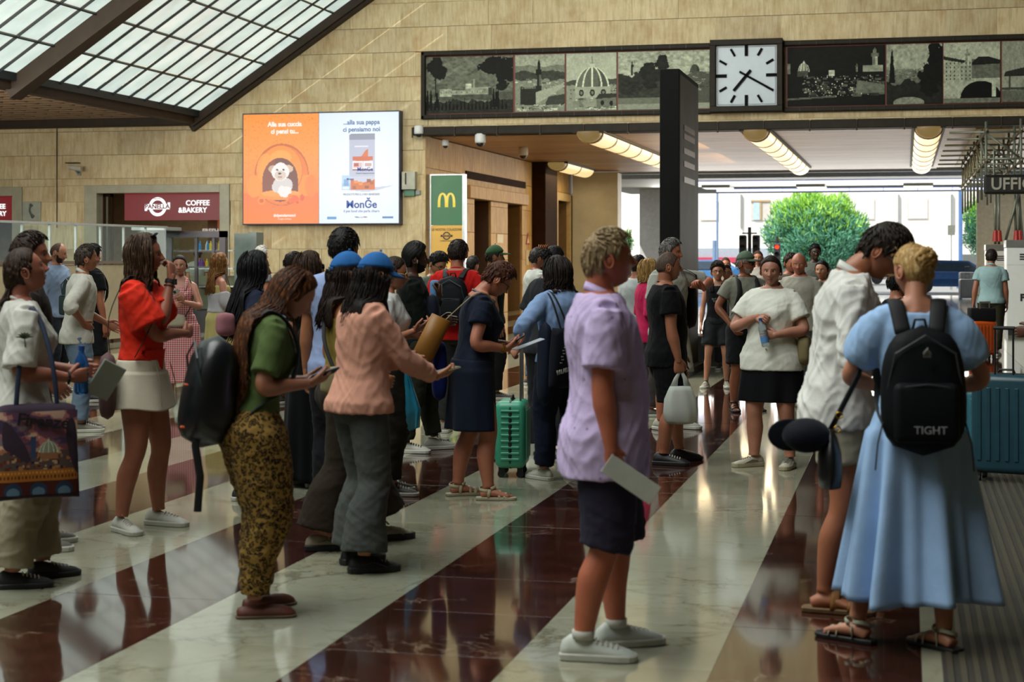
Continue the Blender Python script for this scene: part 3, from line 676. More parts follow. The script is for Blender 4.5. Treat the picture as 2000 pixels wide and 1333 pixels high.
# ================================================================== small things on the wall
def wallbox(name, label, cat, x0, y0, x1, y1, mat, d=.12, bev=.01, parts=None, **k):
    a = onY(x0, y1, YW); b = onY(x1, y0, YW); m = MB(); m.box2((a[0], YW - d, a[2]), (b[0], YW, b[2])); o = bevel(m.build(name, mat, label=label, cat=cat, **k), bev); return o
jb = wallbox('junction_box', 'pale grey electrical box on the wall beside the billboard', 'electrical box', 789, 336, 815, 371, plain('box_grey', 'a9aa98', .5), .2)
m = MB(); a = onY(792, 349, YW - .22); m.box(a, (.02, .03, .28)); m.build('hinge', M_STEEL, jb)
wallbox('exit_sign', 'small green sign box under the pale electrical box', 'sign', 791, 371, 812, 384, plain('sign_green', '2f6e4a', .4), .1)
wallbox('wall_socket', 'tiny grey socket right of the small green sign', 'socket', 813, 372, 822, 381, M_GREY, .08)
def cctv(px, py, label, s=1.0):
    c = onY(px, py, YW - .25); r = thing('security_camera', label, 'camera', tuple(c)); m = MB(); m.tube([(-.16 * s, 0, .02), (.17 * s, -.02, -.03)], .06 * s, 12); m.tube([(.16 * s, -.02, -.028), (.2 * s, -.024, -.034)], .066 * s, 12); m.build('camera_body', plain('camera_white', 'b9b6a4', .4), r, smooth=False)
    m = MB(); m.tube([(0, .0, -.04), (0, .12, -.12), (0, .25, -.12)], .018, 8); m.box((0, .24, -.12), (.1, .03, .14)); m.build('bracket', M_GREY, r)
cctv(146, 328, 'white bullet security camera on the wall above the phone sign')
wallbox('bird_spikes', 'row of small bird spikes over the bullet camera', 'spikes', 134, 318, 158, 320, M_STEEL, .2)
def domecam(p, label, s=1.0):
    r = thing('security_camera', label, 'camera', tuple(p)); m = MB(); a = 2 * pi * np.arange(20) / 20
    prof = [(.09, .22), (.10, .2), (.105, .08), (.1, .04)]; m.loft([np.stack([np.cos(a) * q * s, np.sin(a) * q * s, np.full(20, z * s)], -1) for q, z in prof]); m.build('camera_mount', M_WHITE, r, smooth=True)
    m = MB(); prof = [(.08 * cos(t), .045 - .08 * sin(t)) for t in np.linspace(0, 1.5, 6)]; m.loft([np.stack([np.cos(a) * q * s, np.sin(a) * q * s, np.full(20, z * s)], -1) for q, z in prof]); m.build('camera_dome', plain('smoked_dome', '1a1a20', .1), r, smooth=True)
q = onY(818, 259, YW - .3); domecam(q - np.array([0, 0, .08]), 'round dome camera at the left end of the bronze cornice', 1.1)
for x, y, lab in ((938, 282, 'larger white dome camera hanging from the passage ceiling'), (1022, 306, 'dark dome camera hanging deepest in the passage ceiling'), (870, 286, 'small dome camera under the passage ceiling near the corner')):
    t = (ZC - .25 - EYE) * FPX / (HY - y); q = atD(x, t, ZC - .27); domecam(q, lab, 1.25 if x > 900 else .8)
# telephone sign
tp = wallbox('phone_sign', 'square grey telephone sign on the wall between the doorways', 'sign', 46, 394, 81, 432, plain('sign_pale_grey', '9c9f90', .4), .06)
c = onY(63, 412, YW - .075); m = MB(); pts = [c + np.array([-.09 + .5 * (1 - cos(a)) * .3, 0, .17 * cos(a * 1.0)]) for a in np.linspace(.1, 2.9, 12)]
pts = [c + np.array([.07 - .15 * cos((u - .5) * 2.2) + .05 * (u - .3), 0, .17 - .34 * u]) for u in np.linspace(0, 1, 10)]
m.tube(pts, np.array([[.05, .012]] * 2 + [[.028, .012]] * 6 + [[.05, .012]] * 2), 8, ref=[1, 0, 0]); m.build('handset_symbol', plain('symbol_grey', '4d504a', .5), tp)
# thin conduit and a wire on the wall
m = MB(); a = onY(111, 236, YW - .03); b = onY(111, 445, YW - .03); m.tube([a, b], .012, 6); m.build('conduit', M_STEEL, label='thin dark conduit running down the wall left of the bullet camera', cat='pipe')
# ================================================================== roof: glazed slope, girders, grille soffit
RX0 = PX(383, 232); RZ0 = PZ(383, 232); XRIDGE = -2.6; SL = (XRIDGE - RX0) / cos(SLOPE)
def SP(s, y, h=0.0): return np.array([RX0 + s * cos(SLOPE) - h * sin(SLOPE), y, RZ0 + s * sin(SLOPE) + h * cos(SLOPE)])
def pane_mat():
    t = NT('frosted_skylight_glass'); mp = t.mapping(src='Object'); oi = t.n('ObjectInfo'); ad = t.n('VectorMath'); ad.operation = 'MULTIPLY_ADD'; t.l(oi, 'Random', ad, 0); ad.inputs[1].default_value = (3, 5, 7); t.l(mp, 0, ad, 2)
    nz = t.noise(ad, .8, 5, .6, .4); c = t.ramp(nz, [(.3, srgb('b3c3ba')), (.5, srgb('c7d8d0')), (.72, srgb('dfeae0'))])
    t.b.inputs['Base Color'].default_value = (.3, .33, .32, 1); t.set(Roughness=.25); t.l(c, 0, t.b, 'Emission Color'); t.b.inputs['Emission Strength'].default_value = 1.0; return t.m  # emission stands in for daylight passing through the glass
M_PANE = pane_mat()
roof = thing('skylight', 'sloping frosted glass skylight with dark steel bars at the upper left', 'skylight', (RX0, YW, RZ0)); 
PW, PH = 8.72 / 11, 1.083
ncol, nrow = int(44 / PW), int(SL / PH)
pm = {}
rest = MB(); bars = MB()
for c_ in range(ncol):
    for r_ in range(nrow):
        y1_ = YW - .18 - c_ * PW; y0_ = y1_ - PW; s0, s1 = .16 + r_ * PH, .16 + (r_ + 1) * PH
        if c_ < 30 and r_ < 6:
            if 'p' not in pm:
                m = MB(); w2, h2, t2 = PW / 2 - .02, PH / 2 - .02, .008
                v = [SP(s, y, t) - SP(0, 0, 0) for t in (0, t2) for s, y in ((-h2, -w2), (h2, -w2), (h2, w2), (-h2, w2))]
                m.raw(v, [[0, 1, 2, 3], [7, 6, 5, 4], [0, 4, 5, 1], [1, 5, 6, 2], [2, 6, 7, 3], [3, 7, 4, 0]]); pm['p'] = m.mesh('pane', False); pm['p'].materials.append(M_PANE)
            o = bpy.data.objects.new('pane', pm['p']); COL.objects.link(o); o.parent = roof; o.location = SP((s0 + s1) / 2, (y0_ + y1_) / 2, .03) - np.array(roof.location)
        else:
            m = rest; m.raw([SP(s0, y0_, .03), SP(s0, y1_, .03), SP(s1, y1_, .03), SP(s1, y0_, .03)], [[0, 1, 2, 3]])
m = MB(); q0 = SP(.16 + nrow * PH - .05, 0); m.box2((q0[0], -6, q0[2] - .1), (XRIDGE + .2, YW + .2, q0[2] + 1.0)); m.build('trim_12', M_STEEL, kind='structure')  # unseen box filling the ridge gap so that no sun leaks in
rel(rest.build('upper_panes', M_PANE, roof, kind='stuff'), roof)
def bar(name, a, b, w, h, mat, parent, stuff=None):
    """rectangular bar from a to b; w across, h in the roof normal direction"""
    a, b = np.array(a), np.array(b); d = b - a; d /= np.linalg.norm(d); nrm = np.array([-sin(SLOPE), 0, cos(SLOPE)]); s = np.cross(d, nrm)
    m = stuff or MB(); r = lambda p: [p - s * w / 2 - nrm * h / 2, p + s * w / 2 - nrm * h / 2, p + s * w / 2 + nrm * h / 2, p - s * w / 2 + nrm * h / 2]
    m.loft([r(a), r(b)]);
    if stuff is None: return rel(m.build(name, mat, parent), parent)
M_BAR = plain('steel_glazing_bar', '23282a', .5, .3)
cnt = 0
for c_ in range(ncol + 1):
    y = YW - .18 - c_ * PW
    if c_ % 11 == 0: continue
    if c_ < 30: bar('glazing_bar', SP(.1, y), SP(SL, y), .024, .05, M_BAR, roof)
    else: bar('', SP(.1, y), SP(SL, y), .035, .06, None, None, bars)
for r_ in range(1, nrow + 1):
    s = .16 + r_ * PH
    for k in range(5): bar('cross_bar', SP(s, YW - .2 - k * 8.72), SP(s, YW - .2 - (k + 1) * 8.72), .032, .045, M_BAR, roof)
rel(bars.build('glazing_bars_near', M_BAR, roof, kind='stuff'), roof)
for k in range(6):
    y = YW - .18 - k * 8.72
    if k == 0: bar('edge_girder', SP(-.2, YW - .1, -.05), SP(SL, YW - .1, -.05), .2, .42, M_STEEL, roof); bar('edge_girder', SP(-.1, YW - .26, -.1), SP(SL, YW - .26, -.1), .12, .2, M_STEEL, roof)
    else: bar('girder', SP(-.1, y, -.12), SP(SL, y, -.12), .34, .36, M_STEEL, roof); bar('girder_flange', SP(-.1, y, -.31), SP(SL, y, -.31), .44, .03, M_STEEL, roof)
for k in range(5):
    m = MB(); m.box2((RX0 - .2, YW - (k + 1) * 8.72, RZ0 - .14), (RX0 + .1, YW - k * 8.72 - .02, RZ0 + .16)); rel(bevel(m.build('lower_rail', M_STEEL, roof), .02), roof)
    m = MB(); m.box2((RX0 + .1, YW - (k + 1) * 8.72, RZ0 + .02), (RX0 + .22, YW - k * 8.72 - .02, RZ0 + .22)); rel(m.build('lower_rail', M_BAR, roof), roof)
# opaque right slope, gables, side walls that close the hall
dk = plain('dark_ceiling', '2e261b', .8)
m = MB(); m.raw([SP(SL, -6), SP(SL, YW + .3), (XRIDGE + 11, YW + .3, 7.6), (XRIDGE + 11, -6, 7.6)], [[0, 1, 2, 3]]); m.build('ceiling_right_slope', dk, kind='structure')
m = MB(); m.box2((-34, -6, RZ0 + .35), (RX0 - .1, YW, RZ0 + .45)); m.build('ceiling_left', dk, kind='structure')
m = MB(); m.box2((-34.2, -6, 0), (-34, YW + 8, 6)); m.build('wall_left', plain('brown_stone', '54442c', .7), kind='structure')
m = MB(); m.box2((XRIDGE + 11, -6, 0), (XRIDGE + 11.2, YW + .3, 12)); m.build('wall_right', plain('brown_stone', '54442c', .7), kind='structure')
m = MB(); m.box2((-34, -6.2, 0), (9, -6, 17)); m.build('wall_back', plain('brown_stone', '54442c', .7), kind='structure')
# lattice grille of the soffit
gm = plain('grille_wood', '7a6044', .7); gr = MB(); zg = RZ0 + .02
y = 15.0; 
while y < YW - .25:
    gr.box2((-30, y, zg), (RX0 - .23, y + .10, zg + .22)); y += .52
x = -30.0; k = 0
while x < RX0 - .25:
    gr.box2((x, 15, zg + .02), (x + .07, YW - .25, zg + .16)); x += .62
gr.build('soffit_grille', gm, label='brown slatted grille ceiling under the lower edge of the skylight', cat='ceiling grille', kind='stuff')
m = MB(); m.box2((-34, YW - .3, RZ0 - .18), (RX0 + .05, YW + .02, RZ0 + .3)); bevel(m.build('trim_3', M_STEEL, kind='structure'), .03)
# ================================================================== the passage
def wood_ceiling():
    t = NT('striped_ceiling'); oi = t.n('ObjectInfo'); tc = t.n('TexCoord'); ad = t.n('VectorMath'); ad.operation = 'MULTIPLY_ADD'; t.l(oi, 'Random', ad, 0); ad.inputs[1].default_value = (5, 9, 3); t.l(tc, 'Object', ad, 2)
    mp = t.n('Mapping'); mp.inputs[3].default_value = (.5, 6, 1); t.l(ad, 0, mp, 0); n = t.noise(mp, 1.5, 6, .6, .2)
    c = t.ramp(n, [(.3, srgb('946c46')), (.5, srgb('b28c64')), (.7, srgb('c8a680'))]); rr = t.ramp(oi, [(0, .8), (1, 1.15)], i='Random'); t.base(t.mix(c, rr, 1.0, 'MULTIPLY')); t.set(Roughness=.45); return t.m
M_WC = wood_ceiling()
ceil = MB(); ceil.box2((XP - 1.5, YW + .1, ZC + .03), (XR, 58.2, ZC + .3)); ceil = ceil.build('ceiling', dk, kind='structure')
y = YW + .1
while y < 57.9:
    m = MB(); m.box2((XP, y + .008, ZC), (XR - .5, y + 1.17, ZC + .03)); m.build('ceiling_strip', M_WC, ceil); y += 1.18
ZC2 = ZC - .17; M_PC = plain('pale_ceiling', '8f908a', .6, var=.06)
m = MB(); m.box2((-12, 59.4, ZC2), (XR, 74, ZC2 + .3)); m.build('ceiling_outer', M_PC, kind='structure')
m = MB(); m.box2((-12, 57.9, ZC2 + .1), (XR, 58.3, ZC + .4)); m.box2((-12, 59.3, ZC2), (XR, 59.45, ZC + .4)); m.box2((-12, 58.3, ZC + .3), (XR, 59.4, ZC + .4)); m.build('trim_4', plain('blue_grey_beam', '93a0ac', .7), kind='structure')
for px in (1400, 1585, 1790):
    q = atD(px, 66, ZC2); m = MB(); m.box2((q[0] - .5, 65.2, ZC2 - .1), (q[0] + .6, 67.0, ZC2)); m.build('trim_5', M_PC, kind='structure')
for Y, lab in ((62.2, 'upper of the two long white light strips in the passage'), (69.6, 'lower of the two long white light strips in the passage')):
    r = thing('strip_light', lab, 'light', (-2, Y - .6, ZC2 - .12)); 
    for k in range(11):
        x = -5.6 + k * 1.35; m = MB(); m.box2((x, -.05, 0), (x + 1.33, .05, .1)); m.build('tube_cover', emit('cold_tube', 'c4ccff', 2.2), r)
    m = MB(); m.box2((-5.6, -.06, .1), (9.3, .06, .14)); m.build('rail', M_GREY, r)
# right part and posts at the open front
m = MB(); q = atD(1908, 70); m.box2((q[0], q[1], 0), (8.5, q[1] + .6, ZC2)); m.build('wall_front_right', plain('beige_plaster', 'd8caa6', .7, bump=.2, bs=12), kind='structure')
for (xa, xb, Z, dep, nm, mt_) in ((1118, 1210, 57.6, .8, 'pillar_left', M_CONC), (1249, 1292, 69.5, .9, 'pillar_front', plain('pale_grey_stone', 'b8babc', .6))):
    a, b = atD(xa, Z), atD(xb, Z); m = MB(); m.box2((a[0], a[1], 0), (b[0], a[1] + dep, ZC2 + .1)); bevel(m.build(nm, mt_, kind='structure'), .01)
# left side wall of the passage with its niches
def YX(px): return onX(px, 400, XP)[1]
ys = dict(n1=(YX(926), YX(958)), n2=(YX(991), YX(1019)), wn=(YX(1085), YX(1109)))
zn = onX(926, 389, XP)[2]
sw = MB(); rs = [(YW + .1, 0, 57.6, ZC)]
niches = [(ys['n1'][0], 0, ys['n1'][1], zn), (ys['n2'][0], 0, ys['n2'][1], zn), (ys['wn'][0], 1.0, ys['wn'][1], 3.6)]
for h in niches: rs = rect_minus(rs, h)
for a, b, c, d in rs: sw.box2((XP - 1.4, a, b), (XP - .05, c, d))
sw.box2((XP - 1.5, YW + .5, 0), (XP - 1.4, 57.6, ZC)); sw = sw.build('wall_passage_left', plain('wall_joint_warm', '6b5230', .8), kind='structure')
zz = .0; 
while zz < ZC:
    y = YW + .002; first = True
    while y < 57.5:
        w = rs2.choice([.9, 1.2, 1.5]); h = min(.76, ZC - zz)
        pcs = [(y, zz, min(y + w, 57.6), zz + h)]
        for hh in niches: pcs = rect_minus(pcs, hh)
        for a, b, c, d in pcs:
            if c - a < .05 or d - b < .05: continue
            block('stone_block', M_TR2, c - a - .006, .06, d - b - .006, sw, (XP - .02, (a + c) / 2, (b + d) / 2), pi / 2)
        y += w
    zz += .76
# return face at the wall corner
m = MB(); m.box2((XP - .25, YW + .02, 0), (XP - .001, YW + .1, ZC)); 
m = MB(); m.box2((XP - .02, YX(908), zn), (XP + .16, YX(1023), zn + .34)); bevel(m.build('trim_6', M_TR2, kind='structure'), .02)
m = MB(); m.box2((XP - .01, YX(908), zn + .52), (XP + .05, YX(1024), zn + .72)); m.build('trim_7', M_DARK, kind='structure')  # dark strip standing in for the shaded slot above the lintel
for k, (a, b) in enumerate((ys['n1'], ys['n2'])):
    m = MB(); m.box2((XP - 1.0, a, 0), (XP - .9, b, zn)); m.build('door_%d' % (k + 2), M_DARK, kind='structure')
    m = MB(); m.box2((XP - 1.38, b - .03, 0), (XP - .06, b - .001, zn)); m.build('trim_%d' % (8 + k), plain('niche_side', '4a2f18' if k == 0 else '6e5024', .5), kind='structure')
m = MB(); m.box2((XP + .0, YX(1038), 0), (XP + .45, YX(1062), ZC)); bevel(m.build('trim_10', M_DARK, kind='structure'), .02)
wy0, wy1 = ys['wn']
m = MB()
for b_ in ((wy0 - .5, .9, wy0, 3.75), (wy1, .9, wy1 + .5, 3.75), (wy0, 3.5, wy1, 3.75)): m.box2((XP - .02, b_[0], b_[1]), (XP + .1, b_[2], b_[3]))
bevel(m.build('window_1', plain('beige_window_frame', 'b59d6e', .5), kind='structure'), .01)
m = MB(); m.box2((XP - .6, wy0, 1), (XP - .5, wy1, 3.5)); m.build('window_2', M_DARK, kind='structure')
# notices
def sidebox(name, label, cat, x0, y0, x1, y1, mat, d=.02):
    a = onX(x0, (y0 + y1) / 2, XP); b = onX(x1, (y0 + y1) / 2, XP); za = onX((x0 + x1) / 2, y1, XP)[2]; zb = onX((x0 + x1) / 2, y0, XP)[2]
    m = MB(); m.box2((XP + .012, a[1], za), (XP + .012 + d, b[1], zb)); return m.build(name, mat, label=label, cat=cat)
sidebox('paper_notice', 'small white paper notice taped between the two dark door niches', 'notice', 969, 458, 981, 475, plain('paper', 'cfc7a6', .6))
sidebox('info_plate', 'narrow pale plate on the stone right of the dark niches', 'plate', 1026, 489, 1032, 518, plain('pale_plate', 'c2ae84', .5))
a = onX(1026, 478, XP); b = onX(1033, 478, XP); zt = onX(1029.5, 455, XP)[2]
m = MB(); m.raw([(XP + .03, a[1], a[2]), (XP + .03, b[1], b[2]), (XP + .03, (a[1] + b[1]) / 2, zt), (XP + .012, a[1], a[2]), (XP + .012, b[1], b[2]), (XP + .012, (a[1] + b[1]) / 2, zt)], [[0, 3, 4, 1], [1, 4, 5, 2], [2, 5, 3, 0]], [[0, 1, 2]])
ws = m.build('warning_sign', plain('sign_red', '9c2a1c', .5), label='red edged triangular warning sign on the stone right of the niches', cat='sign')
c_ = np.array([XP + .035, (a[1] + b[1]) / 2, (a[2] * 2 + zt) / 3]); m = MB(); s_ = .62
m.raw([(c_[0], c_[1] + (a[1] - c_[1]) * s_, c_[2] + (a[2] - c_[2]) * s_), (c_[0], c_[1] + (b[1] - c_[1]) * s_, c_[2] + (a[2] - c_[2]) * s_), (c_[0], c_[1], c_[2] + (zt - c_[2]) * s_)], (), [[0, 1, 2]]); m.build('sign_face', plain('sign_cream', 'd8c9a0', .5), ws)
# linear ceiling lamps
M_LAMP = emit('warm_diffuser', 'ffdf9c', 1.0); M_LEND = emit('lamp_end', 'c9a560', .35)
def ceil_lamp(px, py0, py1, w, n, label, px2=None):
    t0 = (ZC - .15 - EYE) * FPX / (HY - py0); t1 = (ZC - .15 - EYE) * FPX / (HY - py1); a = atD(px, t0, ZC - .02); L_ = atD(px2 or px, t1, 0)[1] - a[1]
    r = thing('ceiling_lamp', label, 'light', tuple(a)); th = np.linspace(0, pi, 11)
    sec = lambda y, s=1.0: np.array([(cos(q) * w / 2 * s, y, -sin(q) * .26 * s) for q in th])
    e = MB(); e.loft([sec(-.0, .15), sec(.05, .75), sec(.16, .95), sec(.42, .97)], cap=True, wrap=True); e.build('end_cap', M_LEND, r, smooth=True)
    sg_ = (L_ - .42) / n
    for k in range(n):
        y0 = .42 + k * sg_; m = MB(); m.loft([sec(y0 + .02), sec(y0 + sg_ - .02)], cap=True, wrap=True); m.build('diffuser', M_LAMP, r, smooth=False)
        m = MB(); m.loft([sec(y0 - .05, 1.05), sec(y0 + .05, 1.05)], cap=True); m.build('band', plain('lamp_band', '8a6c3a', .4, .5), r)
    l = area((a[0], a[1] + L_ / 2, ZC - .36), (0, 0, 0), w, L_, 22 * n, (1.0, .80, .50)); l.name = 'lamp_glow'
    m = MB(); m.box2((-w / 2 - .06, .1, -.03), (w / 2 + .06, L_, .02)); m.build('base_plate', M_BRONZE, r)
for Y_ in (43.0, 50.0): area((XP + 6.5, Y_, ZC - .25), (0, R_(38), 0), 1.2, 5.0, 210, (1.0, .74, .40))  # added warm lights without fittings, turned to the passage's left wall
ceil_lamp(1147, 267, 334, .62, 8, 'leftmost long amber ceiling lamp, partly behind the dark pillar', 1300)
ceil_lamp(1474, 264, 335, .62, 8, 'middle long amber ceiling lamp in the passage', 1546)
ceil_lamp(1814, 258, 332, .62, 7, 'rightmost long amber ceiling lamp near the scaffold', 1807)
ceil_lamp(1085, 325, 340, .62, 2, 'short amber lamp at the back left of the passage ceiling', 1118)
# free-standing banner of the restaurant
BX = 39.1; a = onY(842, 343, BX); b = onY(903, 343, BX); zj = onY(872, 440, BX)[2]; zt = a[2]; r = thing('advertising_panel', 'tall standing panel, green with yellow arches above and yellow below', 'sign', ((a[0] + b[0]) / 2, BX, 0)); w = b[0] - a[0]
m = MB(); m.box2((-w / 2, .0, zj), (w / 2, .12, zt)); m.build('green_sheet', plain('poster_green', '1f6a3c', .35, var=.03), r)
m = MB(); m.box2((-w / 2, .0, .15), (w / 2, .12, zj - .01)); m.build('yellow_sheet', plain('poster_yellow', 'd9a83a', .35, var=.03), r)
m = MB(); m.box2((w / 2, -.01, 0), (w / 2 + .07, .16, zt + .03)); m.box2((-w / 2 - .03, -.01, 0), (-w / 2, .16, zt + .03)); m.box2((-w / 2, -.01, zt), (w / 2, .16, zt + .03)); m.box2((-w / 2, 0, 0), (w / 2, .13, .15)); m.build('edge_frame', M_ALU, r)
def arch(cx, c0, w_, h_, mat, parent):
    m = MB()
    for s in (-1, 1):
        u = np.linspace(0, 1, 18); x = cx + s * (w_ * .27 + w_ * .23 * np.cos(pi * u)) ; z = c0 + h_ * np.sin(pi * u) ** .55 - (0 if 1 else 0)
        x = cx + s * w_ * .25 + w_ * .225 * np.cos(pi * u) * -1 * s; 
        m.tube(np.stack([x, np.full(18, -.012), z], -1), np.stack([np.full(18, .05), np.full(18, .006)], -1), 8, ref=[0, 1, 0]) if 0 else m.tube(np.stack([x, np.full(18, -.012), z], -1), np.stack([np.full(18, .006), .022 + .012 * np.abs(np.cos(pi * u))], -1), 8, ref=[0, 1, 0])
    return m.build('arches_emblem', mat, parent, smooth=True)
zl = onY(872, 405, BX)[2]; zh = onY(872, 377, BX)[2]; arch(0, zl, .40, zh - zl - .02, emit('arch_yellow', 'f6dc5a', .95), r)  # arches given a glow of their own to read bright yellow
brn = plain('poster_brown', '3a2a10', .5)
zq = onY(872, 449, BX)[2]; text_mesh('lettering', 'LE NOSTRE COLAZIONI', .085, brn, r, (0, -.006, zq), sx=.82)
zq = onY(872, 461, BX)[2]; m = MB(); ringxz(m, (0, -.008, zq), .07, .1, 28); m.box((0, -.01, zq), (.3, .006, .05)); m.build('emblem', brn, r); text_mesh('lettering', 'PANELLA', .05, plain('poster_yellow', 'd9a83a', .35, var=.03), r, (0, -.016, zq))
zq = onY(872, 471, BX)[2]; text_mesh('lettering', 'COFFEE & BAKERY', .04, brn, r, (0, -.006, zq))
m = MB(); m.tube([(.18 + .12 * cos(q), -.01, onY(872, 500, BX)[2] + .14 * sin(q)) for q in np.linspace(0, 2 * pi, 20)], [.05] * 20, 6); m.build('croissant_picture', plain('pastry_orange', 'c8641c', .5), r, smooth=True)
# dark totem (seen end-on), with its plinth
tt = atD(1288.4, 22.6); tw = atD(1328, 22.6)[0] - tt[0] + .0; zt = EYE + (HY - 135) / FPX * 22.6; D = 2.15
tot = thing('info_totem', 'tall dark slab totem standing in the passage, faded print on its side', 'totem', (tt[0] + tw / 2, tt[1], 0))
m = MB(); m.box2((-tw / 2, 0, .1), (tw / 2, .1, zt)); m.box2((-tw / 2, .1, zt - .06), (tw / 2, D, zt)); bevel(m.build('front_edge', plain('totem_black', '0b0c0a', .7, spec=.12, var=.3, vs=3), tot), .008)
m = MB(); m.box2((-tw / 2 + .01, .1, .1), (tw / 2 - .004, D, zt - .06)); m.build('side_panel', plain('totem_grey', '5f5848', .6, var=.22, vs=1.6), tot)
m = MB()
for k, (yy, c) in enumerate(((.30, 0), (.42, 0), (.62, 1), (.80, 0), (1.02, 1))): m.box2((tw / 2 - .003, .5, zt - .5 - yy), (tw / 2 + .002, 1.7, zt - .42 - yy), m=c)
m.build('faded_print', [plain('faded_red', '6a3a30', .4), plain('faded_grey', '8d877a', .4)], tot)
m = MB(); m.box2((tt[0] - .1, tt[1] + 2.4, 0), (tt[0] + 1.5, tt[1] + 3.1, .46)); bevel(m.build('low_bench', M_BLACK, label='low black block bench behind the teenager, near the totem', cat='bench'), .02)
m = MB(); m.box2((-tw / 2 - .12, -.1, 0), (tw / 2 + .12, D + .1, .1)); m.build('plinth', M_BLACK, tot)
for (x_, z_, a_) in ((-.04, 1.78, .4), (.02, 1.72, .2)):
    m = MB(); m.box((x_, -.002, z_), (.06, .004, .08), M=np.array(Matrix.Rotation(a_, 3, 'Y'))); m.build('sticker', M_GREY, tot)
# ================================================================== ticket kiosks, scaffold and hanging sign at the right
def kiosk(px0, px1, Z, ytop, label, letter):
    a, b = atD(px0, Z), atD(px1, Z); h = EYE + (HY - ytop) / FPX * Z; w_ = b[0] - a[0]; r = thing('ticket_kiosk', label, 'kiosk', ((a[0] + b[0]) / 2, a[1], 0))
    m = MB(); m.box2((-w_ / 2, 0, .12), (w_ / 2, .9, h - .16)); bevel(m.build('cabinet', plain('kiosk_white', 'd6d9d6', .4, var=.03), r), .015)
    m = MB(); m.box2((-w_ / 2 - .01, -.01, h - .16), (w_ / 2 + .01, .91, h)); bevel(m.build('top_band', plain('kiosk_grey', '6a6b66', .4), r), .01)
    m = MB(); m.box2((-w_ / 2 + .03, .03, 0), (w_ / 2 - .03, .87, .12)); m.build('base', M_BLACK, r)
    m = MB(); m.box2((-w_ / 2, -.004, h - .52), (w_ / 2, 0, h - .515)); m.build('seam', M_GREY, r)
    for k in range(3): m = MB(); m.box((-w_ / 2 + .36, -.004, h - .3 - k * .05), (.2, .006, .03)); m.build('symbol', M_BLACK, r)
    text_mesh('lettering', letter, .2, M_BLACK, r, (-w_ / 2 + .36, -.006, h - 1.2), bold=.01); return r
kiosk(1966, 2075, 34.5, 469, 'nearer white ticket kiosk at the right edge', 'FS')
kiosk(1926, 1975, 42.5, 478, 'farther white ticket kiosk, half behind the nearer one', 'C')
sc = thing('scaffold', 'grey steel tube scaffold truss hanging over the kiosks at the right', 'scaffold', tuple(atD(1926, 35)))
S0 = np.array(sc.location); xa = 0.0; xb = atD(1993, 35)[0] - S0[0]
zt0 = EYE + (HY - 247) / FPX * 35; zb0 = EYE + (HY - 343) / FPX * 35; lab = 0
def stube(a, b, r_=.028, n='steel_tube'):
    m = MB(); m.tube([a, b], r_, 8); m.build(n, M_TUBE, sc, smooth=True)
for k in range(8):
    y = k * 2.1
    stube((xa, y, zb0 - .45), (xa, y, zt0 + .1)); stube((xb, y, zb0 - .2), (xb, y, zt0 + .15))
    stube((xa - .75, y, zt0 - .12), (xb + .5, y, zt0 - .12), .024); stube((xa - .1, y, zb0 + .35), (xb + .5, y, zb0 + .35), .024)
    stube((xa, y, zt0 - .15), (xb, y, zb0 + .35), .022)
    if k < 7: stube((xa, y, zb0 + .3), (xa, y + 2.1, zt0 - .15), .022); stube((xb, y, zt0 - .2), (xb, y + 2.1, zb0 + .3), .022)
for (x_, z_) in ((xa, zt0 - .1), (xb, zt0 - .1), (xa, zb0 + .3), (xb, zb0 + .3)): stube((x_, -.4, z_), (x_, 15.2, z_), .026)
m = MB()
for k in range(8):
    for x_ in (xa, xb): m.box((x_, k * 2.1, zt0 - .1), (.09, .09, .1)); m.box((x_, k * 2.1, zb0 + .3), (.09, .09, .1))
m.build('coupler', plain('coupler_rust', '5c4a30', .6), sc, kind='stuff')
for (px, lean) in ((1944, 0.0), (1951, .0), (1985, .05), (1990, 0), (1998, .1), (1962, -.35)):
    a = atD(px, 36.2) - S0; stube((a[0], a[1], 1.9), (a[0] - lean, a[1], zb0 - .1), .03, 'prop_tube')
for px in (1944, 1951, 1985, 1992): 
    a = atD(px, 36.1) - S0; m = MB(); m.tube([(a[0], a[1] - .02, 1.96), (a[0], a[1] - .02, 2.2)], [.075, .05], 10); m.build('red_sleeve', plain('sleeve_red', 'a02418', .5), sc)
yb_ = onY(1900, 300, 43)
m = MB(); q = atD(1880, 47, ZC - .012); q2 = atD(1968, 47); m.box2((q[0], 39.6, ZC - .03), (q2[0] - .2, 56, ZC - .004)); m.build('trim_11', plain('yellow_film', 'b9a25a', .5), kind='structure')
Zs = 33.6; a = atD(1921, Zs); zs = EYE + (HY - 380) / FPX * Zs; ze = EYE + (HY - 342) / FPX * Zs
sn = thing('hanging_sign', 'black hanging office sign with pale letters at the right edge', 'sign', (a[0] + 1.0, a[1], zs))
m = MB(); m.rbox((0, 0, (ze - zs) / 2), (2.0, ze - zs, .14), .05, 4, 2, M=np.array(Matrix.Rotation(pi / 2, 3, 'X'))); m = MB(); 
m.rbox((0, 0, 0), (2.0, ze - zs, .16), .05, 5, 1, M=np.array(Matrix.Rotation(pi / 2, 3, 'X'))); o = m.build('sign_case', plain('sign_black', '1b1b18', .4), sn); o.location = (0, 0, (ze - zs) / 2)
text_mesh('letters', 'UFFICIO', .335, emit('sign_pale', 'b9b49c', .4), sn, (-.865, -.1, (ze - zs) / 2 + .0), align='LEFT', sx=.94, bold=.006)
for x_ in (-.8, .8): m = MB(); m.tube([(x_, 0, ze - zs), (x_, 0, ze - zs + .5)], .015, 6); m.build('hanger', M_TUBE, sn)

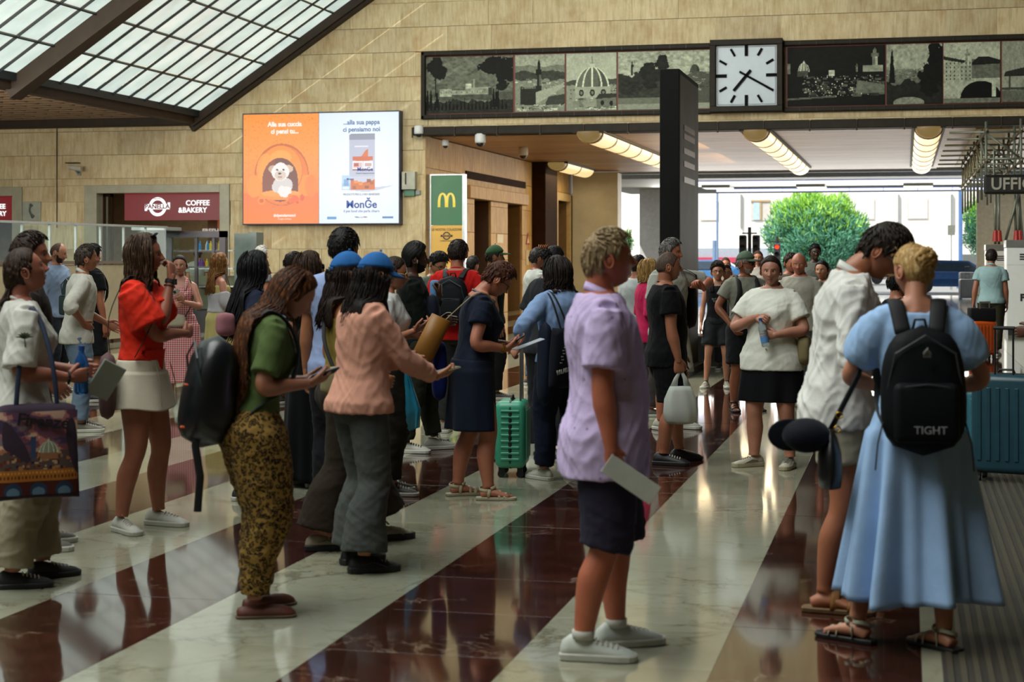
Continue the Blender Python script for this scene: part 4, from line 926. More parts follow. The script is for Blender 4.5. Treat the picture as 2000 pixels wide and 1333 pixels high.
# ================================================================== glass barrier and kiosk of the bar at the left
Xg = -9.9 
ga = atD(0, 27.4); gb = atD(325, 33.2)
dirg = (gb - ga) / np.linalg.norm((gb - ga)[:2]); gl = np.linalg.norm((gb - ga)[:2]); ang = math.atan2(dirg[1], dirg[0])
gz = 2.2; br = thing('glass_barrier', 'glass windbreak with a thin metal rail in front of the coffee shop', 'barrier', tuple(ga - dirg * 2), ang)
n = 9; gw = (gl + 2) / n
for k in range(n):
    m = MB(); m.box2((k * gw + .01, -.006, 1.55), (k * gw + gw - .02, .006, gz)); m.build('pane', M_GLASS, br)
    m = MB(); m.box2((k * gw - .015, -.02, 0), (k * gw + .015, .02, gz)); m.build('post', M_GREY, br)
m = MB(); m.box2((0, -.03, gz), (gl + 2, .03, gz + .04)); m.build('top_rail', M_GREY, br)
m = MB(); m.box2((0, -.04, 1.50), (gl + 2, .04, 1.56)); m.build('hand_rail', plain('rail_brown', '4a3a2a', .5), br)
for k in range(n): m = MB(); m.box2((k * gw + .02, -.015, .1), (k * gw + gw - .02, .015, 1.49)); m.build('lower_panel', plain('barrier_beige', '8f8468', .6), br)
# glazed bar cabinet
kx0, kx1 = atD(326, 36.5), atD(457, 36.5); kz = EYE + (HY - 452) / FPX * 36.5; kw = kx1[0] - kx0[0]
kk = thing('glazed_cabinet', 'dark framed glass cabinet of the coffee bar behind the gingham dress', 'cabinet', ((kx0[0] + kx1[0]) / 2, kx0[1] - .1, 0))
def kb_(name, x0, z0, x1, z1, mat, y0=0, y1=.08): m = MB(); m.box2((x0 - kw / 2, y0, z0), (x1 - kw / 2, y1, z1)); return m.build(name, mat, kk)
M_KF = plain('plum_frame', '332b33', .4)
kb_('top_rail', 0, kz - .14, kw, kz, M_KF, -.05, .1); kb_('left_post', 0, 0, .16, kz, M_KF); kb_('right_post', kw - .14, 0, kw, kz, M_KF, -.05, .1)
for q in (.5, .86): kb_('mullion', .16 + (kw - .3) * q - .03, .45, .16 + (kw - .3) * q + .03, kz - .14, M_KF)
kb_('base', 0, 0, kw, .45, plain('cabinet_black', '1c1b1c', .5), 0, .6)
for i_, (qa, qb) in enumerate(((0, .5), (.5, .86), (.86, 1))):
    for zq0, zq1 in ((.45, 1.0), (1.0, 1.4), (1.4, 1.75), (1.75, kz - .14)): kb_('pane', .16 + (kw - .3) * qa + .03, zq0 + .02, .16 + (kw - .3) * qb - .03, zq1 - .02, M_GLASS, .03, .042)
    for zq in (1.0, 1.4, 1.75): kb_('crossbar', .16 + (kw - .3) * qa + .03, zq - .02, .16 + (kw - .3) * qb - .03, zq + .02, M_KF, .02, .06)
kb_('rear_wall', 0, .45, kw, 1.2, plain('cabinet_back', '7e7a62', .7), 1.3, 1.35)
for i_ in range(3): kb_('shelf', .2, .95 + i_ * .4, kw - .2, .98 + i_ * .4, M_WHITE, .85, 1.28)
rj = np.random.RandomState(5)
for i_ in range(26):
    sh = i_ % 2; x_ = .35 + rj.rand() * (kw - .8); c = kx0 * 0
    m = MB(); m.tube([(0, 0, 0), (0, 0, .12), (0, 0, .15), (0, 0, .2)], [.035, .035, .014, .014], 8); o = m.build('drink_bottle', plain('bottle_%d' % (i_ % 5), ['7a3a9a', 'c8b040', '3a7ab0', 'b04a2a', 'd8d0c0'][i_ % 5], .3), label='small %s bottle on the %s shelf inside the glazed cabinet' % (['purple', 'yellow', 'blue', 'orange', 'cream'][i_ % 5], 'lower' if sh else 'upper'), cat='bottle', group='bottles in the glazed cabinet')
    o.location = (kk.location.x - kw / 2 + x_, kk.location.y + 1.0 + rj.rand() * .15, (1.38 if sh else 1.78))
# grey end panel, low glass case
m = MB(); a, b = atD(457, 37), atD(506, 37); m.box2((a[0], a[1], 0), (b[0] - .2, a[1] + .08, EYE + (HY - 456) / FPX * 37)); m.box2((b[0] - .2, a[1] - .02, 0), (b[0], a[1] + .4, EYE + (HY - 454) / FPX * 37)); bevel(m.build('grey_screen', plain('screen_grey', '5f6b66', .4), label='grey framed screen panel right of the glazed cabinet', cat='screen'), .01)
m = MB(); a, b = atD(262, 35.5), atD(326, 35.5); h = EYE + (HY - 450) / FPX * 35.5; m.box2((a[0], a[1], 0), (b[0], a[1] + .8, 1.45)); o = m.build('display_case', plain('case_wood', '7b6a4c', .6), label='display case with glass hood left of the glazed cabinet', cat='display case')
m = MB(); m.box2((a[0], a[1], 1.45), (b[0], a[1] + .012, h)); m.box2((b[0] - .012, a[1], 1.45), (b[0], a[1] + .8, h)); m.build('glass_hood', M_GLASS, o); m = MB(); m.box2((a[0] - .05, a[1] - .03, h), (b[0] + .02, a[1] + .85, h + .07)); m.build('hood_top', M_GREY, o)

# ================================================================== outside: street, facade, tree, signals
m = MB(); m.box2((-80, 74, -.3), (90, 190, -.02)); m.build('ground_street', plain('asphalt', '8a8a88', .8), kind='structure')
FY = 150.0; M_FAC = plain('pale_facade', 'e6e2da', .7, var=.03, vs=.3)
def FP(x, y, Y=FY): return onY(x, y, Y)
fac = thing('building', 'sunlit pale building across the street behind the tree', 'building', (0, FY, 0))
m = MB(); m.box2((-30, 0, 0), (60, 8, 26)); m.build('wall', M_FAC, fac)
def fbox(name, x0, y0, x1, y1, mat, d=.3, d2=0): a = FP(x0, y1); b = FP(x1, y0); m = MB(); m.box2((a[0], -d, max(0, a[2])), (b[0], d2, b[2])); return m.build(name, mat, fac)
for x0, y0, x1, y1 in ((1368, 393, 1403, 432), (1467, 391, 1505, 431), (1668, 389, 1709, 430), (1772, 388, 1813, 429)):
    f = fbox('window', x0, y0, x1, y1, plain('window_reveal', 'b9b4ac', .6), .12)
    if x0 == 1467: fbox('curtain', 1472, 396, 1484, 430, plain('blue_curtain', '9fb8cc', .5), .25); fbox('sash', 1484, 396, 1488, 430, plain('window_wood', 'a08a62', .5), .25); fbox('sash', 1467, 391, 1505, 395, plain('window_wood', 'a08a62', .5), .26)
    else: fbox('pane', x0 + 3, y0 + 3, x1 - 2, y1 - 2, plain('pale_blind', 'ddd8d0', .6), .18)
for x in (1448, 1549, 1650, 1755, 1860): fbox('downpipe', x - 1.5, 380, x + 1.5, 446, M_GREY, .4)
fbox('shop_band', 1300, 485, 1500, 503, plain('grey_shopfront', '8f9aa4', .6), .5); fbox('awning', 1300, 503, 1442, 513, plain('awning_red', 'a8304a', .6), 1.2); fbox('shop_window', 1300, 513, 1600, 560, plain('shop_dark', '55585c', .3), .35); fbox('garage', 1880, 497, 1912, 532, plain('garage_grey', '565a58', .6), .5)
for k_, y in enumerate((384, 402)): pass
def tree(name, label, cx, ctop, cbot, wpx, Z, c1, c2, seed, n=5200):
    q = atD(cx, Z); z1 = EYE + (HY - ctop) / FPX * Z; z0 = EYE + (HY - cbot) / FPX * Z; rx = wpx / 2 / FPX * Z; rz = (z1 - z0) / 2; cz = (z0 + z1) / 2
    r = thing(name, label, 'tree', (q[0], q[1], 0)); rr = np.random.RandomState(seed)
    m = MB(); m.tube([(0, 0, -.02), (.05, 0, cz * .5), (0, 0, cz + rz * .4)], [.2, .15, .05], 8); 
    for k in range(14): a = rr.rand() * 6.28; zz_ = cz - rz * .6 + rr.rand() * rz; m.tube([(0, 0, zz_ - .5), (cos(a) * rx * .7, sin(a) * rx * .7, zz_ + .4)], [.06, .02], 5)
    m.build('trunk', plain('bark', '4a3c2c', .8), r)
    U = rr.normal(size=(n, 3)); U /= np.linalg.norm(U, axis=1)[:, None]; rad = rr.rand(n) ** .28
    lump = 1 + .16 * np.sin(U[:, 0] * 7 + seed) * np.cos(U[:, 2] * 6) + .1 * np.sin(U[:, 1] * 11 + U[:, 2] * 9)
    C = U * (rad * lump)[:, None] * np.array([rx, rx, rz]); C[:, 2] += cz
    up = U * .6 + rr.normal(size=(n, 3)) * .4 + np.array([0, 0, .7]); up /= np.linalg.norm(up, axis=1)[:, None]
    sd = np.cross(up, rr.normal(size=(n, 3))); sd /= np.linalg.norm(sd, axis=1)[:, None]; L1 = (.07 + rr.rand(n) * .10)[:, None] * (rx / 2.7 * .6 + .4); W1 = L1 * .34
    V = np.stack([C - sd * W1, C + sd * W1, C + up * L1 * 2 + sd * W1 * .2, C + up * L1 * 2 - sd * W1 * .2], 1).reshape(-1, 3)
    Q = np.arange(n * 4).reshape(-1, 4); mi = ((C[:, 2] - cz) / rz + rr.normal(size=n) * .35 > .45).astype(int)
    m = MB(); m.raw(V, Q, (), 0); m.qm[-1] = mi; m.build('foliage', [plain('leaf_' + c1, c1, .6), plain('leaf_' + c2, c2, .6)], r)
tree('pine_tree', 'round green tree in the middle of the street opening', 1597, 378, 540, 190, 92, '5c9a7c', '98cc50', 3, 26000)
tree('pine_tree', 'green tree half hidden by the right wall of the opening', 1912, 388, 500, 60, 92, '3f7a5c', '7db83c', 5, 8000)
tree('small_bush', 'small leafy plant seen left of the pale front pillar', 1226, 448, 500, 22, 80, '4f8a4c', '6da83c', 8, 500)
def pole(px, ytop, Z, r_, label, mat, name='lamp_post', cat='pole', ybot=None):
    q = atD(px, Z); h = EYE + (HY - ytop) / FPX * Z; m = MB(); m.tube([(0, 0, 0), (0, 0, h)], r_, 8); m.box((0, 0, .1), (r_ * 4, r_ * 4, .2)); o = m.build(name, mat, label=label, cat=cat); o.location = q; return o, h
M_POLE = plain('pole_blue_grey', '6f86a4', .5)
pole(1401, 370, 84, .06, 'blue grey lamp post left of the traffic lights', M_POLE); pole(1876, 370, 84, .1, 'blue lamp post beside the half hidden tree', plain('pole_blue', '4a6ea0', .5)); pole(1395, 470, 88, .1, 'short blue sign post with a round sign', M_POLE, 'sign_post')
q = atD(1858, 80); o, h = pole(1858, 380, 80, .03, 'thin pole with a square plate in the street', M_GREY, 'sign_post'); m = MB(); m.box((0, -.05, EYE + (HY - 450) / FPX * 80), (.34, .04, .48)); m.build('plate', plain('plate_grey', '6d7066', .5), o)
def traffic(px, Z, ytop, label, heads, lit=None):
    q = atD(px, Z); h = EYE + (HY - ytop) / FPX * Z; r = thing('traffic_light', label, 'traffic light', tuple(q)); m = MB(); m.tube([(0, 0, 0), (0, 0, h)], .07, 8); m.tube([(-.3, 0, h - .25), (.3, 0, h - .25)], .03, 6); m.build('pole', M_BLACK, r)
    for dx, turn in heads:
        g_ = MB(); g_.rbox((dx, 0, h - .85), (.3, .26, 1.05), .05, 3, 2); hd = g_.build('signal_head', plain('signal_black', '23262a', .5), r)
        for k in range(3):
            a = 2 * pi * np.arange(14) / 14; c = 'ff3a20' if (lit == k) else '2a2c2c'; g_ = MB(); yy = -.14
            g_.loft([np.stack([dx + np.cos(a) * .1, np.full(14, yy), h - .5 - k * .34 + np.sin(a) * .1], -1), np.stack([dx + np.cos(a) * .02, np.full(14, yy - .02), h - .5 - k * .34 + np.sin(a) * .02], -1)]); g_.build('lamp', emit('signal_red', 'ff4020', 2.0) if lit == k else M_BLACK, hd)
            g_ = MB(); b_ = pi * np.arange(9) / 8; ri = lambda y_: np.array([(dx + cos(t) * .12, y_, h - .5 - k * .34 + sin(t) * .12) for t in b_]); g_.loft([ri(-.12), ri(-.3)], cap=False, wrap=False); g_.build('visor', M_BLACK, hd)
traffic(1464, 68, 444, 'black double traffic light on the street left of the tree', ((-.27, 0), (.27, 0)))
traffic(1518, 78, 462, 'traffic light showing red in front of the tree', ((0, 0),), 0)
def car(px, Z, col, label, flip=1, L=4.2):
    q = atD(px, Z); r = thing('car', label, 'car', tuple(q)); cl = plain('car_' + col, col, .25, .3, coat=.6)
    prof = [(-2.1, .35, .75), (-1.9, .3, .9), (-1.2, .28, .98), (-.5, .28, 1.42), (.9, .28, 1.45), (1.6, .3, 1.05), (2.0, .3, .95), (2.1, .4, .8)]
    m = MB(); rg = []
    for x, a, b in prof: rg.append([(x * flip, -.82, a), (x * flip, -.86, (a + min(b, .95)) / 2), (x * flip, -.66 if b > 1.1 else -.8, b), (x * flip, .66 if b > 1.1 else .8, b), (x * flip, .86, (a + min(b, .95)) / 2), (x * flip, .82, a)])
    m.loft(rg); m.build('car_body', cl, r, smooth=False)
    m = MB(); m.raw([(-.95 * flip, -.83, .98), (1.35 * flip, -.83, .98), (.9 * flip, -.71, 1.36), (-.45 * flip, -.71, 1.36)], [[0, 1, 2, 3]]); m.build('side_window', plain('car_glass', '2c3a48', .1), r)
    for x in (-1.35, 1.35): m = MB(); m.tube([(x, -.9, .32), (x, -.65, .32)], .32, 16); m.build('wheel', M_BLACK, r)
car(1378, 82, '3b6ea0', 'blue car on the street at the left of the opening'); car(1868, 74, '2c5a94', 'blue car parked at the right of the street opening', -1); car(1760, 96, 'd9dde0', 'white car on the far side of the street')
# ================================================================== people: builder
A_ = np.array
def sstep(a, b, x): t = np.clip((x - a) / (b - a), 0, 1); return t * t * (3 - 2 * t)
def nrm(v): v = A_(v, float); return v / (np.linalg.norm(v) + 1e-9)
def rotm(ax, a): return np.array(Matrix.Rotation(a, 3, Vector(ax)))
def crs(pts, rad, k=4):
    """smooth a polyline of joints with radii (Catmull-Rom)"""
    P = A_(pts, float); Rr = A_(rad, float); n = len(P); out, ro = [], []
    for i in range(n - 1):
        p0, p1, p2, p3 = P[max(i - 1, 0)], P[i], P[i + 1], P[min(i + 2, n - 1)]
        for t in np.arange(k) / k:
            out.append(.5 * ((2 * p1) + (-p0 + p2) * t + (2 * p0 - 5 * p1 + 4 * p2 - p3) * t * t + (-p0 + 3 * p1 - 3 * p2 + p3) * t ** 3)); ro.append(Rr[i] * (1 - t) + Rr[i + 1] * t)
    out.append(P[-1]); ro.append(Rr[-1]); return A_(out), A_(ro)
def folds(v, amp, sc, an=(1, 1, 1), seed=0.0):
    """crumpled-cloth height in -1..1 for each vertex"""
    q = v * A_(an) * sc; x, y, z = q[:, 0] + seed, q[:, 1] + seed * 1.7, q[:, 2] + seed * .6
    w1 = np.sin(y * 1.1 + 1.3 * np.sin(z * .9 + x * .5)); w2 = np.sin(x * 1.3 + 1.1 * np.sin(y * 1.2 - z * .7))
    a = np.sin(z * 2.1 + 2.0 * w1 + x * .8); b = np.sin(z * 1.3 - x * 1.9 + 1.7 * w2 + 2); c = np.sin(z * 4.3 + x * 2.7 - y * 3.1 + 1.5 * w1 * w2)
    r = lambda s: 1 - np.abs(s) ** .8 * 1.6
    return amp * (.55 * r(a) + .45 * r(b) + .3 * c * .6)
REM = []
def remesh(mb, name, mats, parent, vox, post=None, extra=None, smooth=3, **k):
    o = mb.build(name, mats, parent, smooth=True, **k)
    m = o.modifiers.new('r', 'REMESH'); m.mode = 'VOXEL'; m.voxel_size = vox; m.use_smooth_shade = True
    s = o.modifiers.new('s', 'SMOOTH'); s.iterations = smooth; s.factor = .5
    REM.append((o, post, extra)); return o
def flush():
    dg = bpy.context.evaluated_depsgraph_get(); dg.update()
    for o, post, extra in REM:
        me = bpy.data.meshes.new_from_object(o.evaluated_get(dg)); n = len(me.vertices)
        v = np.empty(n * 3); me.vertices.foreach_get('co', v); v = v.reshape(-1, 3)
        if post is not None:
            nr = np.empty(n * 3); me.vertices.foreach_get('normal', nr); v = post(v, nr.reshape(-1, 3)); me.vertices.foreach_set('co', v.ravel())
        if extra is not None:
            q = np.empty(len(me.loops), np.int32); me.loops.foreach_get('vertex_index', q)
            tot = np.empty(len(me.polygons), np.int32); me.polygons.foreach_get('loop_total', tot)
            st = np.cumsum(tot) - tot; m2 = MB(); q4 = st[tot == 4]; q3 = st[tot == 3]
            m2.raw(v, q[q4[:, None] + np.arange(4)] if len(q4) else (), q[q3[:, None] + np.arange(3)] if len(q3) else ())
            m2.join(extra); old = o.data; mts = list(old.materials); me = m2.mesh(o.name, True)
            for mm in mts: me.materials.append(mm)
        else:
            mts = list(o.data.materials)
            if len(me.materials) == 0:
                for mm in mts: me.materials.append(mm)
        me.polygons.foreach_set('use_smooth', np.ones(len(me.polygons), bool))
        o.modifiers.clear(); o.data = me
    REM.clear()

# ---- materials for people
def skin(c):
    key = ('skin', c)
    if key in _MC: return _MC[key]
    t = NT('skin'); mp = t.mapping(); n = t.noise(mp, 9, 4); k = srgb(c); f = lambda s, g=1, b=1: (min(1, k[0] * s), min(1, k[1] * s * g), min(1, k[2] * s * b), 1)
    t.base(t.ramp(n, [(.3, f(.88, .95, .93)), (.7, f(1.08))])); t.set(Roughness=.48); t.b.inputs['Subsurface Weight'].default_value = .12; t.b.inputs['Subsurface Radius'].default_value = (.012, .005, .003); t.b.inputs['Subsurface Scale'].default_value = 1.0
    t.bump(t.noise(mp, 120, 3), .12, .002); _MC[key] = t.m; return t.m
def hairm(c, c2=None):
    key = ('hair', c, c2)
    if key in _MC: return _MC[key]
    t = NT('hair'); mp = t.mapping(scale=(1, 1, .25)); n = t.noise(mp, 90, 4, .7); k = srgb(c); k2 = srgb(c2) if c2 else tuple(min(1, x * 1.9) for x in k[:3]) + (1,)
    t.base(t.ramp(n, [(.3, tuple(x * .6 for x in k[:3]) + (1,)), (.5, k), (.72, k2)])); t.set(Roughness=.55); t.b.inputs['Specular IOR Level'].default_value = .22; t.bump(n, .5, .005); _MC[key] = t.m; return t.m
def cloth(c, rough=.85, pat=None, c2=None, name='cloth', var=.1, sc=1.0, sheen=.03):
    key = ('cloth', c, pat, c2, rough, sc)
    if key in _MC: return _MC[key]
    t = NT(name); mp = t.mapping(); k = srgb(c)
    n = t.noise(mp, 5, 5); base = t.ramp(n, [(.3, tuple(x * (1 - var) for x in k[:3]) + (1,)), (.7, tuple(min(1, x * (1 + var)) for x in k[:3]) + (1,))])
    if pat == 'gingham':
        w = [];
        for ax in ('X', 'Z'):
            wv = t.n('TexWave'); wv.wave_type = 'BANDS'; wv.bands_direction = ax; wv.inputs['Scale'].default_value = 13 * sc; t.l(mp, 0, wv, 'Vector'); w.append(t.ramp(wv, [(.45, 0.0), (.55, 1.0)]))
        s = t.math('ADD', w[0], w[1]); base = t.mix(srgb(c2), base, (t.math('MULTIPLY', s, .5), 0))
    elif pat == 'stripes':
        wv = t.n('TexWave'); wv.bands_direction = 'X'; wv.inputs['Scale'].default_value = 14 * sc; t.l(mp, 0, wv, 'Vector'); base = t.mix(base, srgb(c2), (t.ramp(wv, [(.5, 0.0), (.6, 1.0)]), 0))
    elif pat == 'leopard':
        vo = t.n('TexVoronoi'); vo.inputs['Scale'].default_value = 52 * sc; ns = t.noise(mp, 14, 3); ad = t.n('VectorMath'); ad.operation = 'MULTIPLY_ADD'; t.l(ns, 1, ad, 0); ad.inputs[1].default_value = (.07, .07, .07); t.l(mp, 0, ad, 2); t.l(ad, 0, vo, 'Vector')
        base = t.mix(base, srgb(c2), (t.ramp(vo, [(.26, .35), (.32, 1.0), (.50, 1.0), (.56, 0.0)]), 0))
    elif pat == 'dots':
        vo = t.n('TexVoronoi'); vo.inputs['Scale'].default_value = 20 * sc; vo.inputs['Randomness'].default_value = .25; t.l(mp, 0, vo, 'Vector'); base = t.mix(base, srgb(c2), (t.ramp(vo, [(.10, .75), (.13, 0.0)]), 0))
    elif pat == 'blotch':
        n2 = t.noise(mp, 11 * sc, 4); base = t.mix(base, srgb(c2), (t.ramp(n2, [(.5, 0.0), (.56, 1.0)]), 0))
    elif pat == 'denim':
        n2 = t.noise(mp, 3.2, 5); base = t.mix(base, srgb(c2), (t.ramp(n2, [(.4, 0.0), (.7, .8)]), 0))
    t.base(base); t.set(Roughness=rough); t.b.inputs['Sheen Weight'].default_value = sheen; t.b.inputs['Specular IOR Level'].default_value = .12
    t.bump(t.noise(mp, 18, 6, .6, .2), .4, .008); _MC[key] = t.m; return t.m
M_EYE = plain('eye_white', 'c8c4bc', .2, var=.02); M_IRIS = plain('iris_dark', '1e120a', .15); M_SOLE_W = plain('sole_white', 'b9b8ae', .6); M_SOLE_B = plain('sole_black', '141414', .6)
M_STRAP = plain('black_webbing', '0f1012', .7); M_METAL = plain('buckle_metal', '8a8a88', .3, .8); M_GOLD = plain('gold', 'b98a2c', .25, .9); M_PHONE = plain('phone_black', '101114', .2); M_LENS = glass('lens', (.75, .78, .75, 1))
lipm = lambda c: plain('lips_' + c, c, .45, var=.05)

# ---- body tables for a height of 1.75 m: z, half width, front depth, back depth
TM = A_([(.80, .10, .085, .09), (.86, .172, .105, .115), (.92, .178, .108, .122), (.98, .168, .108, .112), (1.05, .155, .110, .098), (1.12, .152, .112, .095), (1.20, .163, .120, .105), (1.28, .172, .124, .115), (1.35, .178, .112, .115), (1.41, .170, .088, .10), (1.455, .138, .070, .085), (1.485, .092, .058, .068), (1.51, .062, .054, .058)])
TF = A_([(.80, .11, .085, .09), (.86, .178, .102, .118), (.92, .184, .105, .126), (.98, .168, .103, .110), (1.05, .140, .098, .088), (1.12, .134, .100, .084), (1.20, .145, .120, .094), (1.28, .152, .134, .10), (1.35, .158, .105, .10), (1.41, .152, .078, .09), (1.455, .122, .062, .078), (1.485, .078, .050, .062), (1.51, .052, .048, .052)])

class Person:
    def __init__(s, **k):
        g = k.get; s.k = k; s.sex = g('sex', 'm'); s.H = g('H', 1.72); s.f = s.H / 1.75; s.w = g('w', 1.0); s.belly = g('belly', 0.0)
        s.lean = R_(g('lean', 0)); s.near = g('near', 1)       # near: 2 close, 1 middle, 0 far
        s.T = (TM if s.sex == 'm' else TF).copy(); s.T *= s.f
        s.T[:, 1:] *= s.w ** .9
        z = s.T[:, 0] / s.f; s.T[:, 2] += s.f * s.belly * np.exp(-((z - 1.06) / .14) ** 2); s.T[:-3, 1] += s.f * s.belly * .35 * np.exp(-((z[:-3] - 1.02) / .16) ** 2)
        s.turn = R_(g('turn', 0)); s.side = g('side', 0.0)
        Z, px = g('Z'), g('px'); loc = atD(px, Z); az = math.atan2(loc[0], loc[1])     # bearing from the camera
        s.loc = loc; s.rz = -az - R_(g('face', 90))
        s.cat = g('cat', 'person')
        s.root = thing('person', g('label'), 'person', tuple(loc), s.rz, g('group'))
        s.M = Matrix.Translation(Vector(loc)) @ Matrix.Rotation(s.rz, 4, 'Z')
        s.vox = (.016, .011, .009)[s.near]; s.sk = skin(g('skin', 'c08a6c'))
        s.pose()
    # lean of the trunk: everything above the hips goes through this
    def bend(s, p):
        p = np.atleast_2d(A_(p, float)).copy(); zp = .92 * s.f; t = sstep(.86 * s.f, 1.2 * s.f, p[:, 2]); a = s.lean * t
        dz = p[:, 2] - zp; y = p[:, 1]; ny = y * np.cos(a) + dz * np.sin(a); nz = zp + dz * np.cos(a) - y * np.sin(a)
        tw = s.turn * t; x = p[:, 0].copy(); p[:, 0] = x * np.cos(tw) - ny * np.sin(tw); p[:, 1] = x * np.sin(tw) + ny * np.cos(tw); p[:, 2] = nz
        p[:, 0] += s.side * np.clip(p[:, 2] - zp, 0, 1) ; return p
    def b1(s, p): return s.bend([p])[0]
    def ik(s, a, c, l1, l2, hint):
        d = c - a; L = np.linalg.norm(d); mx = (l1 + l2) * .995
        if L > mx: c = a + d / L * mx; d = c - a; L = mx
        x = (l1 * l1 - l2 * l2 + L * L) / (2 * L); h = math.sqrt(max(l1 * l1 - x * x, 0)); u = d / L; hv = A_(hint, float); hv = hv - u * (hv @ u); hv = nrm(hv)
        return a + u * x + hv * h, c
    def pose(s):
        f, g = s.f, s.k.get; s.J = {}; sw = (.175 if s.sex == 'm' else .150) * s.w ** .6
        for i, sd in ((0, -1), (1, 1)):
            hip = A_([sd * .092 * s.w ** .5, 0, .88]) * f; fx, fy, toe, heel = (g('feet') or ((.11, -.02, 10, 0), (.11, .03, 10, 0)))[i]
            ank = A_([sd * fx, fy, (.085 + heel)]) * 1.0; ank[2] *= 1; knee, ank2 = s.ik(hip, ank, .404 * f, .394 * f, (sd * .12, 1, 0))
            s.J['LR'[i]] = dict(hip=hip, knee=knee, ank=ank2, toe=R_(toe) * sd, sd=sd, heel=heel)
            sh = s.b1(A_([sd * sw, -.005, 1.395]) * f)
            arm = g('armR' if i else 'armL') or dict(h=(.25, .04, .80))
            h = A_(arm['h'], float) * A_([sd, 1, 1]) if not arm.get('abs') else A_(arm['h'], float)
            h = h * f; el = A_(arm.get('el', (.5, -1.0, -.5))) * A_([sd, 1, 1]); elb, wr = s.ik(sh, h, .285 * f, .25 * f, el)
            fd = nrm(wr - elb); dr = arm.get('dir'); dr = nrm(A_(dr) * A_([sd, 1, 1])) if dr is not None else fd
            pn = arm.get('pn'); pn = A_(pn, float) * A_([sd, 1, 1]) if pn is not None else A_([-sd, 0, 0.0]); pn = nrm(pn - dr * (pn @ dr))
            s.J['LR'[i]].update(sh=sh, elb=elb, wr=wr, hd=dr, pn=pn, curl=arm.get('curl', .35), spread=arm.get('spread', 0), fin=arm.get('fin'))
        hp, hy, hr = g('head') or (0, 0, 0)
        nb = A_([0, -.012, 1.475]) * f; neck0 = s.b1(nb); ext = g('neckf', 0.0)
        hc = A_([0, .032 + ext, 1.475 + .142]) * f; s.neck0 = neck0
        t = s.lean; rel_ = hc - nb; pit = R_(hp) * .5 + s.lean; M = rotm((1, 0, 0), -pit); s.hc = neck0 + rotm((0, 0, 1), s.turn) @ (M @ rel_)
        s.HM = rotm((0, 0, 1), s.turn + R_(hy)) @ rotm((1, 0, 0), -R_(hp)) @ rotm((0, 1, 0), R_(hr)); s.hs = s.f ** .5 * (.97 if s.sex == 'f' else 1.0) * g('hs', 1.0)
    def torso(s, z0, z1, inf=0.0, n=32, wide=False, step=.03):
        T = s.T; zs = np.linspace(z0 * s.f, z1 * s.f, max(3, int((z1 - z0) * s.f / step) + 2)); rings = []
        a = 2 * pi * np.arange(n) / n; e = .86
        for z in zs:
            rx, yf, yb = [np.interp(max(z, .89 * s.f) if wide else z, T[:, 0], T[:, i]) for i in (1, 2, 3)]
            if wide and z < .98 * s.f: q_ = sstep(.98, .88, z / s.f); rx += q_ * .014; yf += q_ * .022; yb += q_ * .018
            i_ = inf(z / s.f) if callable(inf) else inf
            c, q = np.cos(a), np.sin(a); X = (rx + i_) * np.sign(c) * np.abs(c) ** e; Y = np.where(q > 0, yf + i_, yb + i_) * np.sign(q) * np.abs(q) ** e
            if s.sex == 'f' and s.k.get('bust', 1): Y = Y + np.where(q > 0, s.f * .022 * np.exp(-((z / s.f - 1.27) / .05) ** 2) * np.exp(-((np.abs(X) / s.f - .075) / .05) ** 2), 0)
            if s.sex == 'f': Y = Y - np.where(q < 0, s.f * .012 * np.exp(-((z / s.f - .88) / .07) ** 2) * np.exp(-((np.abs(X) / s.f - .08) / .06) ** 2), 0)
            rings.append(np.stack([X, Y, np.full(n, z)], -1))
        R = A_(rings); sh = R.shape; return s.bend(R.reshape(-1, 3)).reshape(sh)
    def arm(s, mb, side, t0, t1, rad, n=14, m=0):
        """tube along the arm between t0 and t1 (0 shoulder, 1 elbow, 2 wrist); rad(t)"""
        J = s.J[side]; pts = A_([J['sh'] + (J['sh'] - J['elb']) * .08, J['sh'], J['sh'] * .5 + J['elb'] * .5, J['elb'], J['elb'] * .5 + J['wr'] * .5, J['wr'], J['wr'] + J['hd'] * .03]); tt = A_([-.08, 0, .5, 1, 1.5, 2, 2.1])
        P, Tt = crs(pts, tt, 6); k = (Tt >= t0 - 1e-6) & (Tt <= t1 + 1e-6); P, Tt = P[k], Tt[k]; mb.tube(P, A_([rad(t) for t in Tt]), n, m); return P
    def leg(s, mb, side, t0, t1, rad, n=16, m=0, hipx=0.0):
        J = s.J[side]; k_ = J['knee'] + A_([0, .008, 0]); pts = A_([J['hip'] + A_([0, 0, .06]), J['hip'], J['hip'] * .5 + J['knee'] * .5 + A_([0, .008, 0]), k_, J['knee'] * .55 + J['ank'] * .45 + A_([0, -.014, 0]), J['ank']]); tt = A_([-.15, 0, .5, 1, 1.45, 2])
        P, Tt = crs(pts, tt, 6); k = (Tt >= t0 - 1e-6) & (Tt <= t1 + 1e-6); P, Tt = P[k].copy(), Tt[k]
        if hipx: P[:, 0] += J['sd'] * hipx * (1 - np.clip(Tt, 0, 1))
        mb.tube(P, A_([rad(t) for t in Tt]), n, m, ref=[1, 0, 0]); return P
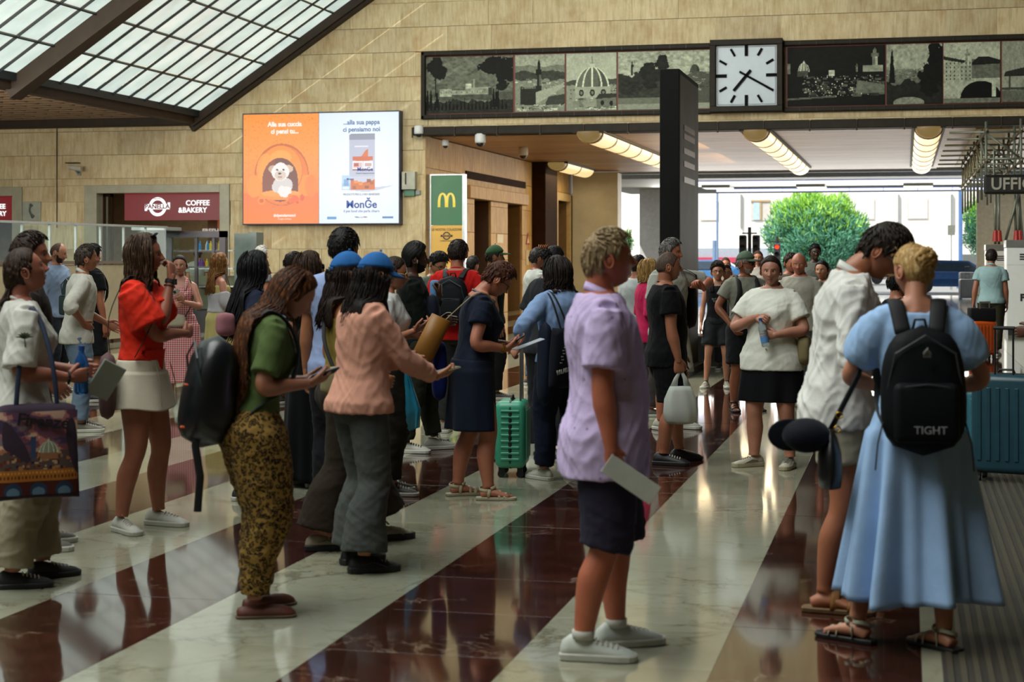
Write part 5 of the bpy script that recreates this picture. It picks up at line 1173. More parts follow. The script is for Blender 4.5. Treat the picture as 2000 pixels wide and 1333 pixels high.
    # ------------------------------------------------ body
    def body(s):
        f, w = s.f, s.w; fem = s.sex == 'f'; mb = MB()
        mb.loft(s.torso(.80, 1.49, lambda z: -.004 - .012 * f * math.exp(-((z - 1.43) / .045) ** 2)))
        mb.tube(A_([s.neck0 - nrm(s.hc - s.neck0) * .07, s.neck0, s.neck0 * .45 + s.hc * .55 + s.HM @ A_([0, -.012, 0]), s.hc + s.HM @ A_([0, -.02, -.03])]), A_([.052, .056, .056, .055]) * f * (.86 if fem else 1) * min(w, 1.2) ** .6, 18)
        ar = lambda t: f * w ** .8 * (.9 if fem else 1.0) * np.interp(t, [-.1, 0, .25, .6, .95, 1.1, 1.3, 1.7, 2, 2.1], [.040, .045, .050, .046, .041, .043, .045, .033, .026, .024])
        lr = lambda t: f * w ** .8 * (1.0 if fem else 1.0) * np.interp(t, [-.15, 0, .3, .7, 1, 1.15, 1.4, 1.7, 1.9, 2], [.100, .098, .092, .074, .060, .054, .060, .046, .037, .040])
        for sd in 'LR': s.arm(mb, sd, 0, 2.1, ar); s.leg(mb, sd, -.15, 2, lr)
        s.ar, s.lr = ar, lr
        for sd in 'LR':        # pads of muscle between arm and trunk
            J = s.J[sd]; mb.tube([s.b1(A_([J['sd'] * .06, -.01, 1.415]) * f), J['sh'] - A_([0, 0, .012])], [.040 * f, .045 * f], 12)
            if s.k.get('shoe', 'sneaker') in ('sandal', 'slide', 'clog', 'strap'):
                a = J['ank']; M = rotm((0, 0, 1), -J['toe']); F = lambda x, y, z: a * A_([1, 1, 0]) + M @ A_([x, y, z]) * f + A_([0, 0, J['heel']])
                mb.tube([F(0, -.055, .035), F(0, -.02, .05), F(0, .04, .052), F(0, .10, .036), F(0, .145, .028)], A_([(.030, .026), (.034, .034), (.036, .032), (.044, .022), (.042, .016)]) * f, 14, ref=[1, 0, 0])
                for q in range(5): mb.tube([F(-J['sd'] * (.030 - q * .0155), .135, .026), F(-J['sd'] * (.033 - q * .0165), .185 - q * .009, .020)], [.011 if q else .015, .008 if q else .012], 8)
        ex = MB(); s.headmesh(ex); 
        for sd in 'LR': s.hand(ex, sd)
        mats = [s.sk, lipm(s.k.get('lips', '9a5a4c')), M_EYE, M_IRIS, s.hm]
        remesh(mb, 'body', mats, s.root, s.vox, extra=ex, smooth=4)
    def hand(s, mb, sd):
        J = s.J[sd]; d, n_ = J['hd'], J['pn']; sg = 1 if sd == 'R' else -1; t = np.cross(d, n_) * sg; t = nrm(t); W = J['wr']; k = s.f * (.93 if s.sex == 'f' else 1.05) * 1.02; s.J[sd]['th'] = t
        P = lambda a, b, c: W + (d * a + t * b + n_ * c) * k
        pal = [(-.03, .024, .020), (0, .027, .019), (.03, .036, .018), (.065, .042, .016), (.092, .041, .013), (.10, .036, .010)]
        mb.tube([P(a, 0.0, 0) for a, _, _ in pal], A_([(b, c) for _, b, c in pal]) * k, 14, ref=t)
        cu = J['curl']; fin = J['fin'] or (cu,) * 4; ns = 6 if s.near < 2 else 8
        for q, (b, L) in enumerate(((.030, .075), (.010, .083), (-.010, .077), (-.029, .060))):
            c0 = fin[q]; a0 = c0 * .9; a1 = a0 + c0 * 1.5; a2 = a1 + c0 * 1.0; p = P(.088, b, 0); pts = [P(.07, b * .9, 0), p]; sp = t * (J['spread'] * b * 8)
            for ang, fr in ((a0, .46), (a1, .31), (a2, .25)):
                v = d * cos(ang) + n_ * sin(ang) + sp; pts.append(pts[-1] + nrm(v) * L * fr * k)
            mb.tube(*crs(pts, A_([.0095, .0098, .0088, .0080, .0060]) * k, 2), ns)
        tc = J.get('tcurl', .5); p = P(.018, .026, .004); v = nrm(d * .72 + t * .62 + n_ * .25); v2 = nrm(d * .88 + t * .22 + n_ * (.15 + .5 * cu)); v3 = nrm(d * .9 + n_ * (.3 + .5 * cu) - t * .05)
        mb.tube(*crs([P(.0, .012, .002), p, p + v * .038 * k, p + v * .038 * k + v2 * .032 * k, p + v * .038 * k + v2 * .032 * k + v3 * .026 * k], A_([.017, .016, .0125, .0108, .0075]) * k, 2), ns)
    # ------------------------------------------------ head
    def hgrid(s, off=0.0, feat=True):
        nt, nph = ((40, 30), (64, 52), (96, 80))[s.near]; th = np.linspace(-pi, pi, nt, endpoint=False); th = th - .55 * np.sin(th) * (1 if feat else .0) * .6; ph = np.linspace(.02, pi - .02, nph)
        TH, PH = np.meshgrid(th, ph); dx, dy, dz = np.sin(PH) * np.sin(TH), np.sin(PH) * np.cos(TH), np.cos(PH)
        fem = s.sex == 'f'; X = dx * .0775; Y = np.where(dy > 0, dy * .090, dy * .104); Zz = np.where(dz > 0, dz * .118, dz * .118)
        e = np.clip((-Zz - .015) / .10, 0, 1)                                   # towards the chin
        X = X * (1 - (.40 if fem else .30) * e ** 1.3); Y = np.where(Y > 0, Y * (1 + .10 * e - .05 * e * e) + .0 * e, Y * (1 - .50 * e)); 
        Y = Y + np.where(dy > -.2, .006 * e, 0); X = X * (1 + .04 * np.exp(-((Zz - .05) / .04) ** 2)); Y = np.where(dy > .3, Y + .004 * np.exp(-((Zz - .05) / .03) ** 2), Y)
        if feat:
            fr = sstep(.15, .55, dy); ax = np.abs(X); G = lambda v, c, w_: np.exp(-((v - c) / w_) ** 2)
            nz = np.clip((.018 - Zz) / .052, 0, 1) * (1 - sstep(.034, .048, -Zz)); dY = .027 * s.k.get('nose', 1.0) * nz * np.exp(-(X / (.0085 + .007 * nz)) ** 2)
            dY += .006 * G(Zz, -.034, .007) * G(ax, .012, .006)
            dY -= .011 * G(ax, .031, .015) * G(Zz, .000, .011); dY += .005 * G(ax, .028, .02) * G(Zz, .021, .008); dY += .004 * G(ax, .046, .016) * G(Zz, -.028, .018)
            dY += .0065 * G(X, 0, .020) * (G(Zz, -.062, .0045) + 1.05 * G(Zz, -.0735, .005)) - .003 * G(X, 0, .022) * G(Zz, -.068, .0022)
            dY += .009 * G(X, 0, .019) * G(Zz, -.099, .012) - .003 * G(X, 0, .02) * G(Zz, -.083, .005); dY -= .004 * G(ax, .05, .015) * G(Zz, -.065, .02)
            Y = Y + dY * fr
        V = np.stack([X, Y, Zz], -1); return V, TH, PH, nt, nph
    def headmesh(s, mb):
        V, TH, PH, nt, nph = s.hgrid(); k = s.hs * 1.0; HM, c = s.HM, s.hc; W = lambda v: (np.atleast_2d(v) * k) @ HM.T + c
        b = mb.loft(W(V.reshape(-1, 3)).reshape(V.shape), cap=True, m=0); v0 = V.reshape(-1, 3); q = mb.q[-1] - b; cen = v0[q].mean(1)
        lip = (cen[:, 1] > .06) & ((cen[:, 0] / .024) ** 2 + ((cen[:, 2] + .068) / .0098) ** 2 < 1); mb.qm[-1] = np.where(lip, 1, 0)
        yy = lambda x, z: np.interp(0, [0], [0])
        for sd in (-1, 1):
            # eyes
            i = np.argmin((v0[:, 0] - sd * .031) ** 2 + (v0[:, 2]) ** 2 + (v0[:, 1] < 0) * 9); ys = v0[i, 1]
            for r_, dy, m_, sq in ((.0125, -.0085, 2, 1.0), (.0062, -.0022, 3, 1.0)):
                a = 2 * pi * np.arange(12) / 12; rg = [np.stack([sd * .031 + np.cos(a) * r_ * sin(p_), np.full(12, ys + dy + r_ * cos(p_) * (1 if m_ == 2 else .9)), np.sin(a) * r_ * sin(p_) * .75], -1) for p_ in np.linspace(.15, 1.45, 5)]
                mb.loft(W(A_(rg).reshape(-1, 3)).reshape(5, 12, 3)[::-1], m=m_)
            # lids
            mb.tube(W([(sd * (.031 + .0155 * cos(t)), ys + .001 - .004 * abs(cos(t)), .0015 + .0085 * sin(t)) for t in np.linspace(0, pi, 7)]), .0022, 5, m=0)
            # brow
            bw = [(sd * x, np.interp(x, [.012, .03, .048], [.0915, .0885, .0735]) + (ys - .078) * .6, z) for x, z in ((.013, .0175), (.022, .0215), (.034, .0235), (.047, .018))]
            mb.tube(W(bw), A_([.0035, .0042, .0036, .0018]), 6, m=4)
            # ear
            a = np.linspace(0, 2 * pi, 13); o = A_([sd * .0755, -.008, -.008]); out = A_([sd * .45, -.9, 0]) ; out = nrm(out)
            prof = [o + A_([sd * (.004 + .011 * (1 - cos(t - .4)) * .5), -.012 - .0 + .017 * cos(t) * -1, 0]) + A_([0, 0, .031 * sin(t) + (0 if sin(t) > 0 else .004)]) for t in a]
            mb.tube(W(prof), .0052 * k, 6, cap=False, m=0)
            rg = [A_(prof[:-1]), (A_(prof[:-1]) - o) * .45 + o + A_([sd * .0, .004, 0])]; mb.loft(W(A_(rg).reshape(-1, 3)).reshape(2, 12, 3), cap=True, m=0)
            mb.tube(W([o + A_([sd * -.004, .002, -.022]), o + A_([sd * .006, -.006, -.029])]), [.006, .0065], 6, m=0)
    def scalp(s, thick, low=0.0, noise=.003, front=.072, part=None, name='hair', vol=0.0, nape=-.075, mat=None, brow=False, seed=1.0, temple=-.012, earz=.010):
        V, TH, PH, nt, nph = s.hgrid(feat=False); X, Y, Z_ = V[..., 0], V[..., 1], V[..., 2]; th = np.abs(TH)
        hl = np.interp(th, [0, .6, .95, 1.2, 1.36, 1.5, 1.82, 2.1, pi], [front, front - .006, front - .020, front - .045, temple, earz, earz, nape + .02, nape])
        m = sstep(-.010, .012, Z_ - hl - low); N = V / np.linalg.norm(V, axis=-1, keepdims=True)
        strand = np.sin(TH * 46 + 9 * np.sin(Z_ * 34 + seed)) * .6 + np.sin(TH * 91 + Z_ * 60 + seed * 3) * .4; clump = np.sin(TH * 9 + seed * 5 + Z_ * 20) * np.sin(Z_ * 45 + TH * 3)
        t = thick * (1 + .12 * clump) + noise * strand + vol * np.clip(Z_ / .1, 0, 1)
        D = -.006 + m * (t + .006); P = V + N * D[..., None]
        mb = MB(); mb.loft(((P.reshape(-1, 3) * s.hs) @ s.HM.T + s.hc).reshape(P.shape)); return mb
    def strands(s, n, L, r0=.0065, spread=.012, th=(1.35, pi), wave=.01, seed=1, zr=(-.01, .1), out=.015, back=0.0, inw=0.0, tie=None, fall=None, lr=.25):
        """hair locks: start on the scalp, follow it, then hang down"""
        rr = np.random.RandomState(seed); mb = MB()
        for i in range(n):
            a = rr.uniform(*th) * rr.choice([-1, 1]); z0 = rr.uniform(*zr); ph = math.acos(np.clip(z0 / .118, -.99, .99)); P = []; lay = rr.rand() * spread
            LL = L * (1 - lr * rr.rand())
            for u in np.linspace(0, 1, 5):
                p_ = ph + (pi * .62 - ph) * u if ph < pi * .62 else ph
                d = A_([sin(p_) * sin(a), sin(p_) * cos(a), cos(p_)]); P.append(A_([d[0] * .0775, d[1] * (.104 if d[1] < 0 else .09), d[2] * .118]) + d * (out + lay))
            P = (A_(P) * s.hs) @ s.HM.T + s.hc; cur = P[-1].copy(); cx, cy = cur[0] - s.hc[0], cur[1] - s.hc[1]; phs = rr.rand() * 6; pts = list(P); nn = 9; st_ = {}
            if tie is not None:
                kp = A_(tie) + rr.normal(size=3) * .008; pts = list(P[:2]) + [(P[1] + kp) / 2 + ((P[1] + kp) / 2 - s.hc) * .10, kp]; cur = kp.copy(); cx = cy = 0
            for j in range(1, nn + 1):
                u = j / nn; q = cur + A_([0, 0, -LL * u]); 
                q[0] += cx * (.18 - inw) * u + wave * sin(phs + u * 9) * (.4 + u) + rr.normal() * .003; q[1] += cy * (.10 - inw) * u + back * u + wave * cos(phs * 1.3 + u * 8) * (.4 + u)
                if tie is not None: q[0] += sin(phs) * .022 * sin(pi * min(u * 1.2, 1)); q[1] += cos(phs * 2) * .022 * sin(pi * min(u * 1.2, 1))
                # stay outside the back and shoulders
                if fall is not None: q = fall(q, st_)
                pts.append(q)
            pts = A_(pts); m_ = len(pts); uu = np.linspace(0, 1, m_); rad = r0 * (.55 + .6 * np.sin(pi * np.clip(uu * 1.05, 0, 1)) ** .6) * (1 - .55 * uu ** 3)
            mb.tube(pts, np.stack([rad * 1.5, rad * .75], -1), 5)
        return mb
    def outside(s, clr=.035):
        T = s.T
        def fn(q, st):
            # undo the lean roughly, push out of the trunk ellipse, put it back
            a = s.lean * sstep(.86 * s.f, 1.2 * s.f, q[2]); zp = .92 * s.f; dz = q[2] - zp; y = q[1] * cos(a) - dz * sin(a); z = zp + dz * cos(a) + q[1] * sin(a)
            if z > 1.47 * s.f: return q
            rx, yf, yb = [np.interp(z, T[:, 0], T[:, i]) + clr for i in (1, 2, 3)]
            if z > 1.36 * s.f: rx = max(rx, .19 * s.f)
            ry = yf if y > 0 else yb; e = math.sqrt((q[0] / rx) ** 2 + (y / ry) ** 2)
            if e < 1:
                sd_ = st.setdefault('s', 1 if y > .045 else -1); ry = yf if sd_ > 0 else yb; x2 = q[0]; y2 = sd_ * ry * math.sqrt(max(.12, 1 - (x2 / rx) ** 2))
                return A_([x2, y2 * cos(a) + dz * sin(a), q[2]])
            return q
        return fn
    def mkhair(s):
        kind = s.k.get('hair', 'short'); c = s.k.get('hairc', '2a1c12'); s.hm = hairm(c, s.k.get('hairc2')); nr = s.near; N = (60, 230, 420)[nr]
        if kind is None or kind == 'none': return
        if kind == 'bald': mb = s.scalp(.002, noise=.0005, front=.20, nape=-.06, temple=-.0); 
        elif kind == 'buzz': mb = s.scalp(.0035, noise=.0006, front=.066, nape=-.05)
        elif kind == 'short':
            mb = s.scalp(.012 if not s.k.get('capped') else .005, noise=.0022, vol=0 if s.k.get('capped') else s.k.get('vol', .010), front=.070); rr = np.random.RandomState(3)
            V, TH, PH, nt, nph = s.hgrid(feat=False)
            for i in range(N):
                a = rr.uniform(-pi, pi); p_ = rr.uniform(.05, .72 if abs(a) < 1.1 else 1.2 if abs(a) < 2 else 1.9)
                if s.k.get('capped') and p_ < 1.3: continue
                d = A_([sin(p_) * sin(a), sin(p_) * cos(a), cos(p_)]); p = A_([d[0] * .0775, d[1] * .1, d[2] * .118]); fl = nrm(A_([rr.normal() * .4, .5 if d[2] > .5 else -.3, -.4 - (1 - d[2]) * .6]) ); fl = nrm(fl - d * (fl @ d) * .95)
                P_ = [p + d * .008, p + d * (.0155 + s.k.get('vol', .01) * max(d[2], 0)) + fl * .016, p + d * (.0135 + s.k.get('vol', .01) * max(d[2], 0) * .9) + fl * .042]; P_ = (A_(P_) * s.hs) @ s.HM.T + s.hc; mb.tube(P_, A_([(.007, .004), (.006, .0035), (.0012, .001)]), 5)
        elif kind == 'afro': mb = s.scalp(.018, noise=.004, vol=.02)
        elif kind in ('long', 'bob', 'pony', 'bun', 'updo'):
            mb = s.scalp({'long': .009, 'bob': .014}.get(kind, .006), noise=.0018, vol=.006, front=.080, temple=(-.03 if kind in ('long', 'bob') else .034), nape=-.085, earz=(-.035 if kind in ('long', 'bob') else .020)); col = s.k.get('hairL', .45)
            if kind == 'long': mb.join(s.strands(int(N * s.k.get('hn', 1.3)), col, (.008, .0048, s.k.get('hr', .0036))[nr], .020, th=(s.k.get('ht', 1.15), pi), wave=s.k.get('wave', .012), fall=s.outside(s.k.get('hclr', .03)), back=s.k.get('hback', -.05), zr=(-.07, .02) if s.k.get('capped') else (-.01, .1), seed=s.k.get('seed', 1)))
            elif kind == 'bob': mb.join(s.strands(N, s.k.get('hairL', .12), (.009, .0062, .0050)[nr], .02, th=(1.1, pi), wave=.005, inw=.15, seed=2, fall=s.outside(.02), lr=.12))
            elif kind == 'pony':
                tie = s.k.get('tie', (0, -.125, -.01)); tw = (A_([tie]) * s.hs) @ s.HM.T + s.hc; mb.join(s.strands(int(N * .8), s.k.get('hairL', .28), (.008, .006, .0045)[nr], .008, th=(1.35, pi), wave=.008, tie=tw[0], fall=s.outside(.03), back=-.03, seed=4, zr=(.0, .1), out=.004))
            else:
                tie = A_(s.k.get('tie', (0, -.115, .03))); rr = np.random.RandomState(5); 
                for i in range(26 if nr < 2 else 70):
                    a, b_ = rr.rand() * 6.28, rr.rand() * pi; r_ = s.k.get('bunr', .042); c0 = tie + A_([cos(a) * sin(b_), -abs(sin(a) * sin(b_)) * .7, cos(b_)]) * r_ * .8; t_ = rr.normal(size=3); t_ = nrm(t_)
                    P_ = [c0 - t_ * .022, c0 + nrm(c0 - tie) * .008, c0 + t_ * .022]; P_ = (A_(P_) * s.hs) @ s.HM.T + s.hc; mb.tube(P_, A_([.006, .0125, .005]), 6)
                a_ = 2 * pi * np.arange(14) / 14; rg = [tie + np.stack([np.cos(a_) * r_ * sin(p_), np.sin(a_) * r_ * .8 * sin(p_), np.full(14, r_ * cos(p_))], -1) for p_ in np.linspace(.1, 3.04, 9)]; mb.loft(((A_(rg).reshape(-1, 3) * s.hs) @ s.HM.T + s.hc).reshape(9, 14, 3))
                if s.k.get('wisps', 1):
                    for i in range(14 if nr else 0): 
                        a = rr.uniform(1.0, pi) * rr.choice([-1, 1]); p_ = rr.uniform(.3, 1.8); d = A_([sin(p_) * sin(a), sin(p_) * cos(a), cos(p_)]); p = A_([d[0] * .0775, d[1] * .1, d[2] * .118]) + d * .012; v_ = nrm(d + rr.normal(size=3) * .6)
                        P_ = (A_([p, p + v_ * .025, p + v_ * .035 + A_([0, 0, -.02])]) * s.hs) @ s.HM.T + s.hc; mb.tube(P_, A_([.0018, .0014, .0005]), 4)
        mb.build('hair', s.hm, s.root, smooth=True)
        if s.k.get('beard'):
            V, TH, PH, nt, nph = s.hgrid(feat=True); X, Y, Z_ = V[..., 0], V[..., 1], V[..., 2]; m = sstep(-.005, .006, np.interp(np.abs(X), [0, .02, .03, .06, .08], [-.084, -.08, -.058, -.05, -.01]) - Z_) * sstep(-.01, .02, Y); m = np.maximum(m, sstep(0, .6, np.exp(-(X / .024) ** 2 - ((Z_ + .053) / .0045) ** 2)) * (Y > .05))
            N_ = V / np.linalg.norm(V, axis=-1, keepdims=True); P = V + N_ * (-.005 + m * (.005 + s.k['beard']))[..., None]; mb = MB(); mb.loft(((P.reshape(-1, 3) * s.hs) @ s.HM.T + s.hc).reshape(P.shape)); mb.build('beard', hairm(s.k.get('beardc', c)), s.root, smooth=True)
    def HP(s, p): return ((np.atleast_2d(p) * s.hs) @ s.HM.T + s.hc)
    def cap(s, c, brim=.085):
        V, TH, PH, nt, nph = s.hgrid(feat=False); X, Y, Z_ = V[..., 0], V[..., 1], V[..., 2]; N_ = V / np.linalg.norm(V, axis=-1, keepdims=True); hl = .040 + .012 * np.cos(TH); m = sstep(-.004, .003, Z_ - hl); seam = .0012 * np.abs(np.sin(TH * 3)) ** 8
        P = V + N_ * (-.008 + m * (.024 - seam))[..., None]; P[..., 2] += m * .008; mb = MB(); mb.loft(((P.reshape(-1, 3) * s.hs) @ s.HM.T + s.hc).reshape(P.shape)); mt = cloth(c, .8, name='cap_cloth'); o = mb.build('cap', mt, s.root, smooth=True)
        mb = MB(); n = 17; top, bot = [], []
        for i, t in enumerate(np.linspace(-1.12, 1.12, n)):
            a = A_([sin(t) * .082, cos(t) * .102 - .002, .050]); ln = brim * cos(t * 1.15) ** .6 if abs(t) < 1.1 else 0; b = a + A_([sin(t) * ln * .25, ln, -.014 - .012 * abs(sin(t)) ** 2]); top.append([a, (a + b) / 2 + A_([0, 0, .004]), b])
        T_ = A_(top); rg = np.concatenate([T_, (T_[:, ::-1] - A_([0, 0, .004]))], 1); mb.loft(s.HP(rg.reshape(-1, 3)).reshape(rg.shape)); mb.build('brim', mt, o, smooth=True)
        p = s.HP([(0, 0, .152)])[0]; mb = MB(); mb.tube([p - s.HM[:, 2] * .006, p + s.HM[:, 2] * .004], [.009, .005], 8); mb.build('button', mt, o)
        mb = MB(); mb.tube(s.HP([(x, -.122 + abs(x) * .5, .03 - .0) for x in (-.035, -.015, 0, .015, .035)]), A_([(.003, .009)] * 5), 6, ref=[0, 1, 0]); mb.build('strap', mt, o)
    def glasses(s, dark=False, c=None, up=False):
        mb = MB(); fr = plain('frame_dark' if c is None else 'frame_' + c, c or '1a1614', .3); y0, z0, ti = (.098, .0, 0) if not up else (.075, .085, .9); L_ = MB(); 
        for sd in (-1, 1):
            a = np.linspace(0, 2 * pi, 17); pts = [(sd * .033 + .024 * cos(t), y0 - .006 * abs(cos(t)) - .004 + (.03 * sin(t) * sin(ti) * -.5), z0 + .018 * sin(t)) for t in a]; mb.tube(s.HP(pts), .0022 if not dark else .003, 6)
            L_.raw(s.HP([(sd * .033, y0 - .006, z0)] + pts[:-1]), (), [[0, i + 1, (i + 1) % 16 + 1] for i in range(16)])
            mb.tube(s.HP([(sd * .056, y0 - .01, z0 + .004), (sd * .074, y0 - .04, z0 + .006), (sd * .080, .0 if not up else -.02, .004 + z0)]), .0024, 5)
        mb.tube(s.HP([(-.01, y0 - .002, z0 + .004), (0, y0 + .003, z0 + .007), (.01, y0 - .002, z0 + .004)]), .0022, 5); o = mb.build('glasses', fr, s.root, smooth=True); L_.build('lens', plain('dark_lens', '120d0a', .08) if dark else M_LENS, o)
    # ------------------------------------------------ clothes
    def top(s, c, sleeve='short', hem=.86, loose=.018, neck=1.470, mat=None, fold=.006, sl=None, slr=None, name='shirt', collar=None, hemr=0.0, pat=None, c2=None, straps=False, puff=False, wid=0.0, vneck=False):
        f = s.f; mt = mat or cloth(c, pat=pat, c2=c2); mb = MB(); lo = loose
        lo = lo * .62; inf = lambda z: lo * f * (1 if z < 1.38 else max(.5, 1 - (z - 1.38) / .1)) + hemr * f * np.clip((1.15 - z) / .3, 0, 1) + wid * f * np.exp(-((z - 1.2) / .25) ** 2) + .004
        mb.loft(s.torso(hem, neck, inf, wide=True))
        w = s.w; fem = s.sex == 'f'
        if sleeve != 'none':
            t1 = {'short': .62, 'elbow': 1.0, 'long': 1.93, 'roll': 1.25, 'cap': .32}[sleeve] if sl is None else sl
            lo2 = lo if slr is None else slr * .7
            def sr(t):
                b = s.ar(min(t, 2)); r_ = b + (.010 + lo2 * .55) * f
                if sleeve in ('short', 'elbow', 'cap'): r_ += (.012 + lo2 * .5) * f * np.clip(t / t1, 0, 1)
                if sleeve == 'long': r_ += .004 * f * (1 - abs(t - 1)); r_ += -.004 * f * np.clip((t - 1.85) / .08, 0, 1)
                if sleeve == 'roll' and t > t1 - .18: r_ += .008 * f
                if puff: r_ += .030 * f * np.sin(pi * np.clip((t + .08) / (t1 + .08), 0, 1)) ** .7 - .01 * f * np.clip((t - t1 + .1) / .1, 0, 1)
                return r_
            for sd in 'LR': s.arm(mb, sd, -.08, t1, sr, 16); J = s.J[sd]; mb.tube([s.b1(A_([J['sd'] * .045, -.012, 1.432]) * f), J['sh'] + A_([0, 0, .0])], [.062 * f, (.064 * w ** .6) * f], 12)
        else:
            for sd in 'LR': 
                J = s.J[sd]; top_ = s.b1(A_([J['sd'] * .085, -.02, 1.455]) * f)
        seed = s.k.get('seed', len(bpy.data.objects) % 17) * 1.0
        def post(v, n, fold=fold, seed=seed):
            return v + n * (folds(v, fold * f * .5, 15, (1, 1, .7), seed) + folds(v, fold * f * .42, 31, (1, 1, .55), seed + 3))[:, None]
        o = remesh(mb, name, mt, s.root, s.vox * 1.05, post=post); s.topo = o
        if collar: s.collar(o, mt, collar)
        return o
    def collar(s, o, mt, kind):
        f = s.f; mb = MB(); n = 25; fem = s.sex == 'f'; up = .024 if kind != 'crew' else .012
        a0 = .38 if kind != 'crew' else 0
        ts = np.linspace(a0, 2 * pi - a0, n); base = A_([(sin(t) * .068, .012 + cos(t) * .066, (1.476 if kind != 'crew' else 1.466) - .030 * cos(t)) for t in ts]) * f * A_([s.w ** .5, 1, 1])
        if kind == 'crew': mb.tube(s.bend(base + A_([0, -.01, 0])), .0085 * f, 7); 
        else:
            b = s.bend(base + A_([0, -.01, -.004])); t_ = s.bend(base * A_([.92, .92, 1]) + A_([0, -.012, up * f])); l = s.bend(base * A_([1.18, 1.18, 1]) + A_([0, -.010, -.006])); l2 = l.copy()
            for i in list(range(4)) + list(range(n - 4, n)): l2[i] = l[i] + A_([0, .012, -.028]) * (1 - min(i, n - 1 - i) / 4)
            mb.loft(A_([b, t_, t_ + A_([0, 0, .003]), l2]).transpose(0, 1, 2), cap=False, wrap=False)
            m = o
        c_ = mb.build('collar', mt, s.root, smooth=True)
        if kind != 'crew': q = c_.modifiers.new('t', 'SOLIDIFY'); q.thickness = .003
    def straps(s, mt, wdt=.02, x=.085):
        for sd in (-1, 1):
            P = s.bend(A_([(sd * x * .85, .125, 1.33), (sd * x, .10, 1.40), (sd * x * .95, .03, 1.462), (sd * x * .95, -.05, 1.462), (sd * x, -.105, 1.38), (sd * x * .9, -.115, 1.30)]) * s.f); P, _ = crs(P, [1] * 6, 4); mb = MB(); mb.tube(P, np.tile([wdt, .004], (len(P), 1)), 8, ref=[1, 0, 0]); mb.build('strap', mt, s.root, smooth=True)
    def legs(s, c, kind='trousers', loose=.02, hem=.10, knee=None, hemr=None, waist=1.0, mat=None, pat=None, c2=None, fold=.008, t1=None):
        f = s.f; mt = mat or cloth(c, pat=pat, c2=c2); mb = MB(); w = s.w
        mb.loft(s.torso(.80, waist, lambda z: .012 + loose * .5 * (1 - np.clip((z - .9) / .1, 0, 1)), step=.02))
        for sd in 'LR':
            e = {'trousers': 1.93, 'shorts': .86, 'crop': 1.65, 'mini': .35}[kind] if t1 is None else t1
            hr = hemr or ({'trousers': .075, 'shorts': .115, 'crop': .08, 'mini': .12}[kind]); kr = knee or .082
            def rr(t):
                if kind in ('trousers', 'crop'): return f * w ** .6 * np.interp(t, [-.15, 0, .4, 1, e], [.112, .114 + loose * .5, .102 + loose * .6, kr + loose * .3, hr])
                return f * w ** .75 * np.interp(t, [-.15, 0, e], [.112, .114 + loose * .5, hr])
            s.leg(mb, sd, -.15, e, rr, 18, hipx=.0)
        seed = s.k.get('seed', 3) * 1.3
        def post(v, n):
            k = np.interp(v[:, 2] / f, [0, .25, .45, .7, 1.0], [1.3, .8, 1.0, .6, .3]); return v + n * (k * (folds(v, fold * f * .6, 12, (1, 1, 1.1), seed) + folds(v, fold * f * .35, 27, (1, 1, 1.2), seed)))[:, None]
        return remesh(mb, {'trousers': 'trousers', 'shorts': 'shorts', 'crop': 'trousers', 'mini': 'shorts'}[kind], mt, s.root, s.vox * 1.05, post=post)
    def skirt(s, c, z0, z1=1.0, flare=.08, pleats=7, amp=.02, mat=None, pat=None, c2=None, sq=1.0, name='skirt', cy=0.0, tight=.018):
        """cloth hanging from the waist: folds grow towards the hem"""
        f = s.f; mt = mat or cloth(c, pat=pat, c2=c2); n = 140 if s.near else 70; a = 2 * pi * np.arange(n) / n; rings = []; T = s.T; rr = np.random.RandomState(int(z0 * 100)); ph = rr.rand(4) * 6
        for z in np.linspace(z1, z0, 34 if s.near else 18) * f:
            zz = max(z, .84 * f); rx, yf, yb = [np.interp(zz, T[:, 0], T[:, i]) for i in (1, 2, 3)]
            u = np.clip((z1 * f - z) / ((z1 - z0) * f), 0, 1); d = np.clip((.92 * f - z) / (.92 * f - z0 * f + 1e-6), 0, 1) if z0 < .9 else 0
            if z < .93 * f: lw = (.094 * s.w ** .5 + .105 * s.w ** .8) * f; rx = max(rx, lw); yf = max(yf, .118 * s.w ** .8 * f); yb = max(yb, .118 * s.w ** .8 * f)
            rx, yf, yb = rx + tight + flare * d, yf + tight + flare * d * .9, yb + tight + flare * d * .9
            fo = 1.25 * amp * (u ** 1.1) * (np.cos(a * pleats + ph[0] + .7 * np.sin(a * 2 + ph[1]) + u * .6) * .7 + .45 * np.cos(a * (pleats * 1.7) // 1 * 0 + a * round(pleats * 1.7) + ph[2]))
            c_, q = np.cos(a), np.sin(a); R1 = np.stack([(rx + fo) * c_, np.where(q > 0, yf + fo, yb + fo) * q + cy * u, np.full(n, z) + .012 * u * np.sin(a * 3 + ph[3]) * (flare > .03)], -1); rings.append(s.bend(R1))
        mb = MB(); mb.loft(A_(rings), cap=False); o = mb.build(name, mt, s.root, smooth=True); q = o.modifiers.new('t', 'SOLIDIFY'); q.thickness = .005; q.offset = -1
        return o
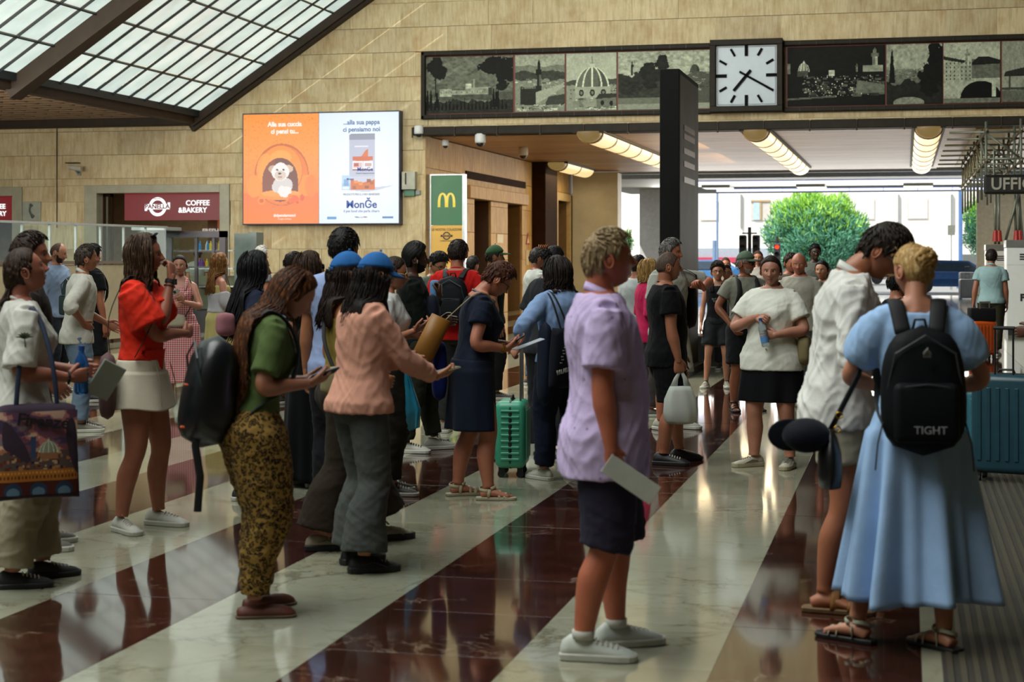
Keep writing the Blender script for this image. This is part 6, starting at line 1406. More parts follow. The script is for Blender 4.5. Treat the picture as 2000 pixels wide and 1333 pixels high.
    # ------------------------------------------------ shoes
    def shoes(s, kind=None, c='b8b8b0', c2=None, sole=None):
        kind = kind or s.k.get('shoe', 'sneaker'); um = plain('shoe_' + c, c, .55, bump=.1); sm = sole or (M_SOLE_W if kind == 'sneaker' else M_SOLE_B); f = s.f * (1.06 if s.sex == 'm' else .98)
        if kind == 'none': return
        for sd in 'LR':
            J = s.J[sd]; a = J['ank'] * A_([1, 1, 0]); ca, sa = cos(-J['toe']), sin(-J['toe']); hl = J['heel']
            def Wd(v):
                v = np.atleast_2d(v) * f; z = v[:, 2] + hl * np.clip(1 - (v[:, 1] + .07 * f) / (.22 * f), 0, 1); return np.stack([a[0] + v[:, 0] * ca - v[:, 1] * sa, a[1] + v[:, 0] * sa + v[:, 1] * ca, z], -1)
            g = -J['sd']
            ys = A_([-.088, -.080, -.05, -.01, .04, .09, .14, .175, .195, .203]); hw = A_([.012, .028, .034, .034, .036, .042, .045, .040, .026, .008]); off = A_([0, 0, 0, .0, .002, .004, .004, .004, .003, .002]) * g; n = 20; t = 2 * pi * np.arange(n) / n
            def outline(z, gr=0.0, tp=1.0): 
                yy = np.concatenate([ys, ys[::-1]]); xx = np.concatenate([off + hw + gr, (off - hw - gr)[::-1]]); return np.stack([xx * tp, yy + gr * np.sign(yy - .05) * (np.abs(yy - .05) > .12), np.full(len(yy), z)], -1)
            th = {'sneaker': .030, 'chunky': .038, 'sandal': .022, 'strap': .026, 'clog': .026, 'slide': .022, 'loafer': .016, 'boot': .02}[kind]
            mb = MB(); mb.loft([Wd(outline(0.0, -.004)), Wd(outline(.004, .004)), Wd(outline(th * .8, .005)), Wd(outline(th, .001))])
            r = thing('shoe', None, None); del_ = [r.pop(q_) for q_ in ('label', 'category') if q_ in r.keys()]; r.parent = s.root
            mb.build('sole', sm, r, smooth=False)
            if kind in ('sneaker', 'chunky', 'loafer', 'boot', 'clog'):
                tops = A_([.050, .075, .098, .096, .082, .068, .056, .046, .034, .028]) * (1.0 if kind not in ('loafer', 'clog') else 1) ; 
                if kind == 'loafer': tops = A_([.04, .055, .060, .058, .060, .066, .060, .048, .034, .024])
                if kind == 'clog': tops = A_([.028, .03, .032, .05, .078, .080, .068, .056, .040, .03])
                rg = []
                for y, h_, o_, tz in zip(ys, hw, off, tops):
                    tt = np.linspace(0, pi, 11); x_ = o_ + h_ * np.cos(tt) * (1 - .25 * np.sin(tt)); z_ = th * .7 + (tz - th * .7) * np.sin(tt) ** .75; rg.append(np.stack([x_, np.full(11, y), z_], -1))
                rg = A_(rg)
                mb = MB(); mb.loft(Wd(rg.reshape(-1, 3)).reshape(rg.shape)); o = mb.build('upper', um, r, smooth=True)
                if kind in ('sneaker', 'chunky') and s.near:
                    lc = plain('lace_' + (c2 or 'c4c0b4'), c2 or 'c4c0b4', .6); L_ = MB()
                    for q in range(5):
                        y = .045 + q * .02; zt_ = np.interp(y, ys, tops) + .002; L_.tube(Wd([(-.020, y, zt_ - .012), (-.008, y + .003, zt_ + .001), (.010, y + .006, zt_), (.022, y + .008, zt_ - .012)]), .0032, 5)
                    L_.build('laces', lc, o)
                    T_ = MB(); T_.tube(Wd([(0, .03, .098), (0, .012, .118)]), A_([(.022, .006), (.020, .004)]), 8, ref=[1, 0, 0]); T_.build('tongue', um, o, smooth=True)
                    if kind == 'chunky':
                        L2 = MB()
                        for q in (-1, 1): L2.tube(Wd([(q * .033, -.02, .05), (q * .041, .04, .062), (q * .044, .09, .045), (q * .044, .12, .030)]), A_([(.003, .009)] * 4), 6)
                        L2.build('side_stripe', plain('shoe_stripe', c2 or '8a8678', .5), o)
            else:
                sm2 = um; mb = MB(); arc = lambda y, h_, wd, zt_: mb.tube(Wd([(np.interp(y, ys, hw) * cos(t_) * 1.02 + np.interp(y, ys, off), y + wd * 0, th * .7 + (zt_ - th * .7) * sin(t_)) for t_ in np.linspace(0, pi, 9)]), A_([(h_, .0035)] * 9), 6, ref=[0, 1, 0])
                if kind == 'slide': arc(.05, .024, 0, .092); arc(.115, .020, 0, .062)
                else:
                    arc(.125, .013, 0, .052); arc(.085, .010, 0, .068) if kind == 'sandal' else None
                    mb.tube(Wd([(.034 * cos(t_), -.012 - .055 * sin(t_) * 1.0, .082 - .012 * cos(t_)) for t_ in np.linspace(-.3, pi + .3, 11)]), A_([(.010, .0035)] * 11), 6)
                    mb.tube(Wd([(.036 * cos(t_), .02 + .035 * sin(t_), .086 + .012 * sin(t_)) for t_ in np.linspace(0, pi, 9)]), A_([(.010, .0035)] * 9), 6)
                    for q in (-1, 1): mb.tube(Wd([(q * .036, .012, .08), (q * .038, .005, .02)]), A_([(.011, .003)] * 2), 6, ref=[0, 1, 0])
                mb.build('strap', sm2, r, smooth=True)
    # ------------------------------------------------ finish
    def P(s, x, y, z): return s.b1(A_([x, y, z], float) * s.f)
    def item(s, mb, name, mats, label, cat, smooth=False, group=None):
        o = mb.build(name, mats, None, smooth=smooth, label=label, cat=cat, group=group); place(o, s.M); return o
    def itemroot(s, name, label, cat, p):
        r = thing(name, label, cat); r.matrix_world = s.M @ Matrix.Translation(Vector(p)); return r

def phone(s, sd, label, tilt=(0, 0), c='d8dde8', lit=True, L=.15, off=(.085, 0, .022), upd=None):
    """a telephone lying in the hand of side sd"""
    J = s.J[sd]; d, n_, t = J['hd'], J['pn'], J['th']; up = nrm(n_) if upd is None else nrm(upd); dd = nrm(d - up * (d @ up)); tt = np.cross(up, dd); c0 = J['wr'] + (d * off[0] + t * off[1] + n_ * off[2])
    M = np.stack([tt, dd, up], 1); r = s.itemroot('mobile_phone', label, 'phone', c0); L4 = Matrix([list(M[i]) + [0] for i in range(3)] + [[0, 0, 0, 1]]); r.matrix_world = r.matrix_world @ L4
    mb = MB(); mb.rbox((0, 0, 0), (.075, L, .009), .012, 4, 1); mb.build('case', M_PHONE if c == 'd8dde8' else plain('case_' + c, c, .4), r)
    mb = MB(); mb.rbox((0, 0, .0052), (.069, L - .007, .001), .009, 3, 1); mb.build('screen', emit('phone_screen', 'a9b8c8', .55) if lit else M_PHONE, r)
    mb = MB(); mb.rbox((-.018, L / 2 - .025, -.0055), (.028, .03, .003), .008, 3, 1); mb.build('camera_bump', M_PHONE, r); return r
def backpack(s, label, c='0f1114', w=.30, h=.48, d=.20, z=1.16, y=None, c2=None, strapw=.028, pocket=True, side=0.0, mat=None, front=True):
    f = s.f; yb = -(np.interp(z * f, s.T[:, 0], s.T[:, 3]) / f) - d / 2 - .02 if y is None else y
    p = s.P(side, yb, z); r = s.itemroot('backpack', label, 'backpack', p); r.matrix_world = r.matrix_world @ Matrix.Rotation(-s.lean, 4, 'X'); mt = mat or cloth(c, .6, name='pack_nylon', sheen=0)
    n = 28; a = 2 * pi * np.arange(n) / n; rg = []
    for u in np.linspace(-1, 1, 15):
        k = (1 - abs(u) ** 3.2) ** .42 if abs(u) < 1 else .02; ww = w / 2 * k * (1 - .12 * (u + 1) / 2); dd = d / 2 * k * (1.08 - .3 * (u + 1) / 2)
        c_, q = np.cos(a), np.sin(a); rg.append(np.stack([ww * np.sign(c_) * np.abs(c_) ** .7, dd * np.sign(q) * np.abs(q) ** .75 - .0, np.full(n, u * h / 2)], -1))
    R_0 = A_(rg); v = R_0.reshape(-1, 3); rad = folds(v, .006, 14, (1, 1, 1), 2.0); v = v * (1 + rad[:, None] * 2.5); mb = MB(); mb.loft(v.reshape(R_0.shape)); mb.build('main_bag', mt, r, smooth=True)
    if pocket: mb = MB(); mb.rbox((0, -d * .44, -h * .17), (w * .72, d * .32, h * .46), .045, 5, 3); mb.build('front_pocket', mt, r, smooth=True); mb = MB(); mb.tube([(-w * .3, -d * .56, h * .02), (0, -d * .6, h * .045), (w * .3, -d * .56, h * .02)], .004, 6); mb.build('zip', plain('zip_grey', '33363a', .4), r)
    mb = MB(); mb.tube([(-w * .44, -d * .2, -h * .1), (-w * .33, -d * .42, h * .28), (0, -d * .42, h * .42), (w * .33, -d * .42, h * .28), (w * .44, -d * .2, -h * .1)], .005, 6); mb.build('zip', plain('zip_grey', '33363a', .4), r)
    mb = MB(); mb.tube([(-.03, d * .38, h * .47), (-.02, d * .38, h * .55), (.02, d * .38, h * .55), (.03, d * .38, h * .47)], .007, 6); mb.build('grab_handle', M_STRAP, r, smooth=True)
    inv = (r.matrix_world.inverted() @ s.M)
    for sd in (-1, 1):
        x = .085 + side * sd * 0; sx = lambda q: side + sd * q
        pts = [(sd * .07 + side, yb + d * .4, z + h * .44), (sd * .09, -.06, 1.47), (sd * .098, .02, 1.475), (sd * .105, .10, 1.40), (sd * .115, .145, 1.28), (sd * .15, .10, 1.12), (sd * .165, -.03, 1.02), (sd * .12 + side, yb + d * .35, z - h * .36)]
        pts = s.bend(A_(pts) * f); P_, _ = crs(pts, [1] * 8, 4); P_ = A_([list(inv @ Vector(q)) for q in P_]); P_[:, :] += 0; k = s.w; 
        mb = MB(); mb.tube(P_, A_([(strapw if i < 20 else strapw * .45, .007 if i < 20 else .003) for i in range(len(P_))]), 8, ref=[1, 0, 0]); mb.build('shoulder_strap', M_STRAP, r, smooth=True)
    return r
def suitcase(px, Z, label, c, w=.40, h=.58, d=.24, rot=0.0, handle=.0, ridges=6, name='suitcase', M=None, hw=.16, c2=None):
    r = thing(name, label, 'suitcase', tuple(atD(px, Z)), YAW + R_(rot)); mt = plain('shell_' + c, c, .35, bump=.1, bs=90)
    mb = MB(); rb_ = MB(); z0 = .07
    mb.rbox((0, 0, z0 + h / 2), (w, d, h), .05, 6, 4); mb.build('shell', mt, r, smooth=True)
    for sd in (-1, 1):
        for k in range(ridges): x = -w * .36 + w * .72 * k / (ridges - 1); m2 = MB(); m2.rbox((0, 0, 0), (w * .72 / ridges * .55, .012, h * .74), .004, 2, 1); rb_.join(m2, Matrix.Translation((x, sd * (d / 2 + .002), z0 + h / 2)))
        m3 = MB()
        for k in range(9): m3.rbox((sd * (w / 2 + .002), 0, z0 + h * .14 + k * h * .09), (.010, d * .6, .018), .004, 2, 1)
        rb_.join(m3)
    rb_.build('ribs', mt, r, smooth=False)
    mb = MB(); a = np.linspace(0, 2 * pi, 33); mb.tube([(np.sign(cos(t)) * abs(cos(t)) ** .3 * (w / 2 + .003), 0, z0 + h / 2 + np.sign(sin(t)) * abs(sin(t)) ** .3 * (h / 2 + .003)) for t in a], A_([(.012, .005)] * 33), 6, ref=[0, 1, 0]); mb.build('zip_band', M_BLACK, r, smooth=True)
    for x in (-1, 1):
        for y in (-1, 1):
            mb = MB(); mb.tube([(x * (w / 2 - .05) - .014, y * (d / 2 - .045), .028), (x * (w / 2 - .05) + .014, y * (d / 2 - .045), .028)], .028, 12); mb.box((x * (w / 2 - .05), y * (d / 2 - .045), .058), (.035, .04, .04)); mb.build('wheel', M_SOLE_B, r)
    mb = MB(); mb.tube([(-.06, 0, z0 + h), (-.05, 0, z0 + h + .03), (.05, 0, z0 + h + .03), (.06, 0, z0 + h)], .009, 6); mb.build('grab_handle', M_BLACK, r, smooth=True)
    if handle: mb = MB(); mb.tube([(-hw / 2, -d * .3, z0 + h), (-hw / 2, -d * .3, z0 + h + handle)], .008, 6); mb.tube([(hw / 2, -d * .3, z0 + h), (hw / 2, -d * .3, z0 + h + handle)], .008, 6); mb.tube([(-hw / 2 - .01, -d * .3, z0 + h + handle), (hw / 2 + .01, -d * .3, z0 + h + handle)], .014, 8); mb.build('telescopic_handle', M_SOLE_B if w > .4 else M_METAL, r)
    mb = MB(); mb.box((w / 2 + .006, 0, z0 + h * .55), (.012, .03, .12)); mb.build('side_handle', M_BLACK, r)
    return r
def sling(s, label, name, cat, pts, wd, pose_pts, mats, bag, bagp, smooth=True):
    """a bag on a long strap: bag mesh (MB in the person's frame) and strap points"""
    pass
def strapline(s, parent, pts, wd=.012, mt=None, th=.003, ref=(1, 0, 0)):
    P_, _ = crs(s.bend(A_(pts) * s.f), [1] * len(pts), 4); inv = parent.matrix_world.inverted() @ s.M; P_ = A_([list(inv @ Vector(q)) for q in P_]); mb = MB(); mb.tube(P_, A_([(wd, th)] * len(P_)), 7, ref=list(ref)); return mb.build('strap', mt or M_STRAP, parent, smooth=True)
def softbag(s, name, label, c, p, size, mt=None, cat='bag', rot=(0, 0, 0), lump=.012, sm=True, taper=.9, vox=None):
    r = s.itemroot(name, label, cat, s.b1(A_(p) * s.f)); r.matrix_world = r.matrix_world @ (Matrix.Rotation(R_(rot[2]), 4, 'Z') @ Matrix.Rotation(R_(rot[0]), 4, 'X') @ Matrix.Rotation(R_(rot[1]), 4, 'Y')); mt = mt or cloth(c, .7, name='bag_cloth')
    w, d, h = size; n = 30; a = 2 * pi * np.arange(n) / n; rg = []
    for u in np.linspace(-1, 1, 17):
        k = (1 - abs(u) ** 4) ** .4 if abs(u) < 1 else .03; tp = 1 - (1 - taper) * (u + 1) / 2; c_, q = np.cos(a), np.sin(a); rg.append(np.stack([w / 2 * k * tp * np.sign(c_) * np.abs(c_) ** .6, d / 2 * k * np.sign(q) * np.abs(q) ** .8, np.full(n, u * h / 2)], -1))
    v = A_(rg); sh_ = v.shape; v = v.reshape(-1, 3); v = v * (1 + folds(v, lump, 16, (1, 1, 1), 1.0)[:, None] * 2); mb = MB(); mb.loft(v.reshape(sh_)); mb.build('bag_body', mt, r, smooth=True); return r
def suit(**k):
    p = Person(**k); p.hm = hairm(k.get('hairc', '2a1c12'), k.get('hairc2')); p.mkhair(); p.body(); return p
# ================================================================== the people, nearest first
# ---- man in lavender shirt
p = suit(px=1178, Z=6.95, H=1.775, face=82, near=2, w=1.12, belly=.045, hair='short', hairc='8a7250', hairc2='b8a888', vol=.0, skin='b5684c', head=(-7, 4, 0), neckf=.015, shoe='sneaker', nose=1.15, lips='8a4a3c',
    armR=dict(h=(.25, .0, .80), el=(.2, -1, 0), dir=(0, .25, -1), pn=(-1, 0, 0), curl=.8), armL=dict(h=(.24, .12, .82)), feet=((.10, .07, 14, 0), (.12, -.10, 14, 0)), lean=-1,
    label='elderly man in a lavender short-sleeved shirt and navy shorts holding a white slip')
p.top('c4b0d8', hem=.735, neck=1.482, loose=.030, pat='dots', c2='7c6a9c', sleeve='short', sl=.80, collar='shirt', fold=.009, hemr=.014, slr=.03); p.legs('2c2938', 'shorts', t1=1.12, hemr=.100, loose=.015); p.shoes('sneaker', 'b9beb6')
J = p.J['R']; c = J['wr'] + J['hd'] * .10 * p.f; mb = MB(); mb.rbox((0, 0, 0), (.085, .24, .003), .01, 2, 1, M=np.stack([nrm((0, .55, .8)), nrm((0, .8, -.55)), A_([1, 0, 0])], 1)); mb.v[-1] += c + A_([.03, .05, -.02]); p.item(mb, 'paper_slip', plain('paper_white', 'c9ccc2', .6), 'long white slip of paper in the hand of the lavender shirt man', 'paper')
for sd in 'LR': J = p.J[sd]; mb = MB(); mb.tube([J['ank'] + A_([0, .0, -.005]), J['ank'] + A_([0, 0, .03])], [.045, .047], 14); mb.build('sock', cloth('b8b6ae'), p.root, smooth=True)
P1 = p
# ---- man in white linen shirt
p = suit(px=1634, Z=7.85, H=1.87, face=84, near=2, w=.92, hair='short', hairc='1c140e', hairc2='4a3622', vol=.022, skin='a8694a', head=(36, -12, 0), neckf=.05, shoe='clog', lean=7, nose=.95,
    armR=dict(h=(.16, .27, 1.06), el=(.6, -1, -.5), dir=(-.2, 1, .15), pn=(-.7, 0, .7), curl=.5), armL=dict(h=(.10, .30, 1.08)), feet=((.10, .08, 10, 0), (.12, -.07, 15, 0)),
    label='young man in a loose white linen shirt and beige shorts, head bent down')
p.top('dad8d2', neck=1.482, hem=.80, loose=.042, sleeve='roll', sl=1.12, collar='shirt', fold=.014, hemr=.015, slr=.035, wid=.010); p.legs('a39c88', 'shorts', t1=.66, hemr=.115, loose=.035); p.glasses(c='8a8a86')
p.shoes('slide', '8a5a24', sole=plain('sole_cork', '6e5230', .7))
P3 = p
# ---- woman in blue dress
p = suit(px=1790, Z=7.1, H=1.73, face=-8, near=2, sex='f', w=.98, hair='bun', hairc='a8824a', hairc2='dcc08a', tie=(0, -.108, .035), bunr=.048, skin='c08468', head=(12, 25, 0), shoe='sandal', lean=4,
    armR=dict(h=(.16, .26, 1.06), el=(1, -.5, -.7), curl=.6), armL=dict(h=(.12, .30, 1.08), el=(1, -.3, -.7), curl=.6), feet=((.25, .02, 55, 0), (.10, -.10, -35, 0)),
    label='blonde woman in a light blue puff-sleeved long dress, seen from behind with a black backpack')
bl = cloth('9dbde4', .8, name='blue_cotton'); p.top('9dbde4', mat=bl, hem=1.0, loose=.012, sleeve='elbow', puff=True, sl=.78, name='bodice', fold=.006, neck=1.43)
p.skirt('9dbde4', .20, 1.07, flare=.09, pleats=8, amp=.055, mat=bl, tight=.014); p.shoes('sandal', 'a9aa94')
b = backpack(p, 'black hiking backpack on the back of the woman in blue', w=.37, h=.54, d=.20, z=1.10, strapw=.034)
t_ = text_mesh('patch_lettering', 'TIGHT', .045, plain('patch_grey', '8a8c8c', .6), b, (0, -.20, -.16)); mb = MB(); mb.tube([(-.012, -.125, .15), (0, -.14, .17), (.012, -.125, .15)], .008, 6); mb.box((0, -.125, .145), (.03, .01, .02)); mb.build('small_badge', M_METAL, b)
for sx in (-1, 1): mb = MB(); mb.tube([(sx * .16, -.02, -.1), (sx * .19, -.03, -.22), (sx * .2, -.02, -.33)], A_([(.012, .003)] * 3), 6); mb.build('webbing', M_STRAP, b)
P2 = p
s_ = p.itemroot('shoulder_bag', 'black leather bag with brass rings hanging beside the blue dress', 'bag', A_([-.36, .05, .78])); mb = MB(); n = 20; a = 2 * pi * np.arange(n) / n; rg = [np.stack([np.cos(a) * .055 * k, np.sin(a) * .11 * k, np.full(n, z)], -1) for z, k in ((-.13, .3), (-.12, .85), (-.06, 1), (.03, .9), (.10, .55), (.13, .2))]; mb.loft(rg); mb.build('pouch', plain('black_leather', '0e0f12', .35), s_, smooth=True)
mb = MB(); mb.tube([(0, .0, .12), (.05, .0, .22), (.12, 0, .36), (.16, .02, .52)], A_([(.012, .004)] * 4), 6); mb.build('strap', plain('black_leather', '0e0f12', .35), s_, smooth=True)
for z in (.13, .19): mb = MB(); mb.tube([(.01 + z * .15 + .014 * cos(t), -.012, z + .014 * sin(t)) for t in np.linspace(0, 2 * pi, 11)], .004, 5); mb.build('ring', M_GOLD, s_, smooth=True)
c_ = p.itemroot('cap', 'dark cap hanging from the strap of the black leather bag', 'cap', A_([-.46, .02, .88])); mb = MB(); rg = [np.stack([np.cos(a) * .105 * k - (.0 if k > .3 else .0), np.full(n, y), np.sin(a) * .075 * k], -1) for y, k in ((.05, 1), (.0, .97), (-.05, .8), (-.075, .45), (-.08, .1))]; mb.loft(rg); mb.build('crown', cloth('14161e', .8, name='cap_cloth'), c_, smooth=True); mb = MB(); mb.loft([np.stack([-.07 + np.cos(a) * .095 * k, np.full(n, y), np.sin(a) * .07 * k], -1) for y, k in ((.044, .9), (.046, 1), (.054, 1), (.056, .9))]); mb.build('brim', cloth('14161e', .8, name='cap_cloth'), c_, smooth=True)
# ---- woman with leopard trousers
p = suit(px=494, Z=7.72, H=1.655, face=76, near=2, sex='f', w=1.0, hair='long', hairL=.52, hairc='3a2010', hairc2='9a5a2a', wave=.030, hback=-.17, hclr=.05, hr=.0030, hn=2.0, ht=1.8, skin='a06a50', head=(34, -4, 0), neckf=.04, shoe='loafer', lean=9, seed=4,
    armR=dict(h=(.16, .24, 1.13), el=(.4, -1, -.9), dir=(-.2, 1, .25), pn=(-.4, -.3, 1), curl=.6), armL=dict(h=(.08, .28, 1.13), el=(.5, -.8, -.8), dir=(-.4, 1, .1), pn=(-.4, 0, 1), curl=.5), feet=((.09, .05, 12, 0), (.11, -.02, 14, 0)),
    label='woman with long wavy brown hair, green T-shirt and leopard print trousers looking at her phone')
p.top('4e5f35', hem=.99, loose=.018, sleeve='short', sl=.78, fold=.006, collar='crew'); p.legs('8f7038', 'trousers', loose=.075, knee=.095, hemr=.070, pat='leopard', c2='241a10', fold=.012, waist=1.02); p.shoes('loafer', '5a2c1c', sole=plain('sole_tan', '5c4a30', .7))
b = backpack(p, 'large glossy black backpack with small orange tags on the leopard trousers woman', c='0b0e11', w=.34, h=.52, d=.25, z=1.07, pocket=False, mat=plain('coated_nylon', '0b0e12', .32, bump=.3, bs=14))
for q in ((.08, -.13, .02), (.10, -.12, -.17)): mb = MB(); mb.rbox(q, (.022, .02, .012), .004, 2, 1); mb.build('orange_tag', plain('tag_orange', 'c8501c', .5), b)
iv = b.matrix_world.inverted() @ p.M; mb = MB(); mb.tube([list(iv @ Vector(q)) for q in ((.10, -.27, .92), (.10, -.29, .80), (.11, -.27, .66), (.10, -.28, .50))], A_([(.018, .004)] * 4), 6, ref=[0, 1, 0]); mb.build('webbing', M_STRAP, b)
phone(p, 'R', 'phone with lit screen in the hands of the long haired woman in green', L=.15)
P4 = p
# ---- woman in pink sweater
p = suit(px=703, Z=8.86, H=1.685, face=62, near=2, sex='f', w=.97, hair='long', hairL=.24, hairc='110b09', hairc2='3a241a', wave=.005, skin='a8704e', head=(14, 4, 0), shoe='chunky', lean=4, seed=6, bust=0,
    armR=dict(h=(.13, .40, 1.045), el=(.7, -.8, -1), dir=(-.05, 1, .12), pn=(-.3, -.1, 1), curl=.45), armL=dict(h=(.08, .30, 1.12)), feet=((.10, .02, 8, 0), (.16, -.06, 14, 0)),
    capped=1, label='woman in a pale pink sweatshirt, grey flared jeans and blue cap holding out a phone')
p.top('c8917c', hem=.86, loose=.058, sleeve='long', fold=.010, collar='crew', slr=.035); p.legs('4f524f', 'trousers', loose=.012, knee=.085, hemr=.135, pat='denim', c2='3a3d3c', fold=.009); p.shoes('chunky', '101012', c2='1c1c20', sole=M_SOLE_B); p.cap('2a62a0'); p.glasses(c='9a8a5a')
phone(p, 'R', 'phone in a clear case in the outstretched hand of the woman in pink', c='8a8460', lit=False, upd=(0, -.2, 1))
P5 = p
# ---- second woman with blue cap
p = suit(px=668, Z=9.5, H=1.68, face=74, near=1, sex='f', w=1.0, hair='long', hairL=.26, hairc='1a100b', hairc2='40281c', wave=.006, skin='a8704c', head=(4, 0, 0), shoe='chunky', seed=2,
    armR=dict(h=(.22, .16, 1.0), el=(.5, -1, -.6), dir=(-.3, 1, -.2), curl=.5), armL=dict(h=(.2, .2, 1.0)), feet=((.10, .30, 5, 0), (.10, -.16, 10, 0)), side=-.0,
    capped=1, label='woman in a blue cap and dark brown flared trousers, half hidden behind the pink sweatshirt')
p.top('8c7a3a', hem=.99, loose=.006, sleeve='none', neck=1.36, name='camisole'); p.straps(cloth('c8b040', name='yellow_strap'), .006); p.legs('2b231b', 'trousers', loose=.02, knee=.10, hemr=.15); p.shoes('chunky', '9a9078'); p.cap('2a62a0')
b = softbag(p, 'waist_bag', 'soft beige bag at the hip of the second blue cap woman', '8a8260', (.22, -.06, 1.00), (.26, .12, .17), rot=(0, 0, 70)); strapline(p, b, [(.20, -.1, 1.05), (.1, -.14, 1.25), (-.02, -.06, 1.47), (-.06, .10, 1.35), (.12, .17, 1.08)], .012)
# ---- woman with sunglasses and long hair, black tank
p = suit(px=600, Z=12.0, H=1.70, face=66, near=1, sex='f', w=.92, hair='long', hairL=.34, hairc='2c1c12', hairc2='5a3e28', wave=.006, skin='b07658', head=(-4, 0, 0), shoe='sneaker', armR=dict(h=(.18, .10, .98), curl=.5), armL=dict(h=(.12, .22, 1.1)),
    label='woman with sunglasses and long straight brown hair in a black top and long black skirt')
p.top('101012', hem=.98, loose=.006, sleeve='none', neck=1.40, name='tank_top'); p.straps(cloth('101012'), .016); p.skirt('0e0e12', .05, 1.02, flare=.05, pleats=6, amp=.02); p.shoes('sneaker', '1a1a1c'); p.glasses(dark=True)
b = softbag(p, 'shoulder_bag', 'black slouchy bag at the side of the woman with sunglasses', '14161a', (.24, -.06, 1.06), (.24, .13, .30), rot=(0, 0, 60)); strapline(p, b, [(.24, -.06, 1.2), (.17, -.04, 1.40), (.15, .0, 1.465), (.18, .10, 1.35), (.25, .02, 1.2)], .012)
mb = MB(); e = p.HP([(.082, -.006, -.02)])[0]; mb.tube([e, e + A_([.004, .004, -.018])], [.007, .004], 6); mb.build('earphone', M_WHITE, p.root, smooth=True)
# ---- tall man behind the caps
p = suit(px=668, Z=10.8, H=1.835, face=18, near=1, w=1.05, hair='short', hairc='0f0c0b', hairc2='2a2422', vol=.014, skin='a8704e', label='tall man with black hair and light blue shirt behind the two blue caps')
p.top('8d9dc4', hem=.84, loose=.025, sleeve='short'); p.legs('16161a'); p.shoes('sneaker', '1a1a1c')
# ---- woman in white tee gesturing
p = suit(px=760, Z=11.6, H=1.66, face=96, near=1, sex='f', hair='pony', hairc='2a1a10', skin='a86f54', head=(6, 0, 0), armR=dict(h=(.10, .20, 1.20), el=(.5, -.6, -1), dir=(0, 1, .5), pn=(-.5, 0, 1), curl=.25, spread=1.6, fin=(.1, .5, .8, .8)), armL=dict(h=(.05, .16, 1.16), el=(.5, -.6, -1), curl=.6),
    label='woman in a white T-shirt gesturing with a spread hand behind the pink sweatshirt')
p.top('c4c4c2', hem=.95, loose=.02, sleeve='short'); p.legs('2a2620', 'trousers'); p.shoes('sneaker', '3a3430'); p.glasses(c='c8b070')
b = p.itemroot('plastic_bag', 'turquoise plastic carrier bag hanging behind the pink sweatshirt woman', 'bag', A_([.10, .13, .60])); mb = MB(); n = 22; a = 2 * pi * np.arange(n) / n; mb.loft([np.stack([np.cos(a) * .045 * k + .01 * np.cos(5 * a), np.sin(a) * .09 * k + .008 * np.sin(4 * a), np.full(n, z)], -1) for z, k in ((-.15, .4), (-.13, 1), (0, 1.05), (.12, .6), (.25, .15), (.35, .08))]); mb.build('bag_body', plain('turquoise_film', '2a90b0', .35), b, smooth=True)
# ---- woman in white T-shirt with printed tote, left edge
p = suit(px=42, Z=8.4, H=1.70, face=80, near=2, sex='f', w=1.12, hair='pony', hairL=.22, tie=(0, -.108, -.062), hairc='2c1c12', hairc2='5a4230', skin='a06450', head=(-22, -2, 0), neckf=.02, shoe='sneaker', seed=5, nose=1.1,
    armR=dict(h=(.20, .20, 1.08), el=(.3, -1, -.7), dir=(-.1, 1, .12), pn=(-1, 0, .2), curl=.85), armL=dict(h=(.10, .30, 1.10), el=(.4, -1, -.6), curl=.7), feet=((.10, .13, 10, 0), (.10, -.06, 12, 0)),
    label='woman at the left edge in white T-shirt and beige trousers, looking up')
p.top('c8c6be', hem=.88, loose=.028, sleeve='short', sl=.92, fold=.009, collar='crew', slr=.035); p.legs('988f78', 'trousers', loose=.035, knee=.10, hemr=.09, fold=.012); p.shoes('sneaker', '14161c', sole=M_SOLE_B)
# palm print on the sleeve
mb = MB(); cp = p.J['R']['sh'] * .5 + p.J['R']['elb'] * .5 + A_([.088, -.01, .03]); 
for k in range(7): a = R_(-75 + k * 25); mb.tube([cp, cp + A_([0, sin(a) * .022, cos(a) * .022 + .004]), cp + A_([.0, sin(a) * .045, cos(a) * .034])], A_([.003, .006, .001]), 5)
mb.tube([cp, cp + A_([0, .004, -.04])], .003, 5); mb.build('palm_print', plain('print_green', '4a5238', .7), p.root, smooth=True)
mb = MB(); w_ = p.J['R']['wr']; mb.tube([w_ + rotm((1, 0, 0), 0) @ (A_([cos(t) * .031, 0, sin(t) * .031])) for t in np.linspace(0, 2 * pi, 17)], .006, 6); mb.build('wristband', M_STRAP, p.root, smooth=True)
mb = MB(); e = p.HP([(.079, -.004, -.038)])[0]; mb.tube([e - A_([0, 0, .003]), e + A_([0, 0, .004])], .005, 6); mb.build('earring', M_METAL, p.root, smooth=True)
